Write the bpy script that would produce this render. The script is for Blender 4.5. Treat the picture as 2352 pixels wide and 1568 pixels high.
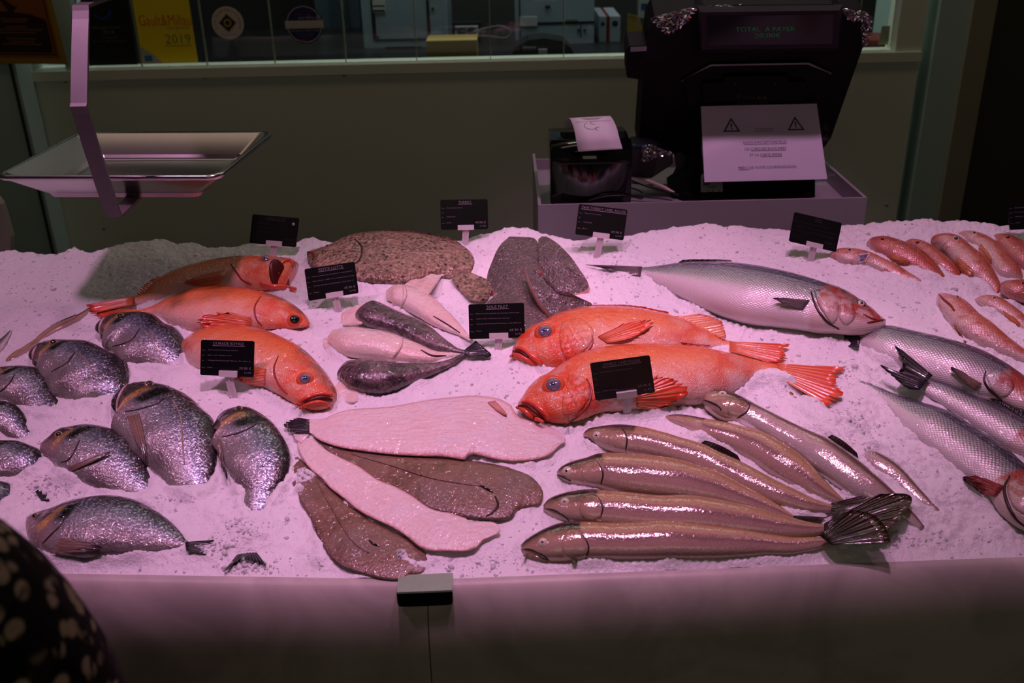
import bpy, bmesh, math, random
import numpy as np
from mathutils import Vector, Matrix
from mathutils.bvhtree import BVHTree

for _o in list(bpy.data.objects):
    bpy.data.objects.remove(_o)
SC = bpy.context.scene
COL = SC.collection
rng = random.Random(7)
R = math.radians

# ------------------------------------------------------------------ camera
CAM_H, PITCH, ROLL, F = 1.64, R(25.0), R(1.3), 35.0 / 36.0 * 2352.0
CAM = Vector((0.0, 0.0, CAM_H))
_f = Vector((0, math.cos(PITCH), -math.sin(PITCH)))
_r0 = Vector((1, 0, 0)); _u0 = Vector((0, math.sin(PITCH), math.cos(PITCH)))
_r = _r0 * math.cos(ROLL) - _u0 * math.sin(ROLL)
_u = _u0 * math.cos(ROLL) + _r0 * math.sin(ROLL)
cd = bpy.data.cameras.new('camera'); cam = bpy.data.objects.new('camera', cd); COL.objects.link(cam)
M = Matrix.Identity(4)
for i in range(3):
    M[i][0] = _r[i]; M[i][1] = _u[i]; M[i][2] = -_f[i]; M[i][3] = CAM[i]
cam.matrix_world = M
cd.sensor_width = 36.0; cd.lens = 35.0; cd.clip_start = 0.05; cd.clip_end = 60
cd.dof.use_dof = True; cd.dof.focus_distance = 1.45; cd.dof.aperture_fstop = 6.3
SC.camera = cam

# ------------------------------------------------------------------ view, world, lights
SC.view_settings.view_transform = 'Standard'; SC.view_settings.look = 'None'
SC.view_settings.exposure = 0.0; SC.view_settings.gamma = 1.0; SC.view_settings.use_curve_mapping = False
w = bpy.data.worlds.new('world'); SC.world = w; w.use_nodes = True
w.node_tree.nodes['Background'].inputs[0].default_value = (0.9, 0.85, 0.6, 1)
w.node_tree.nodes['Background'].inputs[1].default_value = 0.012

def spot(name, loc, target, power, color, size, blend, radius):
    l = bpy.data.lights.new(name, 'SPOT'); l.energy = power; l.color = color
    l.spot_size = R(size); l.spot_blend = blend; l.shadow_soft_size = radius
    o = bpy.data.objects.new(name, l); COL.objects.link(o); o.location = loc
    o.rotation_euler = (Vector(target) - Vector(loc)).to_track_quat('-Z', 'Y').to_euler()
    return o
def area(name, loc, target, power, color, sx, sy):
    l = bpy.data.lights.new(name, 'AREA'); l.energy = power; l.color = color
    l.shape = 'RECTANGLE'; l.size = sx; l.size_y = sy
    o = bpy.data.objects.new(name, l); COL.objects.link(o); o.location = loc
    o.rotation_euler = (Vector(target) - Vector(loc)).to_track_quat('-Z', 'Y').to_euler()
    return o
PINK = (1.0, 0.455, 0.80)
for lx_, ly_, ax_, ay_, pw_, cone_, bl_ in ((-1.0, 0.98, -0.66, 1.40, 36, 54, 0.8), (-0.12, 1.05, -0.14, 1.26, 40, 50, 0.8), (0.28, 1.2, 0.26, 1.14, 31, 54, 0.8), (0.56, 1.42, 0.53, 1.86, 31, 60, 0.6), (1.0, 1.36, 0.92, 1.26, 5, 54, 0.8)):
    spot('pink_counter_spot', (lx_, ly_, 2.62), (ax_, ay_, 0.95), pw_, PINK, cone_, bl_, 0.07 if lx_ < -0.5 else 0.05)
area('ceiling_tube_light', (0.1, 2.3, 2.92), (0.1, 2.3, 0), 3.4, (1.0, 0.70, 0.52), 4.2, 0.4)
area('shop_fill_light', (0.0, -1.6, 2.6), (0.0, 3.0, 1.0), 3.8, (1.0, 0.84, 0.64), 2.4, 1.0)  # unseen fill added behind the camera to brighten the back wall
area('back_room_fill', (0.2, 3.22, 2.7), (0.2, 3.5, 1.0), 26.0, (1.0, 0.98, 0.94), 2.2, 0.6)  # unseen lamp added to light the fronts of the back-room objects

# ------------------------------------------------------------------ projection helpers (px of a 2352 x 1568 frame)
def ray(px, py):
    return (_f + _r * ((px - 1176.0) / F) + _u * ((784.0 - py) / F))
def proj(p):
    d = Vector(p) - CAM; z = d.dot(_f)
    return (1176.0 + d.dot(_r) / z * F, 784.0 - d.dot(_u) / z * F)
def dep(p):
    return (Vector(p) - CAM).dot(_f)
Z_FRONT, Y_FRONT, SLOPE = 0.899, 0.94, 0.2
def ice_z(x, y):
    return Z_FRONT + SLOPE * (y - Y_FRONT)
def on_ice(px, py, h=0.0):
    d = ray(px, py)
    t = (Z_FRONT - SLOPE * Y_FRONT + h - CAM_H) / (d.z - SLOPE * d.y)
    return CAM + d * t
def at_y(px, py, Y):
    d = ray(px, py); return CAM + d * (Y / d.y)
def at_z(px, py, Z):
    d = ray(px, py); return CAM + d * ((Z - CAM_H) / d.z)
def on_plane(px, py, p0, n):
    d = ray(px, py); return CAM + d * ((Vector(p0) - CAM).dot(n) / d.dot(n))

# ------------------------------------------------------------------ object helpers
def link(name, me, m=None, parent=None, smooth=False):
    o = bpy.data.objects.new(name, me); COL.objects.link(o)
    if m is not None:
        for mm in (m if isinstance(m, (list, tuple)) else [m]):
            me.materials.append(mm)
    if smooth:
        me.polygons.foreach_set('use_smooth', [True] * len(me.polygons))
    if parent is not None:
        o.parent = parent
    return o
def tag(o, label=None, cat=None, group=None, kind=None):
    if label: o['label'] = label
    if cat: o['category'] = cat
    if group: o['group'] = group
    if kind: o['kind'] = kind
    return o
def thing(name, label, cat, loc=(0, 0, 0), group=None):
    o = bpy.data.objects.new(name, None); COL.objects.link(o); o.location = loc
    o.empty_display_size = 0.02
    return tag(o, label, cat, group)
def base_of(parent):
    """world location of a parent chain (no rotations are used on parents)"""
    v = Vector((0, 0, 0))
    while parent is not None:
        v += Vector(parent.location); parent = parent.parent
    return v
def mesh(name, verts, faces, m=None, parent=None, smooth=False, fuv=None, mi=None):
    """verts in world coordinates; stored relative to the parent's base"""
    b = base_of(parent)
    me = bpy.data.meshes.new(name)
    me.from_pydata([tuple(Vector(v) - b) for v in verts], [], faces)
    if fuv is not None:
        a = me.attributes.new('fuv', 'FLOAT_VECTOR', 'POINT')
        a.data.foreach_set('vector', np.asarray(fuv, dtype=np.float32).ravel())
    o = link(name, me, m, parent, smooth)
    if mi is not None:
        me.polygons.foreach_set('material_index', mi)
    me.update()
    return o
def bm_obj(name, bm, m=None, parent=None, smooth=False, bevel=0.0, seg=2):
    if bevel > 0:
        bmesh.ops.bevel(bm, geom=[e for e in bm.edges if e.calc_face_angle(0) > 0.5], offset=bevel, segments=seg, affect='EDGES', profile=0.5)
    bmesh.ops.recalc_face_normals(bm, faces=bm.faces[:])
    b = base_of(parent)
    if b.length > 0:
        bmesh.ops.translate(bm, verts=bm.verts[:], vec=-b)
    me = bpy.data.meshes.new(name); bm.to_mesh(me); bm.free()
    return link(name, me, m, parent, smooth)
def box_bm(x0, x1, y0, y1, z0, z1, bm=None):
    bm = bm or bmesh.new()
    vs = [bm.verts.new(p) for p in ((x0, y0, z0), (x1, y0, z0), (x1, y1, z0), (x0, y1, z0), (x0, y0, z1), (x1, y0, z1), (x1, y1, z1), (x0, y1, z1))]
    for f in ((0, 3, 2, 1), (4, 5, 6, 7), (0, 1, 5, 4), (1, 2, 6, 5), (2, 3, 7, 6), (3, 0, 4, 7)):
        bm.faces.new([vs[i] for i in f])
    return bm
def box(name, x0, x1, y0, y1, z0, z1, m, parent=None, bevel=0.0, smooth=False):
    return bm_obj(name, box_bm(x0, x1, y0, y1, z0, z1), m, parent, smooth, bevel)
def prism(name, pts, off, m, parent=None, bevel=0.0, seg=2, smooth=False):
    """closed polygon of world points extruded by vector off"""
    bm = bmesh.new(); off = Vector(off)
    a = [bm.verts.new(Vector(p)) for p in pts]; b = [bm.verts.new(Vector(p) + off) for p in pts]
    n = len(pts)
    bm.faces.new(a); bm.faces.new(b[::-1])
    for i in range(n):
        bm.faces.new((a[i], b[i], b[(i + 1) % n], a[(i + 1) % n]))
    return bm_obj(name, bm, m, parent, smooth, bevel, seg)
def hexa(name, front4, back4, m, parent=None, bevel=0.0, seg=2):
    bm = bmesh.new()
    a = [bm.verts.new(Vector(p)) for p in front4]; b = [bm.verts.new(Vector(p)) for p in back4]
    bm.faces.new(a); bm.faces.new(b[::-1])
    for i in range(4):
        bm.faces.new((a[i], b[i], b[(i + 1) % 4], a[(i + 1) % 4]))
    return bm_obj(name, bm, m, parent, False, bevel, seg)
def frame_axes(d):
    d = d.normalized(); a = Vector((0, 0, 1)) if abs(d.z) < 0.9 else Vector((1, 0, 0))
    x = d.cross(a).normalized(); return x, d.cross(x).normalized()
def tube(name, pts, rad, m, parent=None, n=8, smooth=True, closed=False):
    pts = [Vector(p) for p in pts]; k = len(pts)
    rads = rad if isinstance(rad, (list, tuple)) else [rad] * k
    vs, fs = [], []
    px = None
    for i, p in enumerate(pts):
        d = (pts[min(i + 1, k - 1)] - pts[max(i - 1, 0)])
        if d.length < 1e-9: d = Vector((1, 0, 0))
        d.normalize()
        if px is None: ax, ay = frame_axes(d)
        else:
            ax = (px - d * px.dot(d)).normalized(); ay = d.cross(ax)
        px = ax
        for j in range(n):
            a = 2 * math.pi * j / n
            vs.append(p + (ax * math.cos(a) + ay * math.sin(a)) * rads[i])
    for i in range(k - 1):
        for j in range(n):
            fs.append((i * n + j, i * n + (j + 1) % n, (i + 1) * n + (j + 1) % n, (i + 1) * n + j))
    fs.append(tuple(range(n))[::-1]); fs.append(tuple((k - 1) * n + j for j in range(n)))
    return mesh(name, vs, fs, m, parent, smooth)
def crom(pts, n, ts=None):
    """Catmull-Rom resample of a 2D / 3D polyline by arc length"""
    P = np.asarray(pts, float)
    if len(P) == 2: P = np.vstack([P[0], (P[0] + P[1]) / 2, P[1]])
    Q = np.vstack([2 * P[0] - P[1], P, 2 * P[-1] - P[-2]])
    out = []
    for i in range(1, len(Q) - 2):
        for k in range(10):
            t = k / 10.0
            a, b, c, d = Q[i - 1], Q[i], Q[i + 1], Q[i + 2]
            out.append(0.5 * ((2 * b) + (-a + c) * t + (2 * a - 5 * b + 4 * c - d) * t * t + (-a + 3 * b - 3 * c + d) * t ** 3))
    out.append(P[-1]); out = np.array(out)
    s = np.concatenate([[0], np.cumsum(np.linalg.norm(np.diff(out, axis=0), axis=1))]); s /= s[-1]
    if ts is None: ts = np.linspace(0, 1, n)
    return np.stack([np.interp(ts, s, out[:, j]) for j in range(P.shape[1])], 1)

# ------------------------------------------------------------------ flat lettering mapped on a quad
_txt = {}
def text_geo(body, spacing=1.0):
    key = (body, spacing)
    if key not in _txt:
        cu = bpy.data.curves.new('lettering', 'FONT'); cu.body = body; cu.resolution_u = 2; cu.space_character = spacing; cu.offset = -0.012
        o = bpy.data.objects.new('lettering', cu); COL.objects.link(o)
        bpy.context.view_layer.update()
        me = bpy.data.meshes.new_from_object(o.evaluated_get(bpy.context.evaluated_depsgraph_get()))
        v = np.zeros(len(me.vertices) * 3); me.vertices.foreach_get('co', v); v = v.reshape(-1, 3)[:, :2]
        fs = [tuple(p.vertices) for p in me.polygons]
        bpy.data.objects.remove(o); bpy.data.curves.remove(cu); bpy.data.meshes.remove(me)
        _txt[key] = (v, fs)
    return _txt[key]
class Quad:
    """surface spanned by 4 corners (TL, TR, BR, BL); u right 0..1, v down 0..1"""
    def __init__(s, tl, tr, br, bl, lift=0.0006):
        s.c = [Vector(p) for p in (tl, tr, br, bl)]
        s.n = (s.c[1] - s.c[0]).cross(s.c[3] - s.c[0]).normalized()
        if s.n.dot(CAM - s.c[0]) < 0: s.n = -s.n
        s.w = ((s.c[1] - s.c[0]).length + (s.c[2] - s.c[3]).length) / 2
        s.h = ((s.c[3] - s.c[0]).length + (s.c[2] - s.c[1]).length) / 2
        s.lift = lift
    def p(s, u, v, l=None):
        a, b, c, d = s.c
        return a * (1 - u) * (1 - v) + b * u * (1 - v) + c * u * v + d * (1 - u) * v + s.n * (s.lift if l is None else l)
def lettering(name, q, items, m, parent):
    """items: (text, u, v, cap height in v units of the quad, align, optional width in u, flip) -> one mesh"""
    V, Fc = [], []
    for it in items:
        body, u, v, hh, al = it[:5]
        wid = it[5] if len(it) > 5 else None
        flip = it[6] if len(it) > 6 else False
        g, fs = text_geo(body)
        if len(g) == 0: continue
        x0, x1 = g[:, 0].min(), g[:, 0].max()
        sv = hh / 0.72
        su = sv * q.h / q.w
        if wid: su = wid / (x1 - x0)
        W = (x1 - x0) * su
        off = {'L': 0.0, 'C': -W / 2, 'R': -W}[al]
        b = len(V)
        for x, y in g:
            du, dv = off + (x - x0) * su, -y * sv
            if flip: du, dv = -du, -dv
            V.append(q.p(u + du, v + dv))
        Fc += [tuple(i + b for i in f) for f in fs]
    return mesh(name, V, Fc, m, parent)
def marks(name, q, rects, m, parent, lift=None):
    """flat printed rectangles (u0, v0, u1, v1)"""
    V, Fc = [], []
    for u0, v0, u1, v1 in rects:
        b = len(V)
        V += [q.p(u0, v0, lift), q.p(u1, v0, lift), q.p(u1, v1, lift), q.p(u0, v1, lift)]
        Fc.append((b, b + 1, b + 2, b + 3))
    return mesh(name, V, Fc, m, parent)
def poly_on(name, q, pts, m, parent, lift=None):
    V = [q.p(u, v, lift) for u, v in pts]
    return mesh(name, V, [tuple(range(len(V)))], m, parent)
def ring_on(name, q, uc, vc, r0, r1, m, parent, lift=None, a0=0, a1=360, n=40):
    """ring in metric units (radius in metres)"""
    V, Fc = [], []
    for i in range(n + 1):
        a = R(a0 + (a1 - a0) * i / n)
        for r in (r0, r1):
            V.append(q.p(uc + r * math.cos(a) / q.w, vc + r * math.sin(a) / q.h, lift))
    for i in range(n):
        Fc.append((2 * i, 2 * i + 1, 2 * i + 3, 2 * i + 2))
    return mesh(name, V, Fc, m, parent)

# ------------------------------------------------------------------ node materials
def srgb(r, g, b):
    f = lambda c: (c / 255.0 / 12.92) if c / 255.0 <= 0.04045 else ((c / 255.0 + 0.055) / 1.055) ** 2.4
    return (f(r), f(g), f(b), 1.0)
class Mat:
    def __init__(s, name, base=(0.8, 0.8, 0.8, 1), rough=0.5, metal=0.0, spec=0.5, coat=0.0):
        s.m = bpy.data.materials.new(name); s.m.use_nodes = True; s.nt = s.m.node_tree
        s.b = s.nt.nodes['Principled BSDF']
        s.set('Base Color', base); s.set('Roughness', rough); s.set('Metallic', metal)
        s.set('Specular IOR Level', spec); s.set('Coat Weight', coat); s.set('Coat Roughness', 0.12)
    def _in(s, sock, v):
        if hasattr(v, 'is_linked'): s.nt.links.new(v, sock)
        else:
            try: sock.default_value = v
            except Exception: sock.default_value = (v, v, v) if not isinstance(v, (tuple, list)) else tuple(v[:3])
    def set(s, name, v): s._in(s.b.inputs[name], v); return s
    def node(s, t, ins=None, **props):
        n = s.nt.nodes.new(t)
        for k, v in props.items(): setattr(n, k, v)
        for k, v in (ins or {}).items(): s._in(n.inputs[k], v)
        return n
    def P(s): return s.node('ShaderNodeTexCoord').outputs['Object']
    def fuv(s):
        n = s.node('ShaderNodeAttribute', attribute_name='fuv'); x = s.node('ShaderNodeSeparateXYZ', {0: n.outputs['Vector']})
        return x.outputs[0], x.outputs[1], x.outputs[2]
    def math(s, op, a, b=0.0, c=0.0, clamp=False):
        return s.node('ShaderNodeMath', {0: a, 1: b, 2: c}, operation=op, use_clamp=clamp).outputs[0]
    def smooth(s, v, a, b):
        n = s.node('ShaderNodeMapRange', {0: v, 1: a, 2: b, 3: 0.0, 4: 1.0}, interpolation_type='SMOOTHSTEP'); return n.outputs[0]
    def noise(s, scale, vec=None, detail=2.0, rough=0.5, dist=0.0):
        return s.node('ShaderNodeTexNoise', {'Vector': vec if vec is not None else s.P(), 'Scale': scale, 'Detail': detail, 'Roughness': rough, 'Distortion': dist}).outputs[0]
    def voro(s, scale, vec=None, feature='F1', rand=1.0, out='Distance'):
        return s.node('ShaderNodeTexVoronoi', {'Vector': vec if vec is not None else s.P(), 'Scale': scale, 'Randomness': rand}, feature=feature).outputs[out]
    def mix(s, f, a, b, mode='MIX'):
        n = s.node('ShaderNodeMix', data_type='RGBA', blend_type=mode)
        s._in(n.inputs[0], f); s._in(n.inputs[6], a); s._in(n.inputs[7], b); return n.outputs[2]
    def ramp(s, f, stops):
        n = s.node('ShaderNodeValToRGB', {0: f}); cr = n.color_ramp
        while len(cr.elements) < len(stops): cr.elements.new(0.5)
        for e, (p, c) in zip(cr.elements, stops): e.position = p; e.color = c
        return n.outputs[0]
    def bump(s, h, strength=0.4, dist=0.002, normal=None, wet=1.0):
        ins = {'Height': h, 'Strength': strength, 'Distance': dist}
        if normal is not None: ins['Normal'] = normal
        o = s.node('ShaderNodeBump', ins).outputs[0]; s.set('Normal', o)
        c = o if wet == 1.0 else s.node('ShaderNodeBump', {'Height': s.noise(125, None, 1.5, 0.6), 'Strength': 1.0, 'Distance': 0.0017 * wet}).outputs[0]
        if wet != 1.0: s.set('Coat IOR', 1.5); s.set('Coat Weight', 0.85); s.set('Coat Roughness', 0.045)
        s.set('Coat Normal', c); return o
    def comb(s, x, y, z=0.0): return s.node('ShaderNodeCombineXYZ', {0: x, 1: y, 2: z}).outputs[0]
def plain(name, rgb, rough=0.5, metal=0.0, spec=0.5, coat=0.0, var=0.0, nscale=40, bump=0.0):
    m = Mat(name, srgb(*rgb), rough, metal, spec, coat)
    if var > 0 or bump > 0:
        n = m.noise(nscale, detail=4)
        if var > 0:
            c = srgb(*rgb)
            m.set('Base Color', m.mix(n, tuple(max(0, x * (1 - var)) for x in c[:3]) + (1,), tuple(min(1, x * (1 + var)) for x in c[:3]) + (1,)))
        if bump > 0: m.bump(n, bump, 0.001)
    return m.m
def emit(name, rgb, strength):
    m = Mat(name, srgb(*rgb), 0.6); m.set('Emission Color', srgb(*rgb)); m.set('Emission Strength', strength); return m.m
# ------------------------------------------------------------------ fish skins (colour follows the body: fuv = along 0..1, belly -1..1 back)
def skin_lattice(m, scale, rand=0.12):
    a = m.node('ShaderNodeAttribute', attribute_name='fm').outputs['Vector']
    r = m.node('ShaderNodeMapping', {'Vector': a, 'Rotation': (0, 0, R(45)), 'Scale': (1, 1, 1)}).outputs[0]
    return m.voro(scale, r, 'F1', rand)
def mat_bream():
    m = Mat('bream_skin', rough=0.32, metal=0.55, spec=0.6, coat=0.5); m.set('Coat Roughness', 0.08); u, v, s = m.fuv(); P = m.P()
    n = m.noise(55, P, 3); n2 = m.noise(260, P, 2); big = m.noise(14, P, 2)
    vv = m.math('ADD', m.math('MULTIPLY', v, 0.5), m.math('ADD', 0.25, m.math('MULTIPLY', m.math('ADD', n, m.math('MULTIPLY', n2, 0.6)), 0.3)))
    body = m.ramp(vv, [(0.0, srgb(176, 170, 164)), (0.3, srgb(138, 132, 130)), (0.5, srgb(164, 172, 186)), (0.66, srgb(112, 124, 150)), (0.8, srgb(62, 62, 68)), (1.0, srgb(36, 32, 32))])
    body = m.mix(m.math('MULTIPLY', m.smooth(big, 0.45, 0.7), 0.6), body, srgb(88, 72, 74))
    spk = m.math('MULTIPLY', m.smooth(m.noise(330, P, 2), 0.52, 0.6), m.math('MULTIPLY', m.smooth(vv, 0.2, 0.5), m.math('SUBTRACT', 1.0, m.smooth(vv, 0.74, 0.9))))
    body = m.mix(m.math('MULTIPLY', spk, 0.8), body, srgb(226, 234, 240))
    sc = skin_lattice(m, 380, 0.6)
    body = m.mix(m.math('MULTIPLY', m.smooth(sc, 0.25, 0.6), 0.35), body, srgb(58, 52, 60))
    head = m.ramp(m.math('ADD', m.math('MULTIPLY', v, 0.5), m.math('MULTIPLY', n, 0.8)), [(0.0, srgb(150, 128, 126)), (0.42, srgb(120, 98, 98)), (0.62, srgb(66, 52, 56)), (1.0, srgb(44, 34, 38))])
    hm = m.math('SUBTRACT', 1.0, m.smooth(m.math('ADD', u, m.math('MULTIPLY', n, 0.06)), 0.24, 0.33))
    col = m.mix(hm, body, head)
    # black shoulder patch and gold cheek band
    du = m.math('ABSOLUTE', m.math('SUBTRACT', m.math('ADD', u, m.math('MULTIPLY', v, -0.03)), 0.285))
    bm_ = m.math('MULTIPLY', m.math('SUBTRACT', 1.0, m.smooth(m.math('ADD', du, m.math('MULTIPLY', n, 0.03)), 0.03, 0.065)), m.smooth(v, -0.35, 0.0))
    col = m.mix(bm_, col, srgb(16, 12, 14))
    dg = m.math('ABSOLUTE', m.math('SUBTRACT', m.math('ADD', u, m.math('MULTIPLY', v, -0.05)), 0.215))
    gm = m.math('MULTIPLY', m.math('SUBTRACT', 1.0, m.smooth(dg, 0.012, 0.032)), m.math('MULTIPLY', m.smooth(v, -0.75, -0.35), m.math('SUBTRACT', 1.0, m.smooth(v, 0.35, 0.6))))
    col = m.mix(m.math('MULTIPLY', gm, m.smooth(n2, 0.3, 0.55)), col, srgb(205, 160, 84))
    m.set('Base Color', col)
    m.set('Metallic', m.math('SUBTRACT', m.math('ADD', 0.15, m.math('MULTIPLY', m.smooth(vv, 0.3, 0.55), 0.5)), m.math('MULTIPLY', hm, 0.15)))
    h = m.math('ADD', m.math('MULTIPLY', sc, 0.35), m.math('ADD', m.math('MULTIPLY', n2, 1.2), m.noise(110, P, 3)))
    m.bump(h, 0.5, 0.0012, wet=2.4); return m.m
def mat_bass():
    m = Mat('bass_skin', rough=0.3, metal=0.45, spec=0.6, coat=0.5); m.set('Coat Roughness', 0.08); u, v, s = m.fuv(); P = m.P()
    n = m.noise(40, P, 3); n2 = m.noise(200, P, 2)
    vv = m.math('ADD', m.math('MULTIPLY', v, 0.5), m.math('ADD', 0.44, m.math('MULTIPLY', n, 0.12)))
    body = m.ramp(vv, [(0.0, srgb(232, 222, 222)), (0.25, srgb(224, 214, 216)), (0.45, srgb(196, 190, 198)), (0.64, srgb(180, 176, 190)), (0.72, srgb(112, 118, 140)), (0.86, srgb(78, 86, 108)), (1.0, srgb(46, 52, 64))])
    sc = skin_lattice(m, 235, 0.1)
    lat = m.math('MULTIPLY', m.smooth(sc, 0.3, 0.55), m.smooth(v, -0.62, -0.3))
    body = m.mix(m.math('MULTIPLY', lat, 0.55), body, srgb(62, 58, 68))
    ll = m.math('SUBTRACT', 1.0, m.smooth(m.math('ABSOLUTE', m.math('SUBTRACT', v, 0.33)), 0.012, 0.035))
    body = m.mix(m.math('MULTIPLY', ll, 0.75), body, srgb(52, 46, 52))
    head = m.ramp(m.math('ADD', m.math('MULTIPLY', v, 0.45), m.math('ADD', 0.25, m.math('MULTIPLY', n, 0.5))), [(0.0, srgb(226, 204, 200)), (0.3, srgb(206, 176, 168)), (0.55, srgb(176, 140, 130)), (0.76, srgb(74, 62, 62)), (1.0, srgb(40, 38, 42))])
    red = m.math('MULTIPLY', m.smooth(m.noise(36, P, 4), 0.44, 0.56), m.math('SUBTRACT', 1.0, m.smooth(m.math('ABSOLUTE', v), 0.35, 0.75)))
    head = m.mix(m.math('MULTIPLY', red, 0.85), head, srgb(170, 46, 36))
    hm = m.math('SUBTRACT', 1.0, m.smooth(m.math('ADD', u, m.math('MULTIPLY', n, 0.03)), 0.295, 0.312))
    m.set('Base Color', m.mix(hm, body, head)); m.set('Metallic', m.math('MULTIPLY', m.math('SUBTRACT', 1.0, hm), m.math('MULTIPLY', m.smooth(v, -0.7, -0.2), 0.6)))
    m.bump(m.math('ADD', m.math('MULTIPLY', sc, -1.0), m.math('MULTIPLY', n2, 0.3)), 0.5, 0.0012, wet=2.0); return m.m
def mat_rock(name, dusky=0.0):
    m = Mat(name, rough=0.3, spec=0.5, coat=0.8); m.set('Coat Roughness', 0.08); u, v, s = m.fuv(); P = m.P()
    n = m.noise(32, P, 4, 0.6); n2 = m.noise(420, P, 2); n3 = m.noise(16, P, 3, 0.5, 0.6)
    vv = m.math('ADD', m.math('MULTIPLY', v, 0.5), m.math('ADD', 0.3, m.math('MULTIPLY', n, 0.4)))
    body = m.ramp(vv, [(0.0, srgb(242, 206, 194)), (0.25, srgb(250, 180, 148)), (0.5, srgb(252, 146, 90)), (0.75, srgb(248, 116, 56)), (1.0, srgb(228, 82, 36))])
    body = m.mix(m.math('MULTIPLY', m.smooth(n3, 0.52, 0.75), 0.7), body, srgb(232, 76, 34))
    body = m.mix(m.math('MULTIPLY', m.smooth(m.noise(26, P, 5), 0.52, 0.7), 0.4), body, srgb(240, 200, 182))
    head = m.mix(m.smooth(n, 0.35, 0.7), srgb(242, 82, 38), srgb(252, 152, 108))
    head = m.mix(m.math('MULTIPLY', m.smooth(m.noise(44, P, 4), 0.5, 0.66), 0.7), head, srgb(234, 184, 168))
    hm = m.math('SUBTRACT', 1.0, m.smooth(m.math('ADD', u, m.math('MULTIPLY', n, 0.1)), 0.25, 0.4))
    col = m.mix(hm, body, head)
    if dusky > 0:
        d = m.math('MULTIPLY', m.smooth(v, 0.05, 0.8), m.smooth(m.noise(26, P, 4), 0.42, 0.66))
        d = m.math('MULTIPLY', d, m.math('SUBTRACT', 1.0, m.smooth(u, 0.4, 0.62)))
        col = m.mix(m.math('MULTIPLY', d, dusky), col, srgb(96, 66, 44))
    sc = skin_lattice(m, 420, 0.3)
    col = m.mix(m.math('MULTIPLY', m.smooth(sc, 0.3, 0.6), 0.22), col, srgb(196, 50, 24))
    m.set('Base Color', col)
    m.bump(m.math('ADD', m.math('MULTIPLY', n2, 0.9), m.math('ADD', m.math('MULTIPLY', sc, -0.7), m.noise(130, P, 3))), 0.75, 0.0016, wet=3.4); return m.m
def mat_char(name, silver=0.0):
    m = Mat(name, rough=0.13, spec=0.7, coat=0.6); u, v, s = m.fuv(); P = m.P()
    n = m.noise(30, P, 3); n2 = m.noise(300, P, 2)
    vv = m.math('ADD', m.math('MULTIPLY', v, 0.5), m.math('ADD', 0.42, m.math('MULTIPLY', n, 0.16)))
    if silver:
        st = [(0.0, srgb(238, 226, 222)), (0.3, srgb(228, 206, 200)), (0.52, srgb(206, 180, 172)), (0.68, srgb(136, 114, 98)), (1.0, srgb(86, 72, 58))]
    else:
        st = [(0.0, srgb(214, 182, 166)), (0.2, srgb(192, 158, 146)), (0.32, srgb(146, 118, 110)), (0.46, srgb(198, 162, 136)), (0.7, srgb(192, 158, 112)), (0.88, srgb(160, 130, 86)), (1.0, srgb(98, 80, 50))]
    body = m.ramp(vv, st)
    sp = m.voro(95, P, 'F1', 1.0)
    body = m.mix(m.math('MULTIPLY', m.math('SUBTRACT', 1.0, m.smooth(sp, 0.1, 0.2)), 0.5), body, srgb(208, 158, 136))
    lat = m.smooth(m.noise(520, P, 1), 0.4, 0.6)
    body = m.mix(m.math('MULTIPLY', lat, 0.14), body, srgb(80, 62, 46))
    head = m.ramp(m.math('ADD', m.math('MULTIPLY', v, 0.5), m.math('ADD', 0.32, m.math('MULTIPLY', n, 0.55))), [(0.0, srgb(206, 182, 166)), (0.4, srgb(188, 156, 130)), (0.62, srgb(136, 112, 88)), (0.78, srgb(62, 52, 46)), (1.0, srgb(26, 22, 24))])
    hm = m.math('SUBTRACT', 1.0, m.smooth(m.math('ADD', u, m.math('MULTIPLY', n, 0.02)), 0.2, 0.215))
    m.set('Base Color', m.mix(hm, body, head)); m.set('Metallic', 0.2 if silver else 0.05)
    m.bump(m.math('ADD', m.math('MULTIPLY', n2, 0.8), m.math('MULTIPLY', m.noise(75, P, 2), 0.5)), 0.35, 0.0013); m.set('Coat Roughness', 0.06); return m.m
def mat_mullet(name, pale=0.0):
    m = Mat(name, rough=0.28, spec=0.5, coat=0.9, metal=0.05); m.set('Coat Roughness', 0.07); u, v, s = m.fuv(); P = m.P()
    n = m.noise(70, P, 4, 0.6); n2 = m.noise(300, P, 2)
    vv = m.math('ADD', m.math('MULTIPLY', v, 0.5), m.math('ADD', 0.3, m.math('MULTIPLY', n, 0.42)))
    if pale: st = [(0.0, srgb(232, 206, 200)), (0.35, srgb(228, 176, 164)), (0.6, srgb(214, 124, 104)), (1.0, srgb(176, 70, 54))]
    else: st = [(0.0, srgb(214, 150, 142)), (0.35, srgb(202, 112, 100)), (0.6, srgb(176, 74, 62)), (1.0, srgb(110, 48, 38))]
    col = m.ramp(vv, st)
    col = m.mix(m.math('MULTIPLY', m.smooth(m.noise(48, P, 4), 0.52, 0.66), 0.6), col, srgb(184, 52, 46))
    yl = m.math('SUBTRACT', 1.0, m.smooth(m.math('ABSOLUTE', m.math('SUBTRACT', v, 0.28)), 0.03, 0.1))
    col = m.mix(m.math('MULTIPLY', yl, m.math('MULTIPLY', m.smooth(u, 0.25, 0.35), 0.55)), col, srgb(206, 150, 62))
    sc = skin_lattice(m, 260, 0.15)
    col = m.mix(m.math('MULTIPLY', m.smooth(sc, 0.32, 0.58), 0.35), col, srgb(128, 62, 40))
    m.set('Base Color', col)
    m.bump(m.math('ADD', m.math('MULTIPLY', sc, -0.8), m.math('ADD', n2, n)), 0.45, 0.0012, wet=3.2); return m.m
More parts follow.
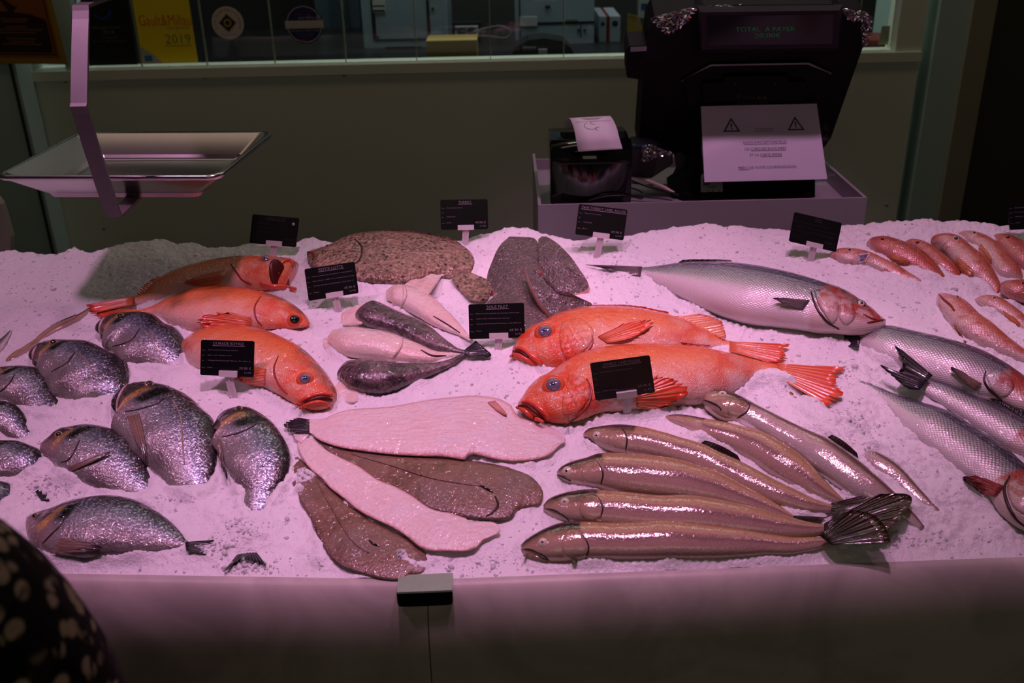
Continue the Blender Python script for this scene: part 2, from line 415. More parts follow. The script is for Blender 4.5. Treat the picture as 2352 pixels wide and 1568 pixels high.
def mat_turbot():
    m = Mat('turbot_skin', rough=0.32, spec=0.5, coat=0.9); m.set('Coat Roughness', 0.08); u, v, s = m.fuv(); P = m.P()
    n = m.noise(60, P, 4); f = m.voro(190, P); g = m.voro(90, P); big = m.noise(20, P, 3)
    col = m.mix(m.smooth(big, 0.35, 0.65), srgb(112, 88, 62), srgb(146, 114, 88))
    col = m.mix(m.math('MULTIPLY', m.smooth(f, 0.45, 0.7), 0.6), col, srgb(196, 168, 144))
    col = m.mix(m.math('SUBTRACT', 1.0, m.smooth(g, 0.16, 0.36)), col, srgb(52, 36, 26))
    col = m.mix(m.math('MULTIPLY', m.smooth(n, 0.55, 0.7), 0.5), col, srgb(84, 60, 44))
    m.set('Base Color', col); m.bump(m.math('ADD', m.noise(260, P, 3), m.math('ADD', f, n)), 0.9, 0.003, wet=2.0); return m.m
def mat_darkskin():
    m = Mat('dark_turbot_skin', rough=0.35, spec=0.5, coat=0.9); m.set('Coat Roughness', 0.08); P = m.P()
    f = m.voro(240, P); g = m.noise(30, P, 3); d = m.noise(420, P, 2)
    col = m.mix(m.smooth(g, 0.35, 0.7), srgb(58, 50, 46), srgb(92, 78, 72))
    col = m.mix(m.math('MULTIPLY', m.smooth(f, 0.1, 0.5), 0.35), col, srgb(130, 112, 106))
    m.set('Base Color', col); m.bump(m.math('ADD', f, d), 0.9, 0.0022, wet=3.2); return m.m
def mat_monkdark():
    m = Mat('monkfish_skin', rough=0.25, spec=0.5, coat=0.9); m.set('Coat Roughness', 0.07); P = m.P()
    n = m.noise(38, P, 5, 0.65, 0.8); f = m.noise(120, P, 3)
    col = m.ramp(n, [(0.3, srgb(38, 30, 32)), (0.48, srgb(84, 68, 70)), (0.62, srgb(126, 104, 106)), (0.8, srgb(60, 48, 50))])
    col = m.mix(m.math('MULTIPLY', m.smooth(f, 0.5, 0.7), 0.5), col, srgb(26, 20, 22))
    m.set('Base Color', col); m.bump(m.math('ADD', n, m.math('MULTIPLY', f, 0.6)), 0.6, 0.003, wet=3.0); return m.m
def mat_flesh(name, a, b, c, rough=0.25):
    m = Mat(name, rough=rough, spec=0.5, coat=0.8); m.set('Coat Roughness', 0.08); P = m.P()
    n = m.noise(24, P, 4); f = m.noise(110, P, 3, 0.6)
    col = m.mix(m.smooth(n, 0.35, 0.65), srgb(*a), srgb(*b)); col = m.mix(m.math('MULTIPLY', m.smooth(f, 0.55, 0.75), 0.5), col, srgb(*c))
    m.set('Base Color', col); m.set('Subsurface Weight', 0.0); m.bump(m.math('ADD', n, m.math('MULTIPLY', f, 0.9)), 0.7, 0.003, wet=3.2); return m.m
def mat_solebrown():
    m = Mat('sole_skin', rough=0.32, spec=0.5, coat=0.8); m.set('Coat Roughness', 0.08); P = m.P(); u, v, s = m.fuv()
    n = m.noise(34, P, 4, 0.6); f = m.noise(240, P, 3); g = m.noise(12, P, 2)
    col = m.ramp(n, [(0.25, srgb(84, 58, 46)), (0.45, srgb(122, 88, 70)), (0.6, srgb(138, 104, 86)), (0.8, srgb(102, 76, 62))])
    col = m.mix(m.math('MULTIPLY', m.smooth(g, 0.5, 0.7), 0.5), col, srgb(132, 118, 110))
    edge = m.smooth(m.math('ABSOLUTE', v), 0.78, 0.96)
    col = m.mix(m.math('MULTIPLY', edge, 0.5), col, srgb(76, 50, 42))
    m.set('Base Color', col); m.bump(m.math('ADD', f, m.math('MULTIPLY', n, 1.2)), 0.5, 0.002, wet=3.0); return m.m
def mat_solewhite():
    m = Mat('sole_belly_skin', rough=0.3, spec=0.5, coat=0.8); m.set('Coat Roughness', 0.08); P = m.P(); u, v, s = m.fuv()
    n = m.noise(20, P, 4); f = m.noise(160, P, 3)
    st = m.noise(7, m.comb(m.math('MULTIPLY', u, 1.4), m.math('MULTIPLY', v, 5.0)), 3)
    col = m.mix(m.smooth(st, 0.35, 0.7), srgb(246, 234, 232), srgb(238, 204, 196))
    col = m.mix(m.math('MULTIPLY', m.smooth(n, 0.5, 0.7), 0.5), col, srgb(240, 226, 230))
    edge = m.smooth(m.math('ABSOLUTE', v), 0.84, 0.99)
    col = m.mix(m.math('MULTIPLY', edge, 0.7), col, srgb(206, 126, 116))
    m.set('Base Color', col); m.bump(m.math('ADD', m.math('MULTIPLY', f, 1.6), n), 0.7, 0.002, wet=3.0); return m.m
def mat_fin(name, a, b, tip, rough=0.3, rays=70.0):
    m = Mat(name, rough=rough, spec=0.5, coat=0.7); m.set('Coat Roughness', 0.08); u, v, s = m.fuv(); P = m.P()
    ry = m.math('SINE', m.math('MULTIPLY', v, rays)); n = m.noise(60, P, 3)
    col = m.mix(m.smooth(m.math('ADD', ry, m.math('MULTIPLY', n, 0.8)), -0.3, 1.0), srgb(*a), srgb(*b))
    col = m.mix(m.math('MULTIPLY', m.smooth(m.math('ADD', u, m.math('MULTIPLY', n, 0.3)), 0.5, 1.1), 0.8), col, srgb(*tip))
    m.set('Base Color', col); m.bump(m.math('ADD', ry, n), 0.5, 0.0008); return m.m
def mat_ice(name, chunk=False):
    m = Mat(name, rough=0.3, spec=0.5); P = m.P()
    n = m.noise(6, P, 4); a = m.noise(160, P, 4, 0.65); b = m.voro(120, P, 'F1'); c = m.voro(330, P, 'F1')
    m.set('Base Color', m.mix(m.smooth(n, 0.3, 0.7), srgb(238, 238, 242), srgb(250, 248, 250)))
    m.set('Roughness', m.math('ADD', 0.18, m.math('MULTIPLY', a, 0.35)))
    m.set('Subsurface Weight', 0.25); m.b.inputs['Subsurface Radius'].default_value = (1.0, 0.9, 0.95); m.b.inputs['Subsurface Scale'].default_value = 0.006
    h = m.math('ADD', m.math('MULTIPLY', a, 1.0), m.math('ADD', m.math('MULTIPLY', b, 0.55), m.math('MULTIPLY', c, 0.4)))
    m.bump(h, 0.3 if chunk else 0.55, 0.0026)
    if chunk:
        t = m.node('ShaderNodeBsdfTranslucent', {'Color': (0.95, 0.95, 0.96, 1)}); x = m.node('ShaderNodeMixShader', {0: 0.5})
        m.nt.links.new(m.b.outputs[0], x.inputs[1]); m.nt.links.new(t.outputs[0], x.inputs[2]); m.nt.links.new(x.outputs[0], m.nt.nodes['Material Output'].inputs['Surface'])
        m.set('Subsurface Weight', 0.0)
    return m.m

ICE, ICE_CHUNK = mat_ice('crushed_ice'), mat_ice('ice_flake', True)
BREAM, BASS = mat_bream(), mat_bass()
ROCK, ROCK_D = mat_rock('redfish_skin'), mat_rock('redfish_skin_dusky', 0.75)
CHAR, CHAR_S = mat_char('char_skin'), mat_char('char_skin_silver', 1.0)
MUL, MUL_P = mat_mullet('mullet_skin'), mat_mullet('mullet_skin_pale', 1.0)
TURB, DARK, MONK = mat_turbot(), mat_darkskin(), mat_monkdark()
FLESH = mat_flesh('monkfish_flesh', (242, 224, 212), (240, 208, 196), (246, 234, 226))
FLESH_T = mat_flesh('turbot_flesh', (232, 176, 164), (222, 150, 138), (240, 206, 196))
SOLE_B, SOLE_W = mat_solebrown(), mat_solewhite()
FIN_RED = mat_fin('red_fin', (222, 58, 24), (248, 156, 108), (236, 62, 30))
FIN_GREY = mat_fin('grey_fin', (70, 60, 62), (120, 104, 104), (70, 58, 62), 0.35)
FIN_BROWN = mat_fin('brown_fin', (120, 94, 84), (168, 138, 122), (66, 56, 62), 0.35)
FIN_DARK = mat_fin('dark_fin', (26, 20, 20), (52, 40, 34), (70, 46, 30), 0.14)
FIN_BLACK = mat_fin('black_fin', (22, 20, 26), (62, 56, 66), (30, 26, 30), 0.2)
FIN_ORANGE = mat_fin('orange_fin', (222, 120, 76), (234, 158, 112), (214, 96, 58), 0.25)
FIN_TURB = mat_turbot()
EYE_RING_R = plain('red_eye_ring', (226, 92, 52), 0.15, coat=0.6)
EYE_LENS = plain('cloudy_eye', (120, 104, 124), 0.06, spec=0.8, coat=1.0, var=0.25, nscale=120)
EYE_SILVER = plain('silver_eye', (226, 214, 194), 0.15, coat=1.0)
EYE_DARK = plain('dark_eye', (52, 42, 40), 0.1, coat=1.0)
PUPIL = plain('pupil', (14, 14, 22), 0.05, spec=0.8, coat=1.0)
PUPIL_B = plain('blue_pupil', (46, 50, 84), 0.05, spec=0.8, coat=1.0)
LIP_RED = plain('red_lip', (228, 84, 62), 0.2, coat=0.5, var=0.2, nscale=80)
MOUTH_DK = plain('mouth_cavity', (84, 14, 14), 0.4, var=0.3, nscale=60)
LINE_DK = plain('dark_crease', (52, 34, 32), 0.35)
LINE_RED = plain('red_crease', (150, 44, 34), 0.3)
GILL_CHAR = plain('char_gill_plate', (158, 130, 108), 0.14, metal=0.25, coat=0.6, var=0.35, nscale=60)
GILL_SILVER = plain('silver_gill_plate', (198, 172, 156), 0.14, metal=0.35, coat=0.6, var=0.3, nscale=50)
GILL_RED = plain('bloody_gill_plate', (176, 84, 70), 0.2, coat=0.5, var=0.5, nscale=45)
# ------------------------------------------------------------------ fish builder
def fish(name, label, group, top, bot, mat, r=0.5, k=0.55, h=(0.0, 0.0), N=44, Mr=26, cat='fish', body='body', lean=0.0, wob=0.0):
    k = k * KSC
    """body lofted between its back outline (top) and belly outline (bot), both head -> tail, lying on the ice.
    r = thickness / width, k = how far its middle stands above the ice in thicknesses, h = extra height head, tail"""
    s = np.linspace(0, 1, N); ts = 0.55 * s + 0.45 * 0.5 * (1 - np.cos(math.pi * s))
    A, B = crom(top, N, ts), crom(bot, N, ts)
    mid = (A + B) / 2
    # ease the middle line so that sections stay parallel
    tan = np.gradient(mid, axis=0)
    for _ in range(3): tan[1:-1] = (tan[:-2] + tan[1:-1] * 2 + tan[2:]) / 4
    tan /= np.linalg.norm(tan, axis=1)[:, None] + 1e-9
    nrm = np.stack([-tan[:, 1], tan[:, 0]], 1)
    nv = Vector((0, -SLOPE, 1)).normalized()
    secs = []; arc = 0.0; last = None
    for i in range(N):
        hh = h[0] + (h[1] - h[0]) * ts[i]
        half = (A[i] - B[i]) / 2; n2 = nrm[i]
        if np.dot(half, n2) < 0: n2 = -n2
        H = max(abs(np.dot(half, n2)), 0.25 * np.linalg.norm(half), 0.15)
        c = hh; a = T = 0.0
        for _ in range(2):
            P = on_ice(mid[i][0], mid[i][1], c)
            P2 = on_ice(mid[i][0] + tan[i][0] * 4, mid[i][1] + tan[i][1] * 4, c)
            d = (P2 - P).normalized(); e1 = nv.cross(d).normalized(); eN = nv.copy()
            if lean: 
                q = Matrix.Rotation(lean, 3, d); e1 = q @ e1; eN = q @ eN
            p0 = np.array(proj(P)); p1 = (np.array(proj(P + e1 * 0.01)) - p0) / 0.01; pn = (np.array(proj(P + eN * 0.01)) - p0) / 0.01
            if np.dot(p1, n2) < 0: e1 = -e1; p1 = -p1
            a = H / math.sqrt(np.dot(p1, n2) ** 2 + (r * np.dot(pn, n2)) ** 2); T = r * a
            c = hh + k * T
        if last is not None: arc += (P - last).length
        last = P; secs.append((P, e1, eN, a, T, arc))
    base = sum((q[0] for q in secs), Vector()) / N
    base = Vector((base.x, base.y, ice_z(base.x, base.y)))
    root = thing(name, label, cat, base, group)
    vs, fs, uv, fm = [], [], [], []
    for i, (P, e1, eN, a, T, ar) in enumerate(secs):
        for j in range(Mr):
            ph = 2 * math.pi * j / Mr; cc, ss = math.cos(ph), math.sin(ph)
            ww = 1.0 + (wob * math.sin(9 * ts[i] + 3 * cc) if wob else 0)
            vs.append(P + e1 * (a * cc) + eN * (T * ww * math.copysign(abs(ss) ** 0.9, ss)))
            uv.append((ts[i], cc, ss)); fm.append((ar, a * (math.pi / 2 - math.acos(max(-1, min(1, cc)))) , 0))
    for i in range(N - 1):
        for j in range(Mr):
            fs.append((i * Mr + j, i * Mr + (j + 1) % Mr, (i + 1) * Mr + (j + 1) % Mr, (i + 1) * Mr + j))
    fs.append(tuple(range(Mr))[::-1]); fs.append(tuple((N - 1) * Mr + j for j in range(Mr)))
    o = mesh(body, vs, fs, mat, root, True, uv)
    at = o.data.attributes.new('fm', 'FLOAT_VECTOR', 'POINT'); at.data.foreach_set('vector', np.asarray(fm, dtype=np.float32).ravel())
    bm = bmesh.new(); bm.from_mesh(o.data); bmesh.ops.recalc_face_normals(bm, faces=bm.faces[:]); bm.to_mesh(o.data); bm.free()
    root_bvh[root.name] = BVHTree.FromPolygons([tuple(v) for v in vs], fs)
    root_uv[root.name] = (fs, uv, fm)
    for i in range(0, N):
        P, e1, eN, a, T, ar = secs[i]
        for sg in (-1, 1):
            q = P + e1 * (a * sg); EDGES.append((q.x, q.y, min(0.0075, 0.5 * T + 0.0015)))
    root_h[root.name] = secs[N // 2][4] * k + (h[0] + h[1]) / 2
    return root
root_bvh, root_h, root_uv, EDGES = {}, {}, {}, []
KSC = 0.6
def surf(root, px, py, lift=0.0):
    d = ray(px, py).normalized()
    hit = root_bvh[root.name].ray_cast(CAM, d)
    if hit[0] is None:
        return None
    n = hit[1]
    if n.dot(d) > 0: n = -n
    return hit[0] + n * lift, n
def surf_or(root, px, py, lift=0.0):
    q = surf(root, px, py, lift)
    if q is not None: return q[0]
    return on_ice(px, py, max(root_h[root.name], 0.002) + lift)
def fin(root, name, rootpx, tippx, mat, h=(0.006, 0.006), on=False, nu=16, nv=7, jag=0.0, th=0.0011, wave=0.0007, rays=8, parent=None, curl=0.0, rnd=None):
    """fin between its base line and its outer line; on=True lays it on the body, else it stands h above the ice"""
    A, B = crom(rootpx, nu), crom(tippx, nu)
    if rnd is None: rnd = 0.4 if name == 'pectoral_fin' else (0.3 if name == 'dorsal_fin' else 0.0)
    if 'dorsal' in name and not on: h = (root_h[root.name] - 0.002, root_h[root.name] + 0.003)
    top_, uv = [], []
    for i in range(nu):
        ed = abs(2.0 * i / (nu - 1) - 1.0)
        rl = 1.0 - rnd * ed ** 2.2
        jl = 1.0 - jag * (0.5 + 0.5 * math.sin(i * 2.4 + len(name))) * (i % 2)
        for j in range(nv):
            t = j / (nv - 1) * (jl if j == nv - 1 else 1.0) * rl; p = A[i] * (1 - t) + B[i] * t
            hh = h[0] + (h[1] - h[0]) * t + curl * t * t
            hh += wave * math.sin(i / (nu - 1) * rays * 2 * math.pi) * (0.3 + 0.7 * t)
            P = surf_or(root, p[0], p[1], hh) if on else on_ice(p[0], p[1], hh)
            top_.append(P); uv.append((t, i / (nu - 1), 1))
    n = len(top_)
    dn = Vector((0, 0.35, -1)).normalized() * th
    vs = top_ + [p + dn for p in top_]; uv = uv + uv
    fs = []
    for i in range(nu - 1):
        for j in range(nv - 1):
            a, b, c, d = i * nv + j, (i + 1) * nv + j, (i + 1) * nv + j + 1, i * nv + j + 1
            fs.append((a, b, c, d)); fs.append((n + a, n + d, n + c, n + b))
    for i in range(nu - 1):
        for j in (0, nv - 1):
            a, b = i * nv + j, (i + 1) * nv + j; fs.append((a, n + a, n + b, b))
    for i in (0, nu - 1):
        for j in range(nv - 1):
            a, b = i * nv + j, i * nv + j + 1; fs.append((a, n + a, n + b, b))
    return mesh(name, vs, fs, mat, parent or root, True, uv)
def dome(name, c, n, rad, hgt, mat, parent, seg=20, rings=6, asp=1.0, tdir=None):
    n = n.normalized()
    ax = tdir - n * tdir.dot(n) if tdir is not None else Vector((1, 0, 0)) - n * n.x
    ax.normalize(); ay = n.cross(ax)
    vs = [c + n * hgt]; fs = []
    for i in range(1, rings + 1):
        a = i / rings * math.pi / 2
        for j in range(seg):
            b = 2 * math.pi * j / seg
            vs.append(c + (ax * math.cos(b) + ay * math.sin(b) * asp) * rad * math.sin(a) + n * hgt * math.cos(a))
    for j in range(seg): fs.append((0, 1 + j, 1 + (j + 1) % seg))
    for i in range(rings - 1):
        for j in range(seg):
            a = 1 + i * seg; fs.append((a + j, a + seg + j, a + seg + (j + 1) % seg, a + (j + 1) % seg))
    fs.append(tuple(1 + (rings - 1) * seg + j for j in range(seg))[::-1])
    return mesh(name, vs, fs, mat, parent, True)
def eye(root, px, py, rpx, ring, lens, pupil, pr=0.5, lr=0.78, bulge=0.45):
    q = surf(root, px, py)
    if q is None: return
    p, n = q
    n = (n * 0.6 + (CAM - p).normalized() * 0.4).normalized()
    rad = rpx * dep(p) / F
    p = p - n * rad * 0.12
    e = dome('eye', p, n, rad, rad * bulge, ring, root)
    dome('iris', p + n * rad * 0.06, n, rad * lr, rad * (bulge + 0.04), lens, e)
    if pupil is not None:
        dome('pupil', p + n * rad * 0.12, n, rad * pr, rad * (bulge + 0.02), pupil, e)
    return e
def line_on(root, name, pts, rpx, mat, lift=0.0, n=18, parent=None):
    pp = crom(pts, n); P = [surf_or(root, a, b, lift) for a, b in pp]
    rad = rpx * dep(P[0]) / F
    rr = [rad * (0.35 + 0.65 * math.sin(math.pi * min(max(i / (n - 1), 0.04), 0.96)) ** 0.5) for i in range(n)]
    return tube(name, P, rr, mat, parent or root, 7)
def plate(root, name, outline, mat, lift=0.003, rings=6, n=30, edge=0.0006, parent=None):
    O = crom(outline + [outline[0]], n + 1)[:n]; c = O.mean(0)
    FS, UV, FM = root_uv[root.name]
    def uvat(x, y):
        hit = root_bvh[root.name].ray_cast(CAM, ray(x, y).normalized())
        if hit[2] is None: return (0.1, 0.0, 0.0), (0, 0, 0)
        f_ = FS[hit[2]]
        return tuple(sum(UV[k][m_] for k in f_) / len(f_) for m_ in range(3)), tuple(sum(FM[k][m_] for k in f_) / len(f_) for m_ in range(3))
    vs, fs = [surf_or(root, c[0], c[1], lift)], []
    ua = [uvat(c[0], c[1])]
    for i in range(1, rings + 1):
        t = i / rings
        for j in range(n):
            p = c + (O[j] - c) * t
            vs.append(surf_or(root, p[0], p[1], edge + (lift - edge) * (1 - t ** 5))); ua.append(uvat(p[0], p[1]))
    for j in range(n): fs.append((0, 1 + j, 1 + (j + 1) % n))
    for i in range(rings - 1):
        for j in range(n):
            a = 1 + i * n; fs.append((a + j, a + n + j, a + n + (j + 1) % n, a + (j + 1) % n))
    # skirt down into the body
    b = len(vs)
    for j in range(n):
        q = vs[1 + (rings - 1) * n + j]; d = (q - CAM).normalized(); vs.append(q + d * (edge + 0.002)); ua.append(ua[1 + (rings - 1) * n + j])
    for j in range(n): fs.append((1 + (rings - 1) * n + j, b + j, b + (j + 1) % n, 1 + (rings - 1) * n + (j + 1) % n))
    o = mesh(name, vs, fs, mat, parent or root, True, [a for a, b in ua])
    at = o.data.attributes.new('fm', 'FLOAT_VECTOR', 'POINT'); at.data.foreach_set('vector', np.asarray([b for a, b in ua], dtype=np.float32).ravel())
    return o
def Z(ox, oy, sc):
    return lambda pts: [(ox + x / sc, oy + y / sc) for x, y in pts]
# ================================================================== SETTING
FLOOR_M = plain('floor_tiles', (70, 66, 62), 0.5, var=0.2, nscale=8)
WALL_M = plain('olive_panel', (222, 232, 212), 0.45, var=0.05, nscale=5)
TRIM_M = plain('olive_trim', (226, 234, 214), 0.4)
DARK_M = plain('dark_back_room', (30, 30, 32), 0.7)
PILLAR_M = plain('grey_green_pillar', (176, 204, 196), 0.5, var=0.06, nscale=6)
STRIP_M = plain('pale_strip', (150, 150, 128), 0.45)
STEEL = plain('stainless', (190, 188, 190), 0.24, metal=1.0, var=0.05, nscale=60)
STEEL_R = plain('brushed_steel', (176, 170, 172), 0.38, metal=1.0, var=0.12, nscale=120)
BLACKP = plain('black_plastic', (26, 24, 27), 0.38, var=0.2, nscale=90)
BLACKG = plain('gloss_black_plastic', (12, 11, 15), 0.1, coat=0.8)
WHITEP = plain('white_plastic', (232, 226, 228), 0.35)
YW = 3.0
tag(box('floor', -2.6, 2.8, -2.2, 4.6, -0.05, 0.0, FLOOR_M), kind='structure')
tag(box('ceiling', -2.6, 2.8, -2.2, 4.6, 3.0, 3.05, DARK_M), kind='structure')
SILL_L, SILL_R = at_y(130, 158, YW), at_y(2115, 122, YW)
zs = (SILL_L.z + SILL_R.z) / 2
wx0, wx1 = at_y(95, 180, YW).x - 0.02, at_y(2112, 140, YW).x
wall = tag(box('wall_back', wx0, wx1, YW, YW + 0.06, 0.0, zs - 0.028, WALL_M), kind='structure')
for px, py in ((150, 187), (470, 178), (790, 172), (1131, 160), (2088, 130), (238, 524), (2036, 470), (1450, 150), (640, 540)):
    p = at_y(px, py, YW); dome('screw', Vector((p.x, YW, p.z)), Vector((0, -1, 0)), 0.0055, 0.004, STEEL, wall, 12, 4)
wl, wr = at_y(165, 20, YW).x, at_y(2068, 20, YW).x
tag(box('trim_1', wx0, wx1, YW - 0.012, YW + 0.09, zs - 0.028, zs, TRIM_M, None, 0.003), kind='structure')
# glazed opening above the half wall: frame, panes butted edge to edge
win = tag(bpy.data.objects.new('window_1', None), kind='structure'); COL.objects.link(win); win.location = (0, YW, zs)
ztop = zs + 1.0
gm = Mat('clear_glass', rough=0.02); gt = gm.nt
tr = gm.node('ShaderNodeBsdfTransparent', {'Color': (0.80, 0.86, 0.84, 1)}); gl = gm.node('ShaderNodeBsdfGlossy', {'Roughness': 0.02, 'Color': (1, 1, 1, 1)})
mx = gm.node('ShaderNodeMixShader'); lw = gm.node('ShaderNodeFresnel', {'IOR': 1.5})
gt.links.new(lw.outputs[0], mx.inputs[0]); gt.links.new(tr.outputs[0], mx.inputs[1]); gt.links.new(gl.outputs[0], mx.inputs[2])
gt.links.new(mx.outputs[0], gt.nodes['Material Output'].inputs['Surface'])
GLASS = gm.m
EDGE_M = plain('polished_glass_edge', (150, 160, 136), 0.25)
box('window_frame', wl - 0.05, wl, YW - 0.005, YW + 0.08, zs, ztop, PILLAR_M, win, 0.002)
box('window_frame', wr, wx1, YW - 0.005, YW + 0.08, zs, ztop, TRIM_M, win, 0.002)
edges = [at_y(px, 148, YW).x for px in (318, 470, 628, 793, 957, 1128, 1297)]
stp = edges[-1] - edges[-2]
while edges[-1] + stp < wr - 0.05: edges.append(edges[-1] + stp)
xs = [wl] + edges + [wr]
for a, b in zip(xs[:-1], xs[1:]):
    pane = box('pane', a + 0.0025, b - 0.0025, YW + 0.03, YW + 0.036, zs, ztop, GLASS, win)
    if b < wr: box('pane_edge', b - 0.0025, b + 0.0005, YW + 0.028, YW + 0.037, zs, ztop, EDGE_M, pane)
tag(box('wall_light_block', -2.3, 2.6, YW, YW + 0.06, ztop, 3.0, WALL_M), kind='structure')  # out of view, added to keep the back-room lamp off the ice
# pillars left and right
lx = wx0
tag(box('wall_left', -2.3, lx, YW - 0.10, YW + 0.4, 0, 2.6, PILLAR_M, None, 0.004), kind='structure')
pl = at_y(62, 300, YW - 0.10).x
tag(box('trim_2', pl - 0.006, pl, YW - 0.108, YW - 0.10, 0, 2.6, DARK_M), kind='structure')
p0 = at_y(5, 540, 1.9); 
tag(prism('trim_3', [at_y(-30, 430, 2.0), at_y(2, 470, 2.0), at_y(24, 545, 2.0), at_y(24, 620, 2.0), at_y(-60, 620, 2.0)], (0, 0.02, 0), plain('cream_panel', (170, 166, 150), 0.5), None), kind='structure')
r1, r2, r3 = at_y(2110, 300, YW).x, at_y(2172, 300, YW).x, at_y(2222, 300, YW).x
tag(box('wall_right', r1, r2, YW - 0.02, YW + 0.5, 0, 2.6, PILLAR_M, None, 0.003), kind='structure')
tag(box('trim_4', r2, r3, YW - 0.05, YW + 0.4, 0, 2.6, STRIP_M, None, 0.012), kind='structure')
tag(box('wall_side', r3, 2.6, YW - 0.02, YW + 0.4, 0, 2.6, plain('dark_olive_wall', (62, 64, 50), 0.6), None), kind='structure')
tag(box('wall_far', -2.6, 2.8, 4.4, 4.5, 0, 3.0, DARK_M), kind='structure')

# ------------------------------------------------------------------ counter of the fish stall
fl = [at_z(110, 1316, Z_FRONT), at_z(900, 1329, Z_FRONT)]; fr = [at_z(1040, 1323, Z_FRONT), at_z(2352, 1273, Z_FRONT)]
mL = (fl[1].y - fl[0].y) / (fl[1].x - fl[0].x); mR = (fr[1].y - fr[0].y) / (fr[1].x - fr[0].x)
bL = fl[0].y - mL * fl[0].x; bR = fr[0].y - mR * fr[0].x
XK = at_z(985, 1326, Z_FRONT).x
bR = (mL * XK + bL) - mR * XK
XMIN, XMAX = -1.25, 1.35
def y_front(x): return np.where(x < XK, mL * x + bL, mR * x + bR)
sm = Mat('veined_stone', rough=0.42, spec=0.4)
sn = sm.noise(7, None, 5, 0.55, 1.2); sf = sm.noise(60, None, 3)
sm.set('Base Color', sm.mix(sm.math('ADD', sm.smooth(sn, 0.3, 0.7), sm.math('MULTIPLY', sf, 0.2)), srgb(176, 168, 162), srgb(206, 198, 190)))
STONE = sm.m
counter = thing('display_counter', 'pale stone fronted fish counter holding the ice bed', 'counter', (0, 1.3, 0))
def nrm_of(mm):
    d = Vector((1, mm, 0)).normalized(); return Vector((d.y, -d.x, 0))
nK = (nrm_of(mL) + nrm_of(mR)).normalized(); nK = nK / nK.dot(nrm_of(mL))      # mitre at the joint
def slab(ends, m, name='front_slab', dz=0.0):
    """ends: two (point on the top edge, outward direction)"""
    prof = [(-0.05, -0.12), (-0.05, -0.012), (-0.004, -0.010), (0.0, 0.0), (0.002, 0.0)]
    for i in range(1, 13):
        a = i / 12 * math.pi / 2; prof.append((0.002 + 0.034 * math.sin(a), -0.09 + 0.09 * math.cos(a)))
    prof += [(0.036, -0.82), (-0.05, -0.82)]
    vs, fs = [], []
    for p0, n in ends:
        for q, zz in prof: vs.append(Vector((p0[0], p0[1], Z_FRONT + zz + dz)) + n * q)
    k = len(prof)
    for i in range(k): fs.append((i, (i + 1) % k, k + (i + 1) % k, k + i))
    fs.append(tuple(range(k))[::-1]); fs.append(tuple(range(k, 2 * k)))
    o = mesh(name, vs, fs, m, counter, True)
    o.data.set_sharp_from_angle(angle=R(35))
    return o
yK = mL * XK + bL; g_ = 0.0007
slab([((XMIN, mL * XMIN + bL), nrm_of(mL)), ((XK - g_, yK - g_ * mL), nK)], STONE)
slab([((XK + g_, yK + g_ * mR), nK), ((XMAX, mR * XMAX + bR), nrm_of(mR))], STONE)
slab([((XK - g_, yK), nK), ((XK + g_, yK), nK)], plain('brown_filler', (96, 70, 46), 0.6), 'joint_filler', -0.0008)
box('tub', XMIN, XMAX, 1.02, 1.78, 0.35, 0.84, STEEL_R, counter)
box('back_rim', XMIN, XMAX, 1.78, 1.80, 0.3, 0.985, STEEL_R, counter, 0.003)
box('plinth', XMIN, XMAX, 1.0, 1.76, 0.0, 0.35, plain('plinth_black', (24, 22, 22), 0.6), counter)

# ------------------------------------------------------------------ ice bed
def _hash(ix, iy, seed):
    h = (ix.astype(np.int64) * 374761393 + iy.astype(np.int64) * 668265263 + seed * 2147483647) & 0xFFFFFFFF
    h = ((h ^ (h >> 13)) * 1274126177) & 0xFFFFFFFF
    h = (h ^ (h >> 16)) & 0xFFFFFFFF
    return h / 4294967295.0
def vnoise(x, y, s, seed):
    x, y = x / s, y / s; ix, iy = np.floor(x), np.floor(y); fx, fy = x - ix, y - iy
    fx, fy = fx * fx * (3 - 2 * fx), fy * fy * (3 - 2 * fy)
    a, b, c, d = _hash(ix, iy, seed), _hash(ix + 1, iy, seed), _hash(ix, iy + 1, seed), _hash(ix + 1, iy + 1, seed)
    return (a * (1 - fx) + b * fx) * (1 - fy) + (c * (1 - fx) + d * fx) * fy
def worley(x, y, s, seed):
    x, y = x / s, y / s; ix, iy = np.floor(x), np.floor(y); best = np.full(x.shape, 9.0)
    for dx in (-1, 0, 1):
        for dy in (-1, 0, 1):
            cx, cy = ix + dx, iy + dy
            px, py = cx + _hash(cx, cy, seed), cy + _hash(cx, cy, seed + 5)
            best = np.minimum(best, (px - x) ** 2 + (py - y) ** 2)
    return np.sqrt(best)
MOUNDS = []   # (x, y, rx, ry, height)
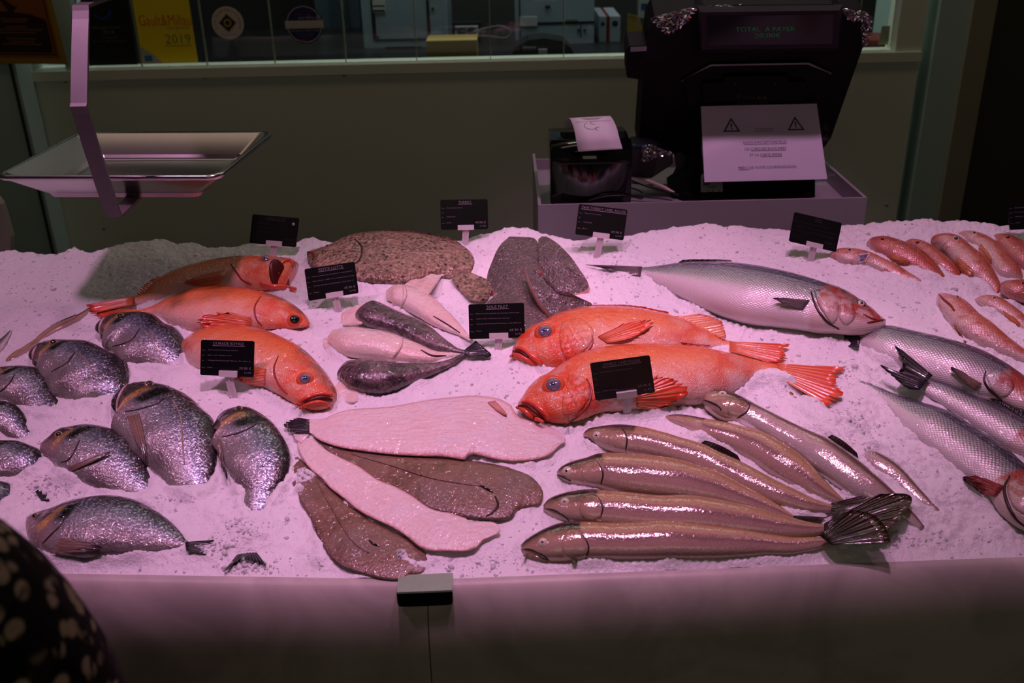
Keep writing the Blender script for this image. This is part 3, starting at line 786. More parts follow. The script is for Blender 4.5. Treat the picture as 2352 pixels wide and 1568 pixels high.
for px, py, rx, ry, hh in ((1560, 545, 150, 26, 0.014), (1660, 530, 60, 20, 0.014), (1850, 560, 90, 22, 0.010), (1180, 545, 70, 20, 0.014), (900, 545, 120, 18, 0.012),
        (2120, 530, 130, 22, 0.012), (2280, 530, 100, 20, 0.008), (60, 556, 160, 14, 0.008),
        (1925, 985, 60, 26, 0.016), (1990, 1040, 40, 22, 0.014), (1870, 940, 30, 20, 0.012), (2090, 1170, 30, 20, 0.006),
        (1500, 955, 60, 14, 0.012), (1690, 1010, 26, 14, 0.016), (1600, 1018, 40, 12, 0.014), (1450, 1120, 34, 10, 0.012), (1400, 1170, 20, 10, 0.008), (1860, 1180, 40, 14, 0.006),
        (440, 1135, 36, 18, 0.010), (560, 1225, 50, 26, 0.012), (345, 1165, 40, 18, 0.012), (300, 925, 40, 18, 0.014), (240, 920, 30, 20, 0.008), (400, 870, 40, 18, 0.012),
        (130, 1110, 60, 16, 0.012), (60, 945, 50, 10, 0.006), (120, 955, 30, 10, 0.008), (90, 1085, 30, 14, 0.01), (470, 1270, 50, 16, 0.006), (570, 1300, 40, 12, 0.008),
        (1440, 640, 40, 16, 0.010), (870, 640, 60, 16, 0.012), (960, 655, 50, 14, 0.010), (780, 650, 50, 20, 0.006), (1340, 690, 40, 18, 0.006),
        (1730, 878, 70, 14, 0.014), (1800, 890, 40, 16, 0.014), (1560, 1292, 140, 9, 0.006), (1350, 1298, 60, 8, 0.004),
        (700, 1098, 20, 11, 0.014), (690, 1128, 10, 6, 0.010), (815, 1288, 22, 12, 0.015), (922, 1284, 16, 12, 0.015), (735, 1288, 26, 12, 0.010), (950, 1300, 24, 10, 0.012), (860, 1318, 40, 5, 0.006), (2120, 640, 60, 14, 0.010), (2220, 660, 50, 16, 0.008),
        (1960, 850, 40, 30, 0.008), (2040, 830, 26, 20, 0.012), (1990, 930, 40, 24, 0.004), (2100, 1050, 60, 60, 0.004), (470, 760, 30, 12, 0.008), (560, 880, 60, 12, 0.006), (640, 770, 50, 10, 0.004)):
    P = on_ice(px, py); s_ = dep(P) / F; MOUNDS.append((P.x, P.y, rx * s_, ry * s_ / 0.6, hh))
def ice_height(x, y):
    zz = Z_FRONT + SLOPE * (y - Y_FRONT)
    for mx_, my_, rx, ry, hh in MOUNDS:
        zz = zz + hh * np.exp(-((x - mx_) / rx) ** 2 - ((y - my_) / ry) ** 2)
    zz = zz + 0.006 * (vnoise(x, y, 0.11, 1) - 0.5) + 0.0055 * (vnoise(x, y, 0.034, 2) - 0.5)
    rough_ = 0.45 + 0.9 * vnoise(x, y, 0.16, 9)
    zz = zz + rough_ * (0.0034 * (0.55 - worley(x, y, 0.015, 3)) + 0.0022 * (0.5 - worley(x, y, 0.007, 4)) + 0.0012 * (vnoise(x, y, 0.004, 6) - 0.5))
    fy = y_front(x); t = np.clip((y - fy) / 0.05, 0, 1); flat = fy * 0 + Z_FRONT - 0.0015
    zz = flat + (zz - flat) * (t * (2 - t))
    yb = 1.70 + 0.035 * (vnoise(x, y * 0, 0.13, 11) - 0.5) + 0.016 * (vnoise(x, y * 0, 0.03, 12) - 0.5)
    d = np.clip((y - yb) / 0.05, 0, 1)
    return zz - 0.16 * d * d
NX, NY = 1000, 340
gx = np.linspace(XMIN + 0.01, XMAX - 0.01, NX); gt_ = np.linspace(0, 1, NY)
GX, GT = np.meshgrid(gx, gt_); GY = y_front(GX) + (1.775 - y_front(GX)) * GT
GZ = ice_height(GX, GY)
ice = thing('ice_bed', 'bed of crushed white ice under all the fish', 'ice', (0, 1.3, 0.84))
ice['kind'] = 'stuff'
me = bpy.data.meshes.new('crushed_ice')
V_ = np.stack([GX, GY - 1.3, GZ - 0.84], -1).reshape(-1, 3)
idx = np.arange(NX * NY).reshape(NY, NX)
Q_ = np.stack([idx[:-1, :-1], idx[:-1, 1:], idx[1:, 1:], idx[1:, :-1]], -1).reshape(-1, 4)
me.vertices.add(len(V_)); me.vertices.foreach_set('co', V_.ravel())
me.loops.add(Q_.size); me.loops.foreach_set('vertex_index', Q_.ravel())
me.polygons.add(len(Q_)); me.polygons.foreach_set('loop_start', np.arange(0, Q_.size, 4)); me.polygons.foreach_set('loop_total', np.full(len(Q_), 4))
me.update(); me.validate()
tag(link('crushed_ice', me, ICE, ice, True), kind='stuff')
# ================================================================== FISH
G_BREAM, G_RL, G_RR = 'gilthead breams planted in the ice on the left', 'red ocean perch on the left', 'red ocean perch in the middle'
G_CHAR, G_BASS, G_MUL, G_SOLE, G_MONK, G_TP = 'arctic chars at the front', 'sea basses on the right', 'red mullets at the back right', 'soles at the front', 'monkfish tails in the middle', 'dark turbot portions'
# ---- red fish on the left
z = Z(0, 480, 2.94)
f = fish('redfish', 'red ocean perch with its mouth gaping open, rearmost of the left red fish', G_RL,
    z([(1950, 352), (1900, 330), (1840, 318), (1780, 312), (1650, 312), (1500, 325), (1350, 355), (1200, 400), (1100, 455), (1050, 500), (1000, 545), (930, 578), (880, 590)]),
    z([(1990, 552), (1940, 566), (1880, 570), (1800, 562), (1700, 548), (1560, 548), (1400, 560), (1250, 590), (1150, 615), (1080, 640), (1000, 650), (930, 650), (880, 640)]), ROCK_D, 0.5, 0.5, (0.004, 0.0))
fin(f, 'tail_fin', z([(900, 588), (895, 642)]), z([(580, 645), (610, 705)]), FIN_RED, (0.012, 0.008), jag=0.25, rays=7)
fin(f, 'dorsal_fin', z([(1110, 455), (940, 585)]), z([(1040, 455), (915, 555)]), FIN_RED, (0.02, 0.015), jag=0.35, rays=6)
fin(f, 'pectoral_fin', z([(1535, 415), (1490, 505)]), z([(1235, 480), (1265, 530)]), FIN_RED, (0.002, 0.004), True, jag=0.2)
eye(f, *z([(1795, 342)])[0], 15, EYE_RING_R, EYE_LENS, PUPIL_B)
q = surf_or(f, *z([(1935, 455)])[0]); dome('mouth', q - Vector((0.012, 0.0, 0)), Vector((0.75, -0.45, 0.4)), 0.031, 0.006, MOUTH_DK, f, asp=0.62, tdir=Vector((0, 0.2, 1)))
line_on(f, 'upper_lip', z([(1880, 440), (1890, 385), (1925, 350), (1965, 352), (1975, 385)]), 5, LIP_RED, 0.001)
line_on(f, 'lower_jaw', z([(1760, 500), (1830, 520), (1900, 525), (1960, 535), (2000, 540)]), 7, LIP_RED, 0.001)
line_on(f, 'gill_slit', z([(1560, 370), (1600, 430), (1640, 480), (1700, 510)]), 2.4, LINE_RED, 0.0)
f = fish('redfish', 'red ocean perch facing right with a dark glassy eye, middle of the left red fish', G_RL,
    z([(2092, 772), (2040, 715), (1980, 660), (1900, 610), (1800, 570), (1650, 535), (1500, 515), (1400, 515), (1300, 530), (1200, 560), (1120, 600), (1050, 640), (1000, 665), (900, 690)]),
    z([(2092, 778), (2060, 803), (1990, 820), (1900, 822), (1800, 826), (1650, 838), (1500, 842), (1400, 838), (1280, 825), (1200, 800), (1130, 765), (1080, 735), (1010, 708), (900, 720)]), ROCK_D, 0.5, 0.55, (0.01, 0.004))
fin(f, 'pectoral_fin', z([(1700, 735), (1690, 800)]), z([(1430, 690), (1280, 800)]), FIN_RED, (0.003, 0.008), True, jag=0.35, rays=10)
fin(f, 'tail_fin', z([(940, 680), (940, 722)]), z([(640, 660), (660, 740)]), FIN_RED, (0.01, 0.004), jag=0.2)
eye(f, *z([(1990, 748)])[0], 18, EYE_RING_R, EYE_DARK, PUPIL, 0.6)
line_on(f, 'gill_slit', z([(1760, 590), (1720, 660), (1730, 740), (1770, 790)]), 2, LINE_RED)
f = fish('redfish', 'red ocean perch with downturned mouth behind the DORADE ROYALE card', G_RL,
    z([(2238, 1255), (2215, 1190), (2180, 1130), (2140, 1060), (2080, 990), (2000, 920), (1900, 860), (1800, 820), (1700, 790), (1600, 775), (1500, 770), (1400, 785), (1310, 820), (1250, 870), (1215, 910)]),
    z([(2225, 1365), (2150, 1390), (2050, 1370), (1950, 1310), (1870, 1260), (1780, 1220), (1700, 1180), (1600, 1150), (1450, 1110), (1320, 1050), (1250, 990), (1215, 960)]), ROCK_D, 0.5, 0.6, (0.008, 0.0))
eye(f, *z([(2060, 1150)])[0], 21, EYE_RING_R, EYE_LENS, PUPIL_B)
line_on(f, 'upper_lip', z([(1990, 1318), (2080, 1275), (2160, 1250), (2242, 1258)]), 5.5, LIP_RED, 0.001)
line_on(f, 'mouth_gap', z([(2060, 1312), (2120, 1285), (2180, 1275), (2240, 1290)]), 6.5, MOUTH_DK, 0.0005)
line_on(f, 'lower_lip', z([(2020, 1345), (2090, 1318), (2160, 1305), (2230, 1330)]), 6, LIP_RED, 0.0015)
fin(f, 'pectoral_fin', z([(1800, 1080), (1790, 1190)]), z([(1560, 1060), (1600, 1160)]), FIN_RED, (0.002, 0.005), True, jag=0.3)
line_on(f, 'gill_slit', z([(1880, 990), (1850, 1080), (1880, 1180), (1940, 1250)]), 2.4, LINE_RED)

# ---- red fish in the middle
z = Z(1150, 650, 2.834)
f = fish('redfish', 'bright orange ocean perch lying behind another, its head beside the SOLE FILET card', G_RR,
    z([(98, 410), (140, 370), (200, 310), (280, 258), (360, 225), (450, 178), (550, 152), (680, 143), (800, 147), (900, 157), (1000, 177), (1100, 203), (1200, 243), (1300, 290), (1380, 330), (1450, 365), (1540, 385)]),
    z([(60, 482), (100, 530), (180, 560), (260, 575), (350, 578), (450, 572), (550, 560), (700, 545), (850, 530), (1000, 510), (1150, 485), (1300, 458), (1400, 440), (1480, 435), (1540, 440)]), ROCK, 0.5, 0.62, (0.004, 0.0))
fin(f, 'tail_fin', z([(1490, 378), (1490, 438)]), z([(1885, 395), (1850, 455), (1865, 500), (1780, 525)]), FIN_RED, (0.012, 0.010), jag=0.16, rays=9, nu=24)
fin(f, 'dorsal_fin', z([(1120, 212), (1300, 292), (1440, 362)]), z([(1365, 193), (1440, 250), (1485, 345)]), FIN_ORANGE, (0.02, 0.016), jag=0.14, rays=9, nu=24)
fin(f, 'spiny_dorsal_fin', z([(560, 156), (800, 152), (1090, 206)]), z([(600, 140), (860, 143), (1095, 186)]), FIN_RED, (0.028, 0.034), jag=0.6, nu=30)
fin(f, 'pectoral_fin', z([(632, 350), (690, 392)]), z([(800, 278), (992, 258), (905, 345), (790, 386)]), FIN_RED, (0.002, 0.006), True, jag=0.2, rays=9, nu=26, rnd=0.0)
eye(f, *z([(290, 320)])[0], 26, EYE_RING_R, EYE_LENS, PUPIL_B, 0.42)
line_on(f, 'upper_lip', z([(100, 425), (140, 430), (200, 470), (270, 530)]), 5.5, LIP_RED, 0.001)
line_on(f, 'mouth_gap', z([(85, 445), (130, 450), (180, 485)]), 3.5, MOUTH_DK, 0.001)
line_on(f, 'lower_lip', z([(66, 475), (110, 468), (180, 505), (250, 545)]), 5.5, LIP_RED, 0.001)
line_on(f, 'gill_slit', z([(590, 330), (600, 390), (560, 450), (470, 520), (380, 570)]), 2.4, LINE_RED)
plate(f, 'gill_cover', z([(400, 250), (520, 230), (600, 300), (590, 390), (520, 460), (430, 500), (390, 420), (380, 330)]), ROCK, 0.0016)
f = fish('redfish', 'bright orange ocean perch lying behind the OMBLE CHEVALIER card, tail fanned', G_RR,
    z([(135, 765), (180, 720), (250, 650), (310, 600), (400, 555), (480, 492), (560, 447), (650, 417), (760, 397), (870, 390), (1000, 390), (1150, 397), (1300, 407), (1450, 432), (1600, 477), (1720, 512), (1850, 532)]),
    z([(98, 802), (130, 852), (220, 902), (320, 927), (430, 925), (520, 895), (600, 868), (700, 850), (900, 822), (1050, 808), (1200, 795), (1350, 765), (1480, 710), (1580, 660), (1700, 620), (1850, 598)]), ROCK, 0.5, 0.65, (0.012, 0.004))
fin(f, 'tail_fin', z([(1800, 522), (1800, 606)]), z([(2245, 545), (2180, 640), (2230, 720), (2130, 800)]), FIN_RED, (0.016, 0.012), jag=0.16, rays=11, nu=28)
fin(f, 'pectoral_fin', z([(880, 700), (880, 800)]), z([(1020, 610), (1198, 668), (1180, 740), (1010, 805)]), FIN_RED, (0.002, 0.006), True, jag=0.2, rays=10, nu=28, rnd=0.0)
fin(f, 'spiny_dorsal_fin', z([(800, 396), (1050, 393), (1350, 415)]), z([(830, 380), (1060, 376), (1370, 404)]), FIN_RED, (0.034, 0.038), jag=0.6, nu=30)
eye(f, *z([(345, 668)])[0], 28, EYE_RING_R, EYE_LENS, PUPIL_B, 0.42)
line_on(f, 'upper_lip', z([(140, 775), (190, 775), (260, 820), (320, 880)]), 6, LIP_RED, 0.001)
line_on(f, 'mouth_gap', z([(120, 800), (170, 800), (230, 840), (290, 890)]), 3.5, MOUTH_DK, 0.001)
line_on(f, 'lower_lip', z([(105, 808), (150, 825), (210, 870), (280, 905)]), 5.5, LIP_RED, 0.001)
line_on(f, 'gill_slit', z([(560, 620), (590, 700), (570, 790), (500, 870), (430, 915)]), 3, LINE_RED)
plate(f, 'gill_cover', z([(440, 600), (540, 610), (580, 690), (560, 780), (490, 850), (410, 860), (400, 760), (420, 680)]), ROCK, 0.0016)

# ---- sea basses
z = Z(1320, 540, 3.095)
f = fish('sea_bass', 'whole silver sea bass lying across the back with its head pointing right', G_BASS,
    z([(2208, 596), (2150, 550), (2080, 500), (2000, 455), (1920, 402), (1850, 362), (1750, 327), (1650, 297), (1550, 267), (1450, 242), (1350, 222), (1250, 202), (1100, 182), (950, 177), (800, 182), (700, 195), (600, 210), (500, 224), (440, 224)]),
    z([(2208, 606), (2180, 662), (2100, 702), (2000, 720), (1900, 718), (1800, 710), (1700, 692), (1550, 668), (1400, 652), (1250, 634), (1150, 606), (1050, 570), (950, 530), (850, 480), (750, 430), (650, 380), (560, 330), (490, 290), (440, 272)]), BASS, 0.5, 0.6, (0.018, 0.0), N=56)
fin(f, 'tail_fin', z([(480, 222), (470, 278)]), z([(78, 208), (210, 236), (330, 300)]), FIN_GREY, (0.012, 0.006), jag=0.08, rays=9, nu=20)
fin(f, 'dorsal_fin', z([(740, 190), (1120, 184)]), z([(780, 168), (1100, 172)]), FIN_GREY, (0.02, 0.024), jag=0.2)
fin(f, 'pectoral_fin', z([(1670, 468), (1622, 530)]), z([(1395, 460), (1420, 486)]), FIN_GREY, (0.002, 0.010), True, rays=6)
eye(f, *z([(2035, 487)])[0], 12, EYE_DARK, EYE_SILVER, PUPIL, 0.55)
plate(f, 'gill_cover', z([(1700, 395), (1790, 375), (1850, 420), (1880, 500), (1870, 590), (1830, 630), (1780, 570), (1730, 490)]), BASS, 0.003)
plate(f, 'cheek_plate', z([(1890, 440), (1960, 450), (1990, 520), (1990, 590), (1930, 640), (1880, 590), (1885, 520)]), BASS, 0.003)
line_on(f, 'gill_slit', z([(1680, 400), (1700, 470), (1740, 550), (1800, 620), (1880, 670)]), 3, LINE_DK, 0.0)
line_on(f, 'mouth', z([(2205, 600), (2150, 608), (2080, 622)]), 2.5, LINE_RED, 0.0005)
line_on(f, 'jaw_edge', z([(2050, 560), (2110, 592), (2170, 604)]), 2.5, LINE_RED, 0.0)
z = Z(1880, 720, 2.8)
f = fish('sea_bass', 'dark backed sea bass with its tail tucked under the first bass head', G_BASS,
    z([(1500, 600), (1440, 520), (1322, 410), (1200, 322), (1100, 262), (1000, 212), (850, 162), (700, 122), (560, 92), (420, 66), (300, 80), (220, 120)]),
    z([(1500, 625), (1440, 660), (1322, 655), (1200, 600), (1050, 560), (900, 520), (760, 470), (640, 420), (540, 372), (440, 335), (330, 275), (240, 215)]), BASS, 0.5, 0.5, (0.006, -0.004), N=56)
fin(f, 'pectoral_fin', z([(1050, 455), (1010, 492)]), z([(825, 333), (880, 405)]), FIN_BROWN, (0.003, 0.008), True, rays=6)
fin(f, 'tail_fin', z([(280, 90), (260, 215)]), z([(160, 130), (180, 210)]), FIN_BLACK, (0.01, 0.002))
eye(f, *z([(1395, 520)])[0], 12, EYE_DARK, EYE_SILVER, PUPIL, 0.55)
plate(f, 'gill_cover', z([(1075, 400), (1150, 350), (1230, 400), (1260, 470), (1200, 540), (1120, 500)]), BASS, 0.003)
line_on(f, 'gill_slit', z([(1075, 370), (1065, 430), (1100, 490), (1180, 560)]), 3, LINE_DK)
f = fish('sea_bass', 'sea bass with a raised black tail lying between two other basses', G_BASS,
    z([(1560, 820), (1450, 745), (1322, 670), (1150, 585), (1000, 520), (850, 462), (740, 425), (680, 400)]),
    z([(1560, 1000), (1450, 975), (1322, 930), (1200, 860), (1100, 790), (950, 690), (820, 600), (720, 540), (640, 490)]), BASS, 0.45, 0.55, (0.004, 0.004), N=50)
fin(f, 'tail_fin', z([(735, 395), (650, 490)]), z([(478, 185), (540, 320), (500, 370), (395, 330), (570, 480)]), FIN_BLACK, (0.022, 0.024), jag=0.1, rays=10, nu=30)
fin(f, 'dorsal_fin', z([(1050, 520), (1200, 600), (1350, 690)]), z([(1050, 480), (1200, 505), (1380, 620)]), FIN_BLACK, (0.026, 0.03), jag=0.25, nu=24)
f = fish('sea_bass', 'nearest sea bass with a red pectoral fin at the right edge', G_BASS,
    z([(1600, 1130), (1480, 1050), (1322, 945), (1200, 855), (1100, 778), (950, 686), (820, 606), (700, 555), (550, 515), (430, 482), (330, 440), (268, 405)]),
    z([(1620, 1380), (1480, 1440), (1330, 1400), (1220, 1290), (1120, 1190), (1000, 1090), (900, 1010), (760, 900), (650, 810), (540, 690), (450, 590), (360, 530), (270, 488)]), BASS, 0.42, 0.5, (0.008, -0.002), N=56)
fin(f, 'pectoral_fin', z([(1195, 1118), (1140, 1180)]), z([(903, 1000), (1000, 1120)]), mat_fin('bloody_fin', (150, 44, 48), (184, 84, 84), (90, 40, 50), 0.25), (0.003, 0.008), True, rays=7)
plate(f, 'gill_cover', z([(1220, 1060), (1330, 1050), (1420, 1130), (1430, 1260), (1350, 1300), (1260, 1250), (1215, 1150)]), BASS, 0.003)
line_on(f, 'gill_slit', z([(1230, 1045), (1195, 1120), (1215, 1220), (1270, 1320), (1340, 1380)]), 4, LINE_DK)
fin(f, 'tail_fin', z([(300, 425), (290, 490)]), z([(130, 300), (180, 400)]), FIN_BLACK, (0.004, 0.003))

# ---- arctic chars
z = Z(1170, 880, 2.4758)
def char(label, top, bot, ey, er, mouth, gill, dors, mat=CHAR, h=(0.0, 0.0), k=0.55, r=0.72, gm=GILL_CHAR):
    f = fish('arctic_char', label, G_CHAR, z(top), z(bot), mat, r, k, h, N=50)
    if ey: eye(f, *z([ey])[0], er * 1.15, EYE_SILVER, EYE_SILVER, PUPIL, 0.48)
    if mouth: line_on(f, 'mouth', z(mouth), 2.2, LINE_DK, 0.0004)
    if gill:
        plate(f, 'gill_cover', z(gill), mat, 0.0012)
        line_on(f, 'gill_slit', z([gill[0], gill[1], gill[2]]), 2.2, LINE_DK, 0.0)
    if dors: fin(f, 'dorsal_fin', z(dors[0]), z(dors[1]), FIN_DARK, (0.016, 0.020), nu=18, rays=9)
    return f
char('half buried char showing only patches through the ice, rearmost of the chars',
    [(1480, 30), (1520, 12), (1580, 25), (1640, 80), (1730, 160), (1930, 300), (2180, 440), (2352, 620), (2470, 740), (2545, 790)],
    [(1490, 55), (1530, 95), (1590, 130), (1680, 200), (1850, 350), (2050, 510), (2200, 610), (2340, 715), (2460, 775), (2540, 800)],
    (1500, 30), 6, None, [(1640, 130), (1650, 80), (1610, 40), (1550, 50), (1560, 100), (1600, 125)], None, CHAR_S, (-0.006, -0.004), gm=GILL_SILVER)
f = char('silver sided char lying diagonally with its head up by the orange perch',
    [(1103, 62), (1130, 35), (1180, 28), (1240, 40), (1320, 75), (1380, 108), (1480, 158), (1600, 218), (1700, 263), (1800, 305), (1900, 372), (2000, 450), (2080, 520), (2160, 592), (2230, 662), (2300, 740), (2352, 806)],
    [(1105, 85), (1118, 130), (1150, 168), (1220, 215), (1330, 245), (1430, 290), (1530, 350), (1650, 425), (1740, 500), (1820, 560), (1910, 625), (2000, 680), (2100, 720), (2200, 770), (2290, 815), (2340, 842)],
    (1212, 62), 9, [(1108, 95), (1150, 110), (1190, 130), (1205, 150)], [(1290, 200), (1350, 160), (1370, 110), (1310, 85), (1250, 110), (1240, 160), (1260, 190)],
    ([(1810, 305), (1985, 425)], [(1845, 286), (1975, 385)]), CHAR_S, (0.012, 0.002), gm=GILL_SILVER)
char('olive char with its head hidden in the ice behind its neighbour',
    [(880, 182), (960, 175), (1050, 185), (1150, 205), (1250, 225), (1350, 250), (1430, 268), (1550, 332), (1650, 402), (1720, 472), (1780, 542), (1840, 602), (1900, 660)],
    [(880, 205), (960, 235), (1030, 270), (1100, 320), (1200, 360), (1300, 400), (1400, 460), (1500, 530), (1600, 590), (1700, 640), (1800, 670), (1890, 690)],
    None, 0, None, None, ([(1420, 270), (1640, 395)], [(1490, 255), (1622, 335)]), CHAR, (0.004, 0.004))
f = char('olive char fourth from the front edge, its dark fan tail crossing the silver char',
    [(422, 285), (450, 255), (520, 240), (620, 232), (740, 245), (850, 270), (950, 300), (1080, 337), (1200, 395), (1300, 437), (1400, 490), (1500, 545), (1620, 602), (1700, 642), (1800, 680), (1860, 690)],
    [(424, 305), (500, 350), (560, 378), (660, 405), (800, 425), (950, 460), (1100, 510), (1200, 550), (1300, 600), (1400, 650), (1500, 690), (1600, 722), (1700, 742), (1800, 738), (1860, 722)],
    (497, 297), 9, [(426, 305), (460, 320), (500, 355)], [(660, 385), (668, 310), (640, 255), (590, 260), (560, 310), (580, 360), (620, 385)],
    ([(1085, 340), (1315, 440)], [(1125, 318), (1290, 395)]), CHAR, (0.006, 0.008))
fin(f, 'tail_fin', z([(1830, 680), (1830, 735)]), z([(2150, 603), (2050, 650), (1780, 775)]), FIN_DARK, (0.013, 0.016), rays=6, nu=22, wave=0.0009, rnd=0.1)
f = char('olive char with a dark gill patch, third from the front edge',
    [(270, 502), (300, 470), (370, 440), (450, 420), (520, 397), (650, 395), (800, 407), (950, 428), (1100, 472), (1200, 510), (1300, 562), (1400, 612), (1480, 660), (1560, 710), (1640, 760)],
    [(272, 522), (320, 562), (400, 585), (500, 605), (600, 625), (720, 650), (850, 665), (1000, 680), (1150, 700), (1300, 725), (1400, 745), (1500, 765), (1630, 785)],
    (328, 500), 10.5, [(274, 520), (310, 535), (350, 555)], [(520, 575), (532, 510), (500, 445), (440, 450), (410, 510), (430, 560), (480, 590)],
    ([(945, 430), (1175, 510)], [(985, 412), (1140, 485)]), CHAR, (0.006, 0.004))
fin(f, 'tail_fin', z([(1620, 750), (1600, 785)]), z([(1800, 760), (1740, 810)]), FIN_DARK, (0.012, 0.01))
f = char('olive char lying directly behind the front char, amber tail raised',
    [(193, 690), (230, 650), (300, 625), (380, 610), (450, 602), (560, 607), (700, 620), (850, 635), (1000, 632), (1100, 642), (1250, 670), (1400, 702), (1550, 747), (1680, 782), (1800, 802)],
    [(196, 718), (240, 762), (330, 795), (430, 810), (550, 825), (700, 840), (850, 850), (1000, 858), (1150, 868), (1300, 880), (1450, 890), (1600, 888), (1720, 870), (1800, 850)],
    (315, 675), 9.5, [(198, 715), (250, 720), (300, 745), (340, 780)], [(520, 760), (530, 700), (500, 640), (440, 635), (400, 690), (410, 750), (460, 785)],
    ([(1000, 634), (1280, 690)], [(1080, 612), (1230, 660)]), CHAR, (0.004, 0.008))
fin(f, 'tail_fin', z([(1790, 795), (1790, 852)]), z([(2140, 610), (2290, 650), (2200, 830)]), FIN_DARK, (0.016, 0.024), rays=6, nu=22, wave=0.0009, rnd=0.1)
f = char('largest olive char along the front edge with mouth slightly open',
    [(68, 918), (100, 885), (170, 842), (250, 806), (330, 787), (430, 786), (600, 792), (750, 786), (860, 775), (1000, 787), (1120, 802), (1300, 822), (1450, 847), (1600, 872), (1750, 872), (1840, 885)],
    [(78, 975), (140, 1000), (220, 1015), (300, 1018), (400, 1012), (500, 1008), (700, 1008), (900, 1006), (1100, 1004), (1300, 994), (1450, 980), (1600, 975), (1750, 945), (1840, 920)],
    (190, 905), 10, [(72, 945), (120, 945), (180, 970), (225, 1005)], [(430, 1000), (450, 930), (410, 850), (340, 830), (300, 900), (310, 980), (370, 1020)],
    ([(860, 778), (1125, 805)], [(930, 745), (1090, 792)]), CHAR, (0.002, 0.004))
fin(f, 'tail_fin', z([(1770, 868), (1830, 918)]), z([(1955, 702), (2090, 760), (2205, 900)]), FIN_DARK, (0.022, 0.036), rays=6, nu=22, wave=0.0009, rnd=0.1)
line_on(f, 'lower_jaw', z([(80, 978), (140, 985), (220, 1008)]), 5, LIP_RED if False else GILL_CHAR, 0.0)

# ---- red mullets
z = Z(1880, 480, 4.612)
def mullet(label, top, bot, ey, er, mat=MUL, h=(0.006, -0.004), fins=None, r=0.6):
    f = fish('red_mullet', label, G_MUL, z(top), z(bot), mat, r, 0.6, h, N=40)
    if ey: eye(f, *z([ey])[0], er, EYE_RING_R if mat is MUL else EYE_SILVER, EYE_DARK, PUPIL, 0.6)
    for a, b in fins or []: fin(f, 'pectoral_fin', z(a), z(b), FIN_ORANGE, (0.002, 0.004), True, rays=6)
    return f
mullet('red mullet with a round reddish eye, farthest right in the back row', [(1838, 282), (1880, 255), (1960, 240), (2040, 250), (2110, 280), (2177, 330), (2260, 400), (2330, 480), (2400, 580)],
    [(1842, 292), (1900, 360), (1970, 450), (2050, 560), (2110, 630), (2177, 690), (2260, 740), (2330, 760), (2400, 720)], (2005, 300), 6)
mullet('pink mullet in the back row with an orange fin under a pale cheek', [(1465, 255), (1540, 230), (1620, 222), (1700, 235), (1780, 270), (1870, 320), (1950, 400), (2030, 500), (2090, 590), (2140, 680), (2160, 740)],
    [(1470, 265), (1560, 330), (1640, 410), (1720, 480), (1790, 570), (1850, 650), (1910, 730), (1970, 770), (2060, 780), (2130, 770)], (1650, 250), 5, MUL_P, fins=[([(1725, 375), (1700, 430)], [(1865, 540), (1830, 600)])])
mullet('pink mullet with a bright round eye in the middle of the back row', [(1198, 345), (1240, 280), (1310, 255), (1390, 250), (1460, 265), (1530, 310), (1600, 360), (1680, 430), (1760, 520), (1820, 610), (1870, 690), (1910, 760), (1925, 830), (1910, 890)],
    [(1202, 358), (1240, 410), (1300, 450), (1370, 500), (1430, 560), (1480, 630), (1540, 690), (1600, 750), (1700, 800), (1790, 850), (1870, 900)], (1455, 310), 7, MUL_P, (0.012, -0.004), [([(1470, 510), (1470, 600)], [(1690, 680), (1600, 720)])])
mullet('dark red mullet squeezed behind the first big one', [(925, 335), (990, 312), (1060, 315), (1130, 335), (1210, 375), (1300, 440), (1370, 500), (1430, 560), (1470, 620), (1500, 680), (1525, 740)],
    [(930, 345), (1030, 420), (1100, 490), (1180, 570), (1260, 650), (1340, 710), (1400, 740), (1500, 760)], (1050, 355), 5.5)
mullet('dark red mullet heading the back row beside the small blue tag', [(512, 352), (560, 305), (620, 285), (680, 278), (760, 290), (860, 320), (950, 350), (1050, 410), (1120, 460), (1200, 540), (1270, 620), (1340, 700), (1390, 770)],
    [(514, 368), (540, 425), (620, 490), (720, 540), (800, 590), (900, 640), (1000, 690), (1100, 730), (1180, 760), (1260, 780), (1350, 790)], (678, 318), 6, fins=[([(790, 470), (760, 530)], [(990, 550), (960, 600)])])
m1 = mullet('golden scaled mullet with a small blue tag on its gill, lowest of the back row', [(113, 485), (150, 450), (210, 420), (290, 408), (400, 415), (530, 450), (650, 500), (750, 550), (850, 600), (950, 660), (1050, 710), (1150, 760), (1250, 830)],
    [(115, 505), (170, 550), (260, 590), (350, 615), (450, 625), (540, 640), (620, 665), (700, 700), (800, 750), (900, 800), (1000, 830), (1100, 850), (1220, 855)], (330, 432), 5, MUL_P, (0.006, -0.008))
mullet('red mullet with its head raised at the right edge', [(1935, 775), (1990, 740), (2080, 735), (2177, 745), (2300, 780), (2420, 850), (2500, 920)],
    [(1935, 800), (1980, 900), (2040, 955), (2100, 985), (2177, 1000), (2300, 1010), (2420, 1000), (2500, 960)], (2165, 785), 5, MUL, (0.012, 0.0))
mullet('pale mullet sunk in the ice at the right edge', [(1655, 942), (1720, 915), (1800, 903), (1880, 915), (1950, 950), (2030, 1000), (2110, 1060), (2177, 1120), (2300, 1220), (2420, 1320)],
    [(1660, 950), (1700, 1010), (1800, 1080), (1900, 1130), (2000, 1190), (2080, 1250), (2177, 1320), (2300, 1400), (2420, 1430)], (1862, 938), 5, MUL_P, (0.002, -0.002), [([(1960, 1080), (1990, 1140)], [(2140, 1200), (2150, 1260)])])
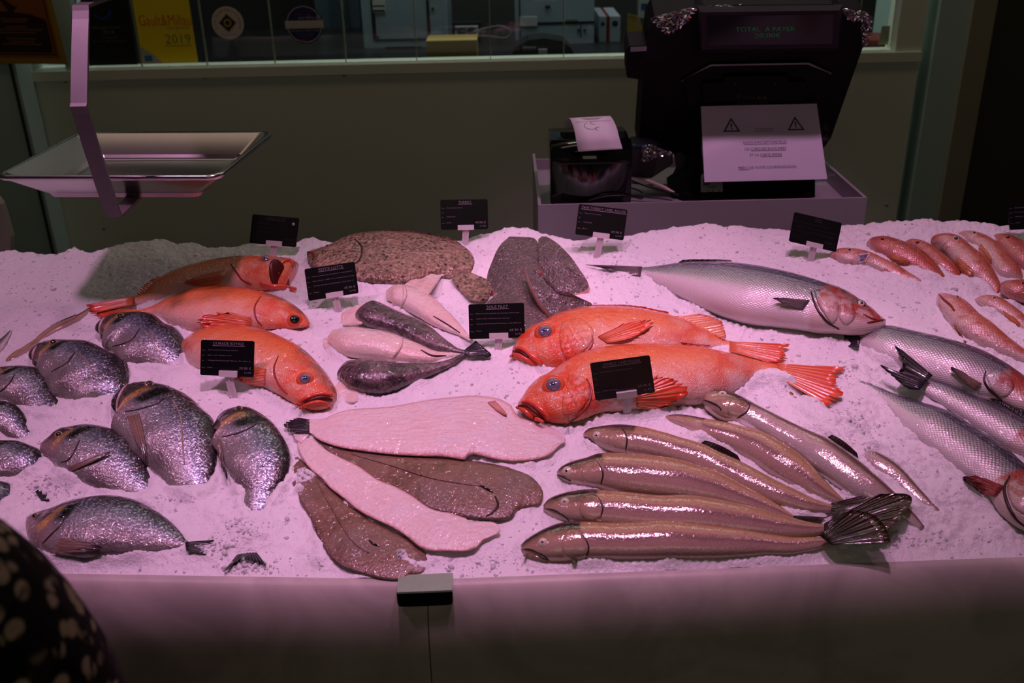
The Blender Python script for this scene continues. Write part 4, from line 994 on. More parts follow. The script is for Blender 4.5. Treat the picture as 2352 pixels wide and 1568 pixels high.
f = mullet('large pale mullet in front with a wet yellow streak along its side', [(1268, 895), (1310, 872), (1380, 875), (1450, 890), (1530, 930), (1590, 985), (1650, 1050), (1750, 1130), (1850, 1220), (1950, 1310), (2050, 1390), (2177, 1480), (2300, 1560), (2450, 1640)],
    [(1272, 905), (1290, 1000), (1310, 1080), (1360, 1160), (1430, 1260), (1500, 1340), (1580, 1410), (1680, 1470), (1800, 1520), (1950, 1570), (2080, 1610), (2177, 1640), (2300, 1690), (2450, 1710)], (1468, 930), 5, MUL_P, (0.006, 0.0), [([(1440, 1200), (1450, 1240)], [(1585, 1400), (1560, 1410)])])
line_on(f, 'mouth', z([(1275, 900), (1330, 960), (1400, 1020), (1440, 1080)]), 3, LINE_RED, 0.0003)
# small blue tag pinned on the golden mullet
qc = [surf_or(m1, *p, 0.004) for p in z([(390, 488), (545, 462), (500, 555), (340, 582)])]
mid_ = sum(qc, Vector()) / 4; nn = (CAM - mid_).normalized()
qc = [on_plane(*p, mid_, (nn + Vector((0, 0, 0.5))).normalized()) for p in z([(390, 488), (545, 462), (500, 555), (340, 582)])]
tg = thing('fish_tag', 'tiny blue and white origin tag clipped on the golden mullet', 'tag', mid_)
qt = Quad(*qc, lift=0.0005)
hexa('tag_card', [p for p in qc], [p - qt.n * 0.0008 for p in qc], plain('tag_white', (226, 224, 228), 0.4), tg)
marks('tag_print', qt, [(0.07, 0.1, 0.93, 0.9)], plain('tag_blue', (28, 30, 84), 0.4), tg)
marks('tag_text', qt, [(0.2, 0.2 + 0.16 * i, 0.2 + 0.1 * (4 + i % 3), 0.28 + 0.16 * i) for i in range(4)], plain('tag_grey', (120, 124, 160), 0.4), tg, 0.0009)
marks('tag_red_mark', qt, [(0.8, 0.6, 0.93, 0.9)], plain('tag_red', (196, 40, 40), 0.4), tg, 0.0009)

# ---- whole turbot and dark portions
z = Z(640, 480, 3.0947)
f = fish('turbot', 'whole speckled brown turbot at the back behind the PETITE LOTTE card', None,
    z([(203, 298), (260, 270), (350, 240), (450, 210), (560, 175), (660, 157), (760, 152), (880, 155), (1000, 167), (1120, 190), (1220, 217), (1300, 262), (1345, 320), (1358, 390), (1345, 470)]),
    z([(210, 315), (240, 370), (300, 430), (400, 470), (540, 500), (660, 515), (780, 525), (900, 530), (1020, 530), (1120, 525), (1200, 515), (1260, 500)]), TURB, 0.2, 0.75, (0.012, 0.004), N=50, Mr=32)
fin(f, 'tail_fin', z([(1340, 440), (1220, 480)]), z([(1535, 520), (1480, 640), (1370, 645), (1270, 560)]), FIN_TURB, (0.012, 0.006), rays=9, nu=22)
fin(f, 'dorsal_fin', z([(560, 180), (880, 160), (1220, 222), (1345, 330)]), z([(560, 165), (880, 145), (1240, 210), (1362, 325)]), FIN_TURB, (0.014, 0.014), jag=0.3, nu=40, rays=20)
eye(f, *z([(320, 300)])[0], 5, EYE_DARK, EYE_DARK, PUPIL)
eye(f, *z([(345, 262)])[0], 4.5, EYE_DARK, EYE_DARK, PUPIL)
line_on(f, 'mouth', z([(205, 305), (235, 310), (260, 340)]), 3, LINE_RED, 0.0)
line_on(f, 'gill_slit', z([(540, 210), (590, 270), (580, 350), (530, 400)]), 2.5, LINE_DK, 0.0)
def slab_piece(label, pts, hs, th, edge_m=FLESH_T, bev=0.004):
    """thick cut portion: outline px with a height above the ice for each corner, skin up, flesh on the cut sides"""
    n = 36; O = crom(pts + [pts[0]], n + 1)[:n]; Hs = crom([(i, a) for i, a in enumerate(hs + [hs[0]])], n + 1)[:n, 1]
    T_ = [on_ice(p[0], p[1], hh) for p, hh in zip(z(O.tolist()), Hs)]
    c = sum(T_, Vector()) / n
    root = thing('turbot_portion', label, 'fish', (c.x, c.y, ice_z(c.x, c.y)), G_TP)
    nr = Vector((0, 0, 0))
    for i in range(n): nr += (T_[i] - c).cross(T_[(i + 1) % n] - c)
    nr.normalize()
    if nr.dot(CAM - c) < 0: nr = -nr
    vs, fs = [c + nr * th * 0.25], []
    R_ = 5
    for i in range(1, R_ + 1):
        t = i / R_
        for j in range(n): vs.append(c + (T_[j] - c) * t + nr * th * 0.25 * (1 - t * t))
    for j in range(n): fs.append((0, 1 + j, 1 + (j + 1) % n))
    for i in range(R_ - 1):
        for j in range(n):
            a = 1 + i * n; fs.append((a + j, a + n + j, a + n + (j + 1) % n, a + (j + 1) % n))
    mesh('skin', vs, fs, DARK, root, True)
    ring = vs[1 + (R_ - 1) * n:]
    v2, f2 = [], []
    for s_ in (0, 1, 2):
        for j in range(n):
            p = ring[j]; o_ = (p - c).normalized()
            v2.append(p + o_ * (0, 0.0025, -0.002)[s_] - nr * (0, th * 0.45, th)[s_])
    for s_ in (0, 1):
        for j in range(n): f2.append((s_ * n + j, (s_ + 1) * n + j, (s_ + 1) * n + (j + 1) % n, s_ * n + (j + 1) % n))
    f2.append(tuple(2 * n + j for j in range(n)))
    mesh('flesh', v2, f2, edge_m, root, True)
    return root
slab_piece('dark turbot portion leaning at the back left of its pile', [(1640, 195), (1740, 198), (1830, 215), (1862, 330), (1855, 440), (1760, 520), (1620, 600), (1520, 580), (1480, 490), (1530, 340), (1575, 255)],
    [0.03, 0.03, 0.03, 0.022, 0.02, 0.014, 0.008, 0.006, 0.006, 0.016, 0.026], 0.018)
slab_piece('dark turbot portion with pale pink flesh showing on its top edge', [(1845, 215), (1880, 190), (1940, 215), (1990, 250), (2060, 320), (2120, 400), (2205, 545), (2120, 600), (2020, 600), (1930, 530), (1870, 440), (1850, 320)],
    [0.04, 0.042, 0.04, 0.036, 0.03, 0.02, 0.008, 0.006, 0.012, 0.016, 0.024, 0.034], 0.02)
slab_piece('broad dark turbot portion lying flat behind the SOLE FILET card', [(1755, 420), (1660, 520), (1560, 600), (1480, 670), (1500, 760), (1600, 860), (1740, 910), (1850, 840), (1975, 775), (1880, 690), (1800, 560)],
    [0.022, 0.018, 0.014, 0.01, 0.008, 0.008, 0.008, 0.008, 0.008, 0.012, 0.018], 0.016)
slab_piece('pointed dark turbot portion folded up with a pink cut edge', [(1752, 412), (1800, 425), (1900, 490), (2000, 560), (2130, 625), (2240, 685), (2120, 730), (1975, 775), (1880, 690), (1810, 570), (1765, 460)],
    [0.05, 0.048, 0.044, 0.036, 0.024, 0.012, 0.012, 0.012, 0.02, 0.034, 0.046], 0.016)

# ---- monkfish tails
def monk(label, top, bot, mat, r=0.55, h=(0, 0), k=0.6, wob=0.05): return fish('monkfish_tail', label, G_MONK, z(top), z(bot), mat, r, k, h, N=44, wob=wob)
def flap(root, name, a, b, mat, h=(0.012, 0.004), on=False): return fin(root, name, z(a), z(b), mat, h, on, nu=14, nv=8, th=0.003, wave=0.0022, rays=2)
f = monk('pale skinned monkfish tail, rearmost with a loose flap of skin', [(790, 580), (860, 535), (960, 550), (1060, 600), (1160, 690), (1260, 790), (1340, 880), (1380, 930)], [(740, 650), (800, 680), (900, 715), (1000, 775), (1100, 835), (1200, 875), (1290, 905), (1360, 940)], FLESH, 0.55, (0.008, 0.006))
flap(f, 'skin_flap', [(860, 555), (1060, 610)], [(1010, 462), (1100, 425), (1165, 460)], FLESH, (0.024, 0.012))
line_on(f, 'dark_seam', z([(1100, 760), (1200, 820), (1290, 880)]), 2, LINE_DK)
line_on(f, 'flesh_fold', z([(890, 545), (900, 620), (870, 690)]), 5, FLESH, 0.001)
f = monk('dark mottled monkfish tail with a small green-black tail fin', [(700, 655), (800, 700), (900, 745), (1000, 790), (1080, 840), (1150, 900), (1210, 945), (1270, 985), (1340, 1005)], [(560, 780), (620, 830), (720, 860), (800, 880), (900, 920), (1000, 965), (1100, 1000), (1200, 1020), (1340, 1030)], MONK, 0.6, (0.01, 0.006))
fin(f, 'tail_fin', z([(1320, 1000), (1320, 1035)]), z([(1400, 935), (1510, 1030), (1480, 1050)]), FIN_BLACK, (0.014, 0.01), rays=6)
flap(f, 'pale_flesh', [(720, 655), (590, 810)], [(560, 680), (450, 740), (455, 820)], FLESH, (0.016, 0.006))
f = monk('pale skinned monkfish tail between the two dark ones', [(420, 860), (520, 836), (650, 847), (780, 872), (880, 912), (1000, 962), (1100, 1002), (1200, 1015), (1310, 1018)], [(340, 940), (420, 1010), (490, 1050), (650, 1075), (780, 1092), (900, 1100), (1000, 1100), (1100, 1090), (1200, 1062), (1310, 1030)], FLESH, 0.6, (0.008, 0.004))
flap(f, 'ragged_flesh_end', [(440, 870), (420, 1010)], [(350, 900), (312, 945), (360, 1020)], FLESH, (0.012, 0.004))
line_on(f, 'dark_seam', z([(1010, 1000), (1090, 1040), (1190, 1042)]), 2.5, LINE_DK)
line_on(f, 'flesh_fold', z([(880, 925), (860, 990), (800, 1060)]), 4, FLESH, 0.001)
f = monk('dark mottled monkfish tail nearest the front of its group', [(500, 1075), (600, 1060), (720, 1065), (850, 1080), (1000, 1085), (1120, 1085), (1220, 1060), (1300, 1025), (1380, 1000)], [(432, 1200), (480, 1245), (550, 1292), (640, 1312), (740, 1312), (840, 1277), (950, 1232), (1050, 1192), (1150, 1152), (1230, 1112), (1300, 1062), (1380, 1015)], MONK, 0.6, (0.006, 0.008))
flap(f, 'pale_flesh', [(440, 1215), (620, 1310)], [(370, 1300), (480, 1372), (625, 1350)], FLESH, (0.008, 0.003))

# ---- soles
z = Z(600, 860, 2.904)
f = fish('sole', 'brown skinned sole, nearest the front edge with ice on it', G_SOLE,
    z([(240, 530), (300, 580), (370, 670), (460, 740), (540, 820), (640, 890), (720, 950), (860, 1030), (960, 1080), (1050, 1140), (1115, 1190), (1105, 1260), (1085, 1310)]),
    z([(225, 570), (208, 650), (215, 740), (258, 800), (280, 880), (350, 980), (380, 1060), (430, 1150), (480, 1230), (560, 1290), (700, 1330), (800, 1355), (900, 1358), (1000, 1335), (1070, 1318)]), SOLE_B, 0.11, 0.7, (0.002, 0.001), N=50, Mr=32)
line_on(f, 'mouth', z([(720, 1105), (750, 1130), (790, 1145)]), 3, PUPIL, 0.0004)
line_on(f, 'lateral_ridge', z([(330, 640), (450, 850), (560, 1040), (640, 1140), (720, 1190)]), 3, SOLE_B, 0.0)
f = fish('sole', 'brown skinned sole in the middle of the group', G_SOLE,
    z([(1860, 850), (1865, 780), (1840, 720), (1790, 655), (1700, 620), (1500, 580), (1300, 555), (1100, 540), (900, 525), (750, 505), (600, 475), (450, 425), (350, 390)]),
    z([(1855, 872), (1800, 890), (1700, 915), (1590, 962), (1500, 964), (1400, 955), (1280, 935), (1150, 900), (1050, 860), (950, 805), (830, 745), (700, 675), (570, 585), (450, 505), (355, 425)]), SOLE_B, 0.12, 0.75, (0.004, 0.004), N=50, Mr=32)
line_on(f, 'mouth', z([(1462, 740), (1500, 760), (1545, 785)]), 3.5, PUPIL, 0.0004)
line_on(f, 'gill_slit', z([(1560, 810), (1580, 870), (1540, 920), (1500, 945)]), 3, LINE_DK, 0.0)
line_on(f, 'lateral_ridge', z([(600, 530), (850, 600), (1100, 680), (1300, 720), (1470, 745)]), 3, SOLE_B, 0.0)
f = fish('sole', 'white undersided sole lying diagonally between the two brown ones', G_SOLE,
    z([(1592, 1040), (1570, 990), (1500, 970), (1350, 950), (1200, 900), (1060, 850), (960, 780), (850, 720), (720, 660), (600, 570), (480, 520), (380, 450), (330, 402), (270, 400)]),
    z([(1588, 1062), (1440, 1112), (1380, 1172), (1250, 1178), (1140, 1180), (1050, 1122), (950, 1062), (850, 1012), (700, 932), (620, 872), (520, 802), (450, 722), (350, 642), (290, 562), (265, 470)]), SOLE_W, 0.1, 0.9, (0.008, 0.006), N=50, Mr=32)
fin(f, 'tail_fin', z([(320, 400), (265, 460)]), z([(205, 380), (225, 430)]), SOLE_W, (0.008, 0.006))
f = fish('sole', 'large white undersided sole with a black tail, behind the others', G_SOLE,
    z([(2032, 430), (1950, 350), (1800, 310), (1650, 262), (1560, 182), (1540, 142), (1420, 128), (1300, 140), (1130, 160), (970, 190), (830, 210), (700, 217), (560, 232), (460, 262), (380, 290), (290, 295)]),
    z([(2030, 445), (1950, 505), (1850, 560), (1700, 584), (1550, 584), (1400, 568), (1200, 543), (1070, 543), (900, 533), (700, 508), (540, 483), (420, 443), (350, 392), (290, 382)]), SOLE_W, 0.1, 0.9, (0.008, 0.008), N=50, Mr=32)
fin(f, 'tail_fin', z([(320, 298), (320, 382)]), z([(205, 280), (150, 330), (170, 390)]), FIN_BLACK, (0.012, 0.008), jag=0.25, rays=8, rnd=0.35)
fin(f, 'pectoral_fin', z([(1510, 190), (1560, 180)]), z([(1600, 275), (1660, 290)]), mat_fin('pink_fin', (228, 140, 128), (238, 178, 166), (226, 128, 118)), (0.002, 0.003), True)

# ---- breams
def bream(label, zz, top, bot, ey=None, er=7, h=(0.016, -0.012), k=0.6, r=0.42, pec=None, extra=None):
    f = fish('gilthead_bream', label, G_BREAM, zz(top), zz(bot), BREAM, r, k, h, N=46, Mr=28)
    if ey: eye(f, *zz([ey])[0], er * 1.35, mat_eye_gold, EYE_DARK, PUPIL, 0.6)
    if pec: fin(f, 'pectoral_fin', zz(pec[0]), zz(pec[1]), FIN_BROWN, (0.002, 0.005), True, rays=7)
    return f
mat_eye_gold = plain('gold_eye_ring', (198, 168, 124), 0.2, metal=0.3, coat=0.6)
za, zb, zc = Z(0, 680, 5.113), Z(250, 850, 3.92), Z(0, 900, 3.647)
f = bream('gilthead bream farthest back, its forehead against the red perch', za,
    [(1172, 425), (1180, 340), (1200, 285), (1260, 225), (1350, 185), (1450, 165), (1620, 142), (1720, 160), (1850, 230), (1960, 310), (2050, 400), (2120, 510), (2160, 600), (2200, 710), (2225, 790)],
    [(1172, 445), (1220, 530), (1330, 610), (1420, 690), (1480, 780), (1530, 860), (1650, 905), (1800, 925), (1950, 930)], (1410, 232), 7)
line_on(f, 'gill_slit', za([(1640, 380), (1560, 500), (1440, 560), (1320, 590)]), 2, LINE_DK)
line_on(f, 'lateral_line', za([(1650, 370), (1760, 460), (1850, 600), (1900, 760)]), 1.6, GILL_SILVER)
f = bream('gilthead bream with a clear dark forehead, second row, left of the rearmost bream', za,
    [(382, 740), (395, 650), (450, 560), (550, 510), (660, 485), (780, 468), (880, 455), (1000, 470), (1130, 520), (1250, 590), (1340, 650), (1400, 750), (1450, 850), (1480, 930), (1490, 1010), (1470, 1110)],
    [(382, 765), (430, 825), (530, 870), (600, 930), (650, 1020), (690, 1120), (740, 1240), (830, 1310), (960, 1370), (1100, 1390)], (625, 542), 7.5)
fin(f, 'dorsal_fin', za([(1340, 650), (1480, 960)]), za([(1395, 600), (1530, 850)]), FIN_GREY, (0.02, 0.012), jag=0.15)
line_on(f, 'gill_slit', za([(880, 650), (800, 770), (690, 840), (600, 890)]), 2, LINE_DK)
line_on(f, 'lateral_line', za([(870, 640), (960, 700), (1060, 820), (1130, 980)]), 1.6, GILL_SILVER)
f = bream('uppermost gilthead bream cut by the left edge, its dark shoulder patch showing', za,
    [(-110, 940), (-60, 855), (0, 812), (120, 790), (250, 788), (380, 805), (480, 850), (560, 960), (620, 1080), (680, 1200), (720, 1280), (765, 1400)],
    [(-110, 960), (-60, 1060), (0, 1150), (60, 1220), (150, 1320), (250, 1410), (350, 1460), (500, 1490)], (-25, 880), 7)
line_on(f, 'gill_slit', za([(170, 920), (120, 1010), (40, 1090), (-10, 1130)]), 2, LINE_DK)
f = bream('largest gilthead bream, upright in the centre of the group with gold cheek', zb,
    [(66, 370), (80, 270), (120, 180), (200, 97), (280, 75), (390, 68), (470, 85), (560, 110), (660, 160), (740, 230), (820, 290), (870, 335), (905, 410), (940, 500), (953, 620), (953, 750), (950, 900), (930, 1010), (890, 1100), (860, 1180)],
    [(66, 390), (110, 440), (150, 510), (190, 590), (240, 690), (300, 810), (350, 910), (420, 1010), (530, 1120), (640, 1200), (720, 1240)], (365, 124), 8.5, (0.02, -0.012),
    pec=([(165, 425), (280, 400)], [(330, 790), (382, 850)]))
line_on(f, 'gill_slit', zb([(500, 250), (440, 300), (350, 330), (230, 360), (150, 370)]), 2.2, LINE_DK)
line_on(f, 'lateral_line', zb([(560, 250), (640, 400), (660, 600), (680, 850)]), 1.8, GILL_SILVER)
f = bream('slim gilthead bream right of the largest, its tail sinking into ice', zb,
    [(945, 505), (1010, 425), (1080, 352), (1150, 318), (1200, 303), (1260, 315), (1350, 350), (1440, 410), (1520, 500), (1590, 610), (1617, 700), (1617, 820), (1592, 930), (1545, 1020), (1500, 1100), (1470, 1190), (1430, 1280), (1390, 1380)],
    [(945, 525), (960, 600), (1000, 680), (1045, 780), (1075, 880), (1090, 980), (1115, 1080), (1150, 1200), (1180, 1300), (1230, 1380), (1290, 1440)], (1170, 345), 7, (0.016, -0.01),
    pec=([(975, 625), (1010, 625)], [(1050, 1000), (1082, 960)]))
line_on(f, 'gill_slit', zb([(1330, 480), (1270, 520), (1150, 570), (1020, 600)]), 2.2, LINE_DK)
fin(f, 'tail_fin', [(548, 1268), (585, 1262)], [(514, 1312), (560, 1290), (616, 1302)], FIN_BLACK, (-0.001, 0.003), jag=0.45)
f = bream('dark gilthead bream with an orange eye patch below the upright one', zc,
    [(343, 420), (390, 380), (450, 340), (510, 297), (570, 285), (660, 257), (750, 247), (850, 260), (950, 290), (1040, 345), (1110, 430), (1160, 530), (1210, 640), (1260, 740), (1300, 850), (1315, 920)],
    [(345, 432), (370, 520), (440, 560), (530, 610), (590, 670), (640, 720), (710, 780), (780, 840), (860, 890), (1000, 930), (1150, 960), (1250, 960)], (490, 356), 7, pec=([(575, 632), (600, 660)], [(920, 505), (930, 540)]))
line_on(f, 'gill_slit', zc([(670, 400), (620, 500), (570, 570), (510, 590)]), 2.2, LINE_DK)
f = bream('second gilthead bream down the left edge, only its blue back showing', zc,
    [(-180, 110), (-100, 52), (0, 48), (70, 70), (130, 110), (180, 180), (230, 270), (280, 350), (335, 440)],
    [(-180, 130), (-120, 250), (-50, 330), (50, 390), (130, 430), (200, 450), (290, 470)])
f = bream('third gilthead bream down the left edge, half under ice', zc,
    [(-150, 455), (-80, 392), (0, 370), (90, 368), (180, 400), (260, 450), (320, 510), (370, 570), (425, 640)],
    [(-150, 480), (-100, 600), (-50, 700), (40, 775), (130, 790), (220, 780), (320, 760)])
fin(f, 'tail_fin', [(95, 1150), (112, 1152)], [(80, 1128), (104, 1116), (132, 1132)], FIN_BLACK, (-0.001, 0.003), jag=0.4)
f = bream('gilthead bream glimpsed behind the dark sleeve at the left edge', Z(0, 0, 1),
    [(-90, 1140), (-60, 1110), (-20, 1102), (8, 1112), (22, 1128), (34, 1148)], [(-90, 1150), (-60, 1190), (-20, 1200), (10, 1190), (30, 1170)])
f = bream('blue silver gilthead bream lying flat along the front edge', Z(0, 0, 1),
    [(62, 1184), (82, 1170), (110, 1158), (132, 1150), (165, 1144), (197, 1139), (236, 1135), (269, 1138), (296, 1146), (340, 1169), (376, 1194), (412, 1226), (436, 1248)],
    [(62, 1190), (75, 1222), (95, 1254), (118, 1266), (150, 1275), (200, 1281), (260, 1284), (320, 1283), (370, 1277), (410, 1268), (436, 1260)], (80, 1184), 6.5, (0.003, -0.002), k=0.4,
    pec=([(118, 1268), (140, 1238)], [(240, 1264), (232, 1250)]))
line_on(f, 'gill_slit', [(150, 1185), (140, 1205), (115, 1230), (98, 1248)], 2.4, LINE_DK)
fin(f, 'tail_fin', [(425, 1244), (428, 1264)], [(500, 1238), (470, 1262), (478, 1275)], FIN_BLACK, (0.008, 0.003), jag=0.3)
LIP_PALE = plain('pale_lip', (214, 184, 180), 0.3, coat=0.4)
for nm_, zz, pts in (('gilthead_bream', za, [(1172, 440), (1176, 360), (1200, 290), (1230, 255)]), ('gilthead_bream.001', za, [(384, 745), (398, 655), (430, 590)]), ('gilthead_bream.003', zb, [(70, 380), (82, 275), (120, 185), (165, 130)])):
    line_on(bpy.data.objects[nm_], 'lip', zz(pts), 3.2, LIP_PALE, 0.0006)
# ---- slim fish at the left
z = za
f = fish('slender_fish', 'slender brown wet fish lying behind the breams on the left', None,
    z([(1110, 100), (1060, 125), (950, 190), (850, 240), (700, 300), (600, 350), (500, 420), (420, 490), (330, 550), (260, 600), (180, 640), (95, 715), (75, 775)]),
    z([(1100, 170), (1050, 205), (960, 265), (850, 340), (760, 390), (660, 440), (560, 500), (460, 570), (390, 640), (310, 690), (240, 740), (170, 790), (100, 810)]), CHAR, 0.6, 0.45, (0.002, 0.0))
fin(f, 'dorsal_fin', z([(900, 225), (600, 360)]), z([(880, 212), (590, 342)]), FIN_BROWN, (0.010, 0.012))
f = fish('slender_fish', 'pointed grey fish tail poking in at the far left edge', None,
    z([(-260, 700), (-120, 590), (0, 492), (60, 445), (110, 402), (132, 396)]), z([(-260, 860), (-120, 770), (0, 660), (50, 580), (100, 490), (138, 412)]), BASS, 0.4, 0.5, (0.002, 0.004))
# ================================================================== PRICE CARDS
CARD_M = plain('black_card', (17, 15, 20), 0.32, var=0.1, nscale=30)
PRINT_M = plain('pale_print', (176, 164, 182), 0.5)
PRINT_DIM = plain('faint_print', (74, 66, 80), 0.5)
CLIP_M = plain('white_clip', (236, 230, 232), 0.3)
STEM_M = plain('clear_white_stem', (214, 204, 206), 0.25, var=0.08, nscale=60)
def round_rect(r, aspect, n=5, u0=0, u1=1, v0=0, v1=1):
    ru, rv = r, r * aspect; pts = []
    for cu, cv, a0 in ((u0 + ru, v0 + rv, 180), (u1 - ru, v0 + rv, 270), (u1 - ru, v1 - rv, 0), (u0 + ru, v1 - rv, 90)):
        for i in range(n + 1):
            a = R(a0 + 90 * i / n); pts.append((cu + ru * math.cos(a), cv + rv * math.sin(a)))
    return pts
def price_card(label, quad, base, title, rows, price, dim=False, tw=0.5, flake=False, tilt=14):
    P = on_ice(*base); n = Vector((0, -math.cos(R(tilt)), math.sin(R(tilt))))
    c4 = [on_plane(*p, P, n) for p in quad]
    c = thing('price_card', label, 'price card', P, 'price cards standing in the ice')
    q = Quad(*c4, lift=0.0004)
    asp = q.w / q.h
    prism('card', [q.p(u, v, 0) for u, v in round_rect(0.035, asp)], -q.n * 0.0009, CARD_M, c)
    pm = PRINT_DIM if dim else PRINT_M
    lettering('title', q, [(title, 0.52, 0.125, 0.082, 'C', tw)], pm, c)
    marks('title_underline', q, [(0.52 - tw / 2 - 0.015, 0.145, 0.52 + tw / 2 + 0.015, 0.158)], pm, c)
    it = []
    for i, (a, b) in enumerate(rows):
        v = 0.285 + 0.148 * i + (0.055 if i == 3 else 0)
        it.append((a, 0.03, v + 0.012, 0.03, 'L'))
        if b: it.append((b, 0.135, v, 0.032, 'L', min(0.82, 0.0142 * len(b) + 0.02)))
    lettering('details', q, it, pm, c)
    lettering('price', q, [(price, 0.95, 0.80, 0.07, 'R', 0.22), ('Le KG', 0.95, 0.905, 0.05, 'R', 0.12)], pm, c)
    cl = hexa('clip', [q.p(u, v, 0.004) for u, v in ((0.36, 0.845), (0.70, 0.845), (0.70, 1.01), (0.36, 1.01))], [q.p(u, v, -0.004) for u, v in ((0.36, 0.845), (0.70, 0.845), (0.70, 1.01), (0.36, 1.01))], CLIP_M, c, 0.0008)
    t0 = q.p(0.53, 1.0, 0.0); up = (t0 - P).normalized(); sx = up.cross(n).normalized()
    if sx.x < 0: sx = -sx
    b0 = P - up * 0.03
    wv = 0.0056
    hexa('stem', [t0 - sx * wv + q.n * 0.001, t0 + sx * wv + q.n * 0.001, b0 + sx * wv + q.n * 0.001, b0 - sx * wv + q.n * 0.001],
         [t0 - sx * wv - q.n * 0.001, t0 + sx * wv - q.n * 0.001, b0 + sx * wv - q.n * 0.001, b0 - sx * wv - q.n * 0.001], STEM_M, c)
    hexa('stem_rib', [t0 - sx * 0.0008 + q.n * 0.0024, t0 + sx * 0.0008 + q.n * 0.0024, b0 + sx * 0.0008 + q.n * 0.0024, b0 - sx * 0.0008 + q.n * 0.0024],
         [t0 - sx * 0.0008, t0 + sx * 0.0008, b0 + sx * 0.0008, b0 - sx * 0.0008], STEM_M, c)
    if flake: dome('ice_speck', q.p(0.89, 0.22, 0), q.n, 0.0028, 0.001, ICE_CHUNK, c, 8, 3)
    return c
ATL = 'Atlantique Nord-Est (Sauf Mer Baltique) - Zone FAO n 27'
price_card('black DORADE ROYALE card in front of the red perch', [(461.7, 780), (584.7, 783.4), (582.5, 865.7), (459.6, 861)], (537, 912), 'DORADE ROYALE',
    [('Nom.', 'Sparus aurata (dorade royale, daurade)'), ('Mét.', 'Ligne - LLS - Palangres calées'), ('Ori.', ATL), ('Mode.', 'Pêche')], '39.90 €', tw=0.57)
price_card('black PETITE LOTTE card before the turbot', [(699, 617.8), (814.4, 600.8), (823.9, 673), (709, 691)], (778, 716), 'PETITE LOTTE',
    [('Nom.', 'Lophius piscatorius (baudroie commune, lotte, baudroie)'), ('Mét.', 'Filets maillants - GNS - Filets maillants calés (ancrés)'), ('Ori.', ATL), ('Mode.', 'Pêche')], '45.90 €', tw=0.48)
price_card('black SOLE FILET card beside the perch snout', [(1075.8, 699), (1203.5, 695.4), (1206, 774.6), (1078, 779)], (1143.8, 806), 'SOLE FILET',
    [('Nom.', 'Microstomus kitt (limande sole commune, limande-sole)'), ('Mét.', 'Chalut - OTB - Chaluts de fond à panneaux'), ('Ori.', ATL), ('Mode.', 'Pêche')], '69.90 €', tw=0.38)
price_card('black OMBLE CHEVALIER card above the chars', [(1355, 834), (1492.3, 815.7), (1504.8, 900.9), (1368, 920)], (1441, 964), 'OMBLE CHEVALIER',
    [('Nom.', 'Salvelinus alpinus (omble chevalier)'), ('Mét.', ''), ('Ori.', ''), ('Mode.', 'ELEVEES CEVENNES')], '29,90 €', tw=0.62, tilt=-3)
price_card('black TURBOT card at the back edge of the ice', [(1011, 459), (1120, 457), (1121.4, 526), (1012.6, 528)], (1068, 562), 'TURBOT',
    [('Nom.', 'Psetta maxima (turbot)'), ('Mét.', ''), ('Ori.', 'NOIRMOUTIER'), ('Mode.', 'PECHE')], '49,90 €', tw=0.27)
price_card('black PAVE TURBOT LABEL ROUGE card before the white till stand', [(1330, 468), (1441.8, 481.6), (1432, 552), (1320.8, 538)], (1370.5, 592), 'PAVE TURBOT LABEL ROUGE',
    [('Nom.', 'Psetta maxima (turbot)'), ('Mét.', ''), ('Ori.', 'NOIRMOUTIER'), ('Mode.', 'Elevé')], '69,90 €', tw=0.9)
price_card('black BAR card tilted at the right of the till stand', [(1824.5, 486.5), (1934, 512), (1920, 578.8), (1811.5, 554)], (1860, 602), 'BAR',
    [('Nom.', 'Dicentrarchus labrax (bar commun, loup, bar)'), ('Mét.', 'Ligne - LTL - Lignes à main et lignes avec cannes mécanisées'), ('Ori.', ATL), ('Mode.', 'Pêche')], '49,90 €', True, 0.14)
price_card('black card with faint lettering and an ice speck at the back left', [(580, 491.7), (687.5, 500.8), (680, 567.8), (572.7, 558)], (626.8, 596), 'SEBASTE',
    [('Nom.', 'Sebastes marinus'), ('Mét.', 'Chalut - OTB - Chaluts'), ('Ori.', 'Atlantique Nord-Est'), ('Mode.', 'Pêche')], '24,90 €', True, 0.4, True)
price_card('black card cut by the right edge above the mullets', [(2314, 459.8), (2424, 451), (2430, 522), (2319, 528.3)], (2376, 562), 'ROUGET',
    [('Nom.', 'Mullus surmuletus (rouget)'), ('Mét.', 'Filets maillants'), ('Ori.', ATL), ('Mode.', 'Pêche')], '29,90 €', tw=0.3)

# ------------------------------------------------------------------ bracket on the joint of the stone front
cl_, cr_ = at_z(915, 1326, Z_FRONT + 0.003), at_z(1040, 1321, Z_FRONT + 0.003)
dx_ = (cr_ - cl_); dx_.z = 0; nx_ = Vector((dx_.y, -dx_.x, 0)).normalized()
bk = thing('joint_bracket', 'small folded steel bracket clamped over the stone front joint', 'bracket', (cl_ + cr_) / 2)
o3 = nx_ * 0.027; zt = Z_FRONT + 0.0035
def cpt(p, off, zz): return Vector((p.x, p.y, 0)) + nx_ * off + Vector((0, 0, zz))
hexa('top_plate', [cpt(cl_, -0.004, zt), cpt(cr_, -0.004, zt), cpt(cr_, 0.027, zt), cpt(cl_, 0.027, zt)], [cpt(cl_, -0.004, zt - 0.003), cpt(cr_, -0.004, zt - 0.003), cpt(cr_, 0.027, zt - 0.003), cpt(cl_, 0.027, zt - 0.003)], STEEL_R, bk, 0.0006)
e_ = dx_.normalized()
W2 = dx_.length
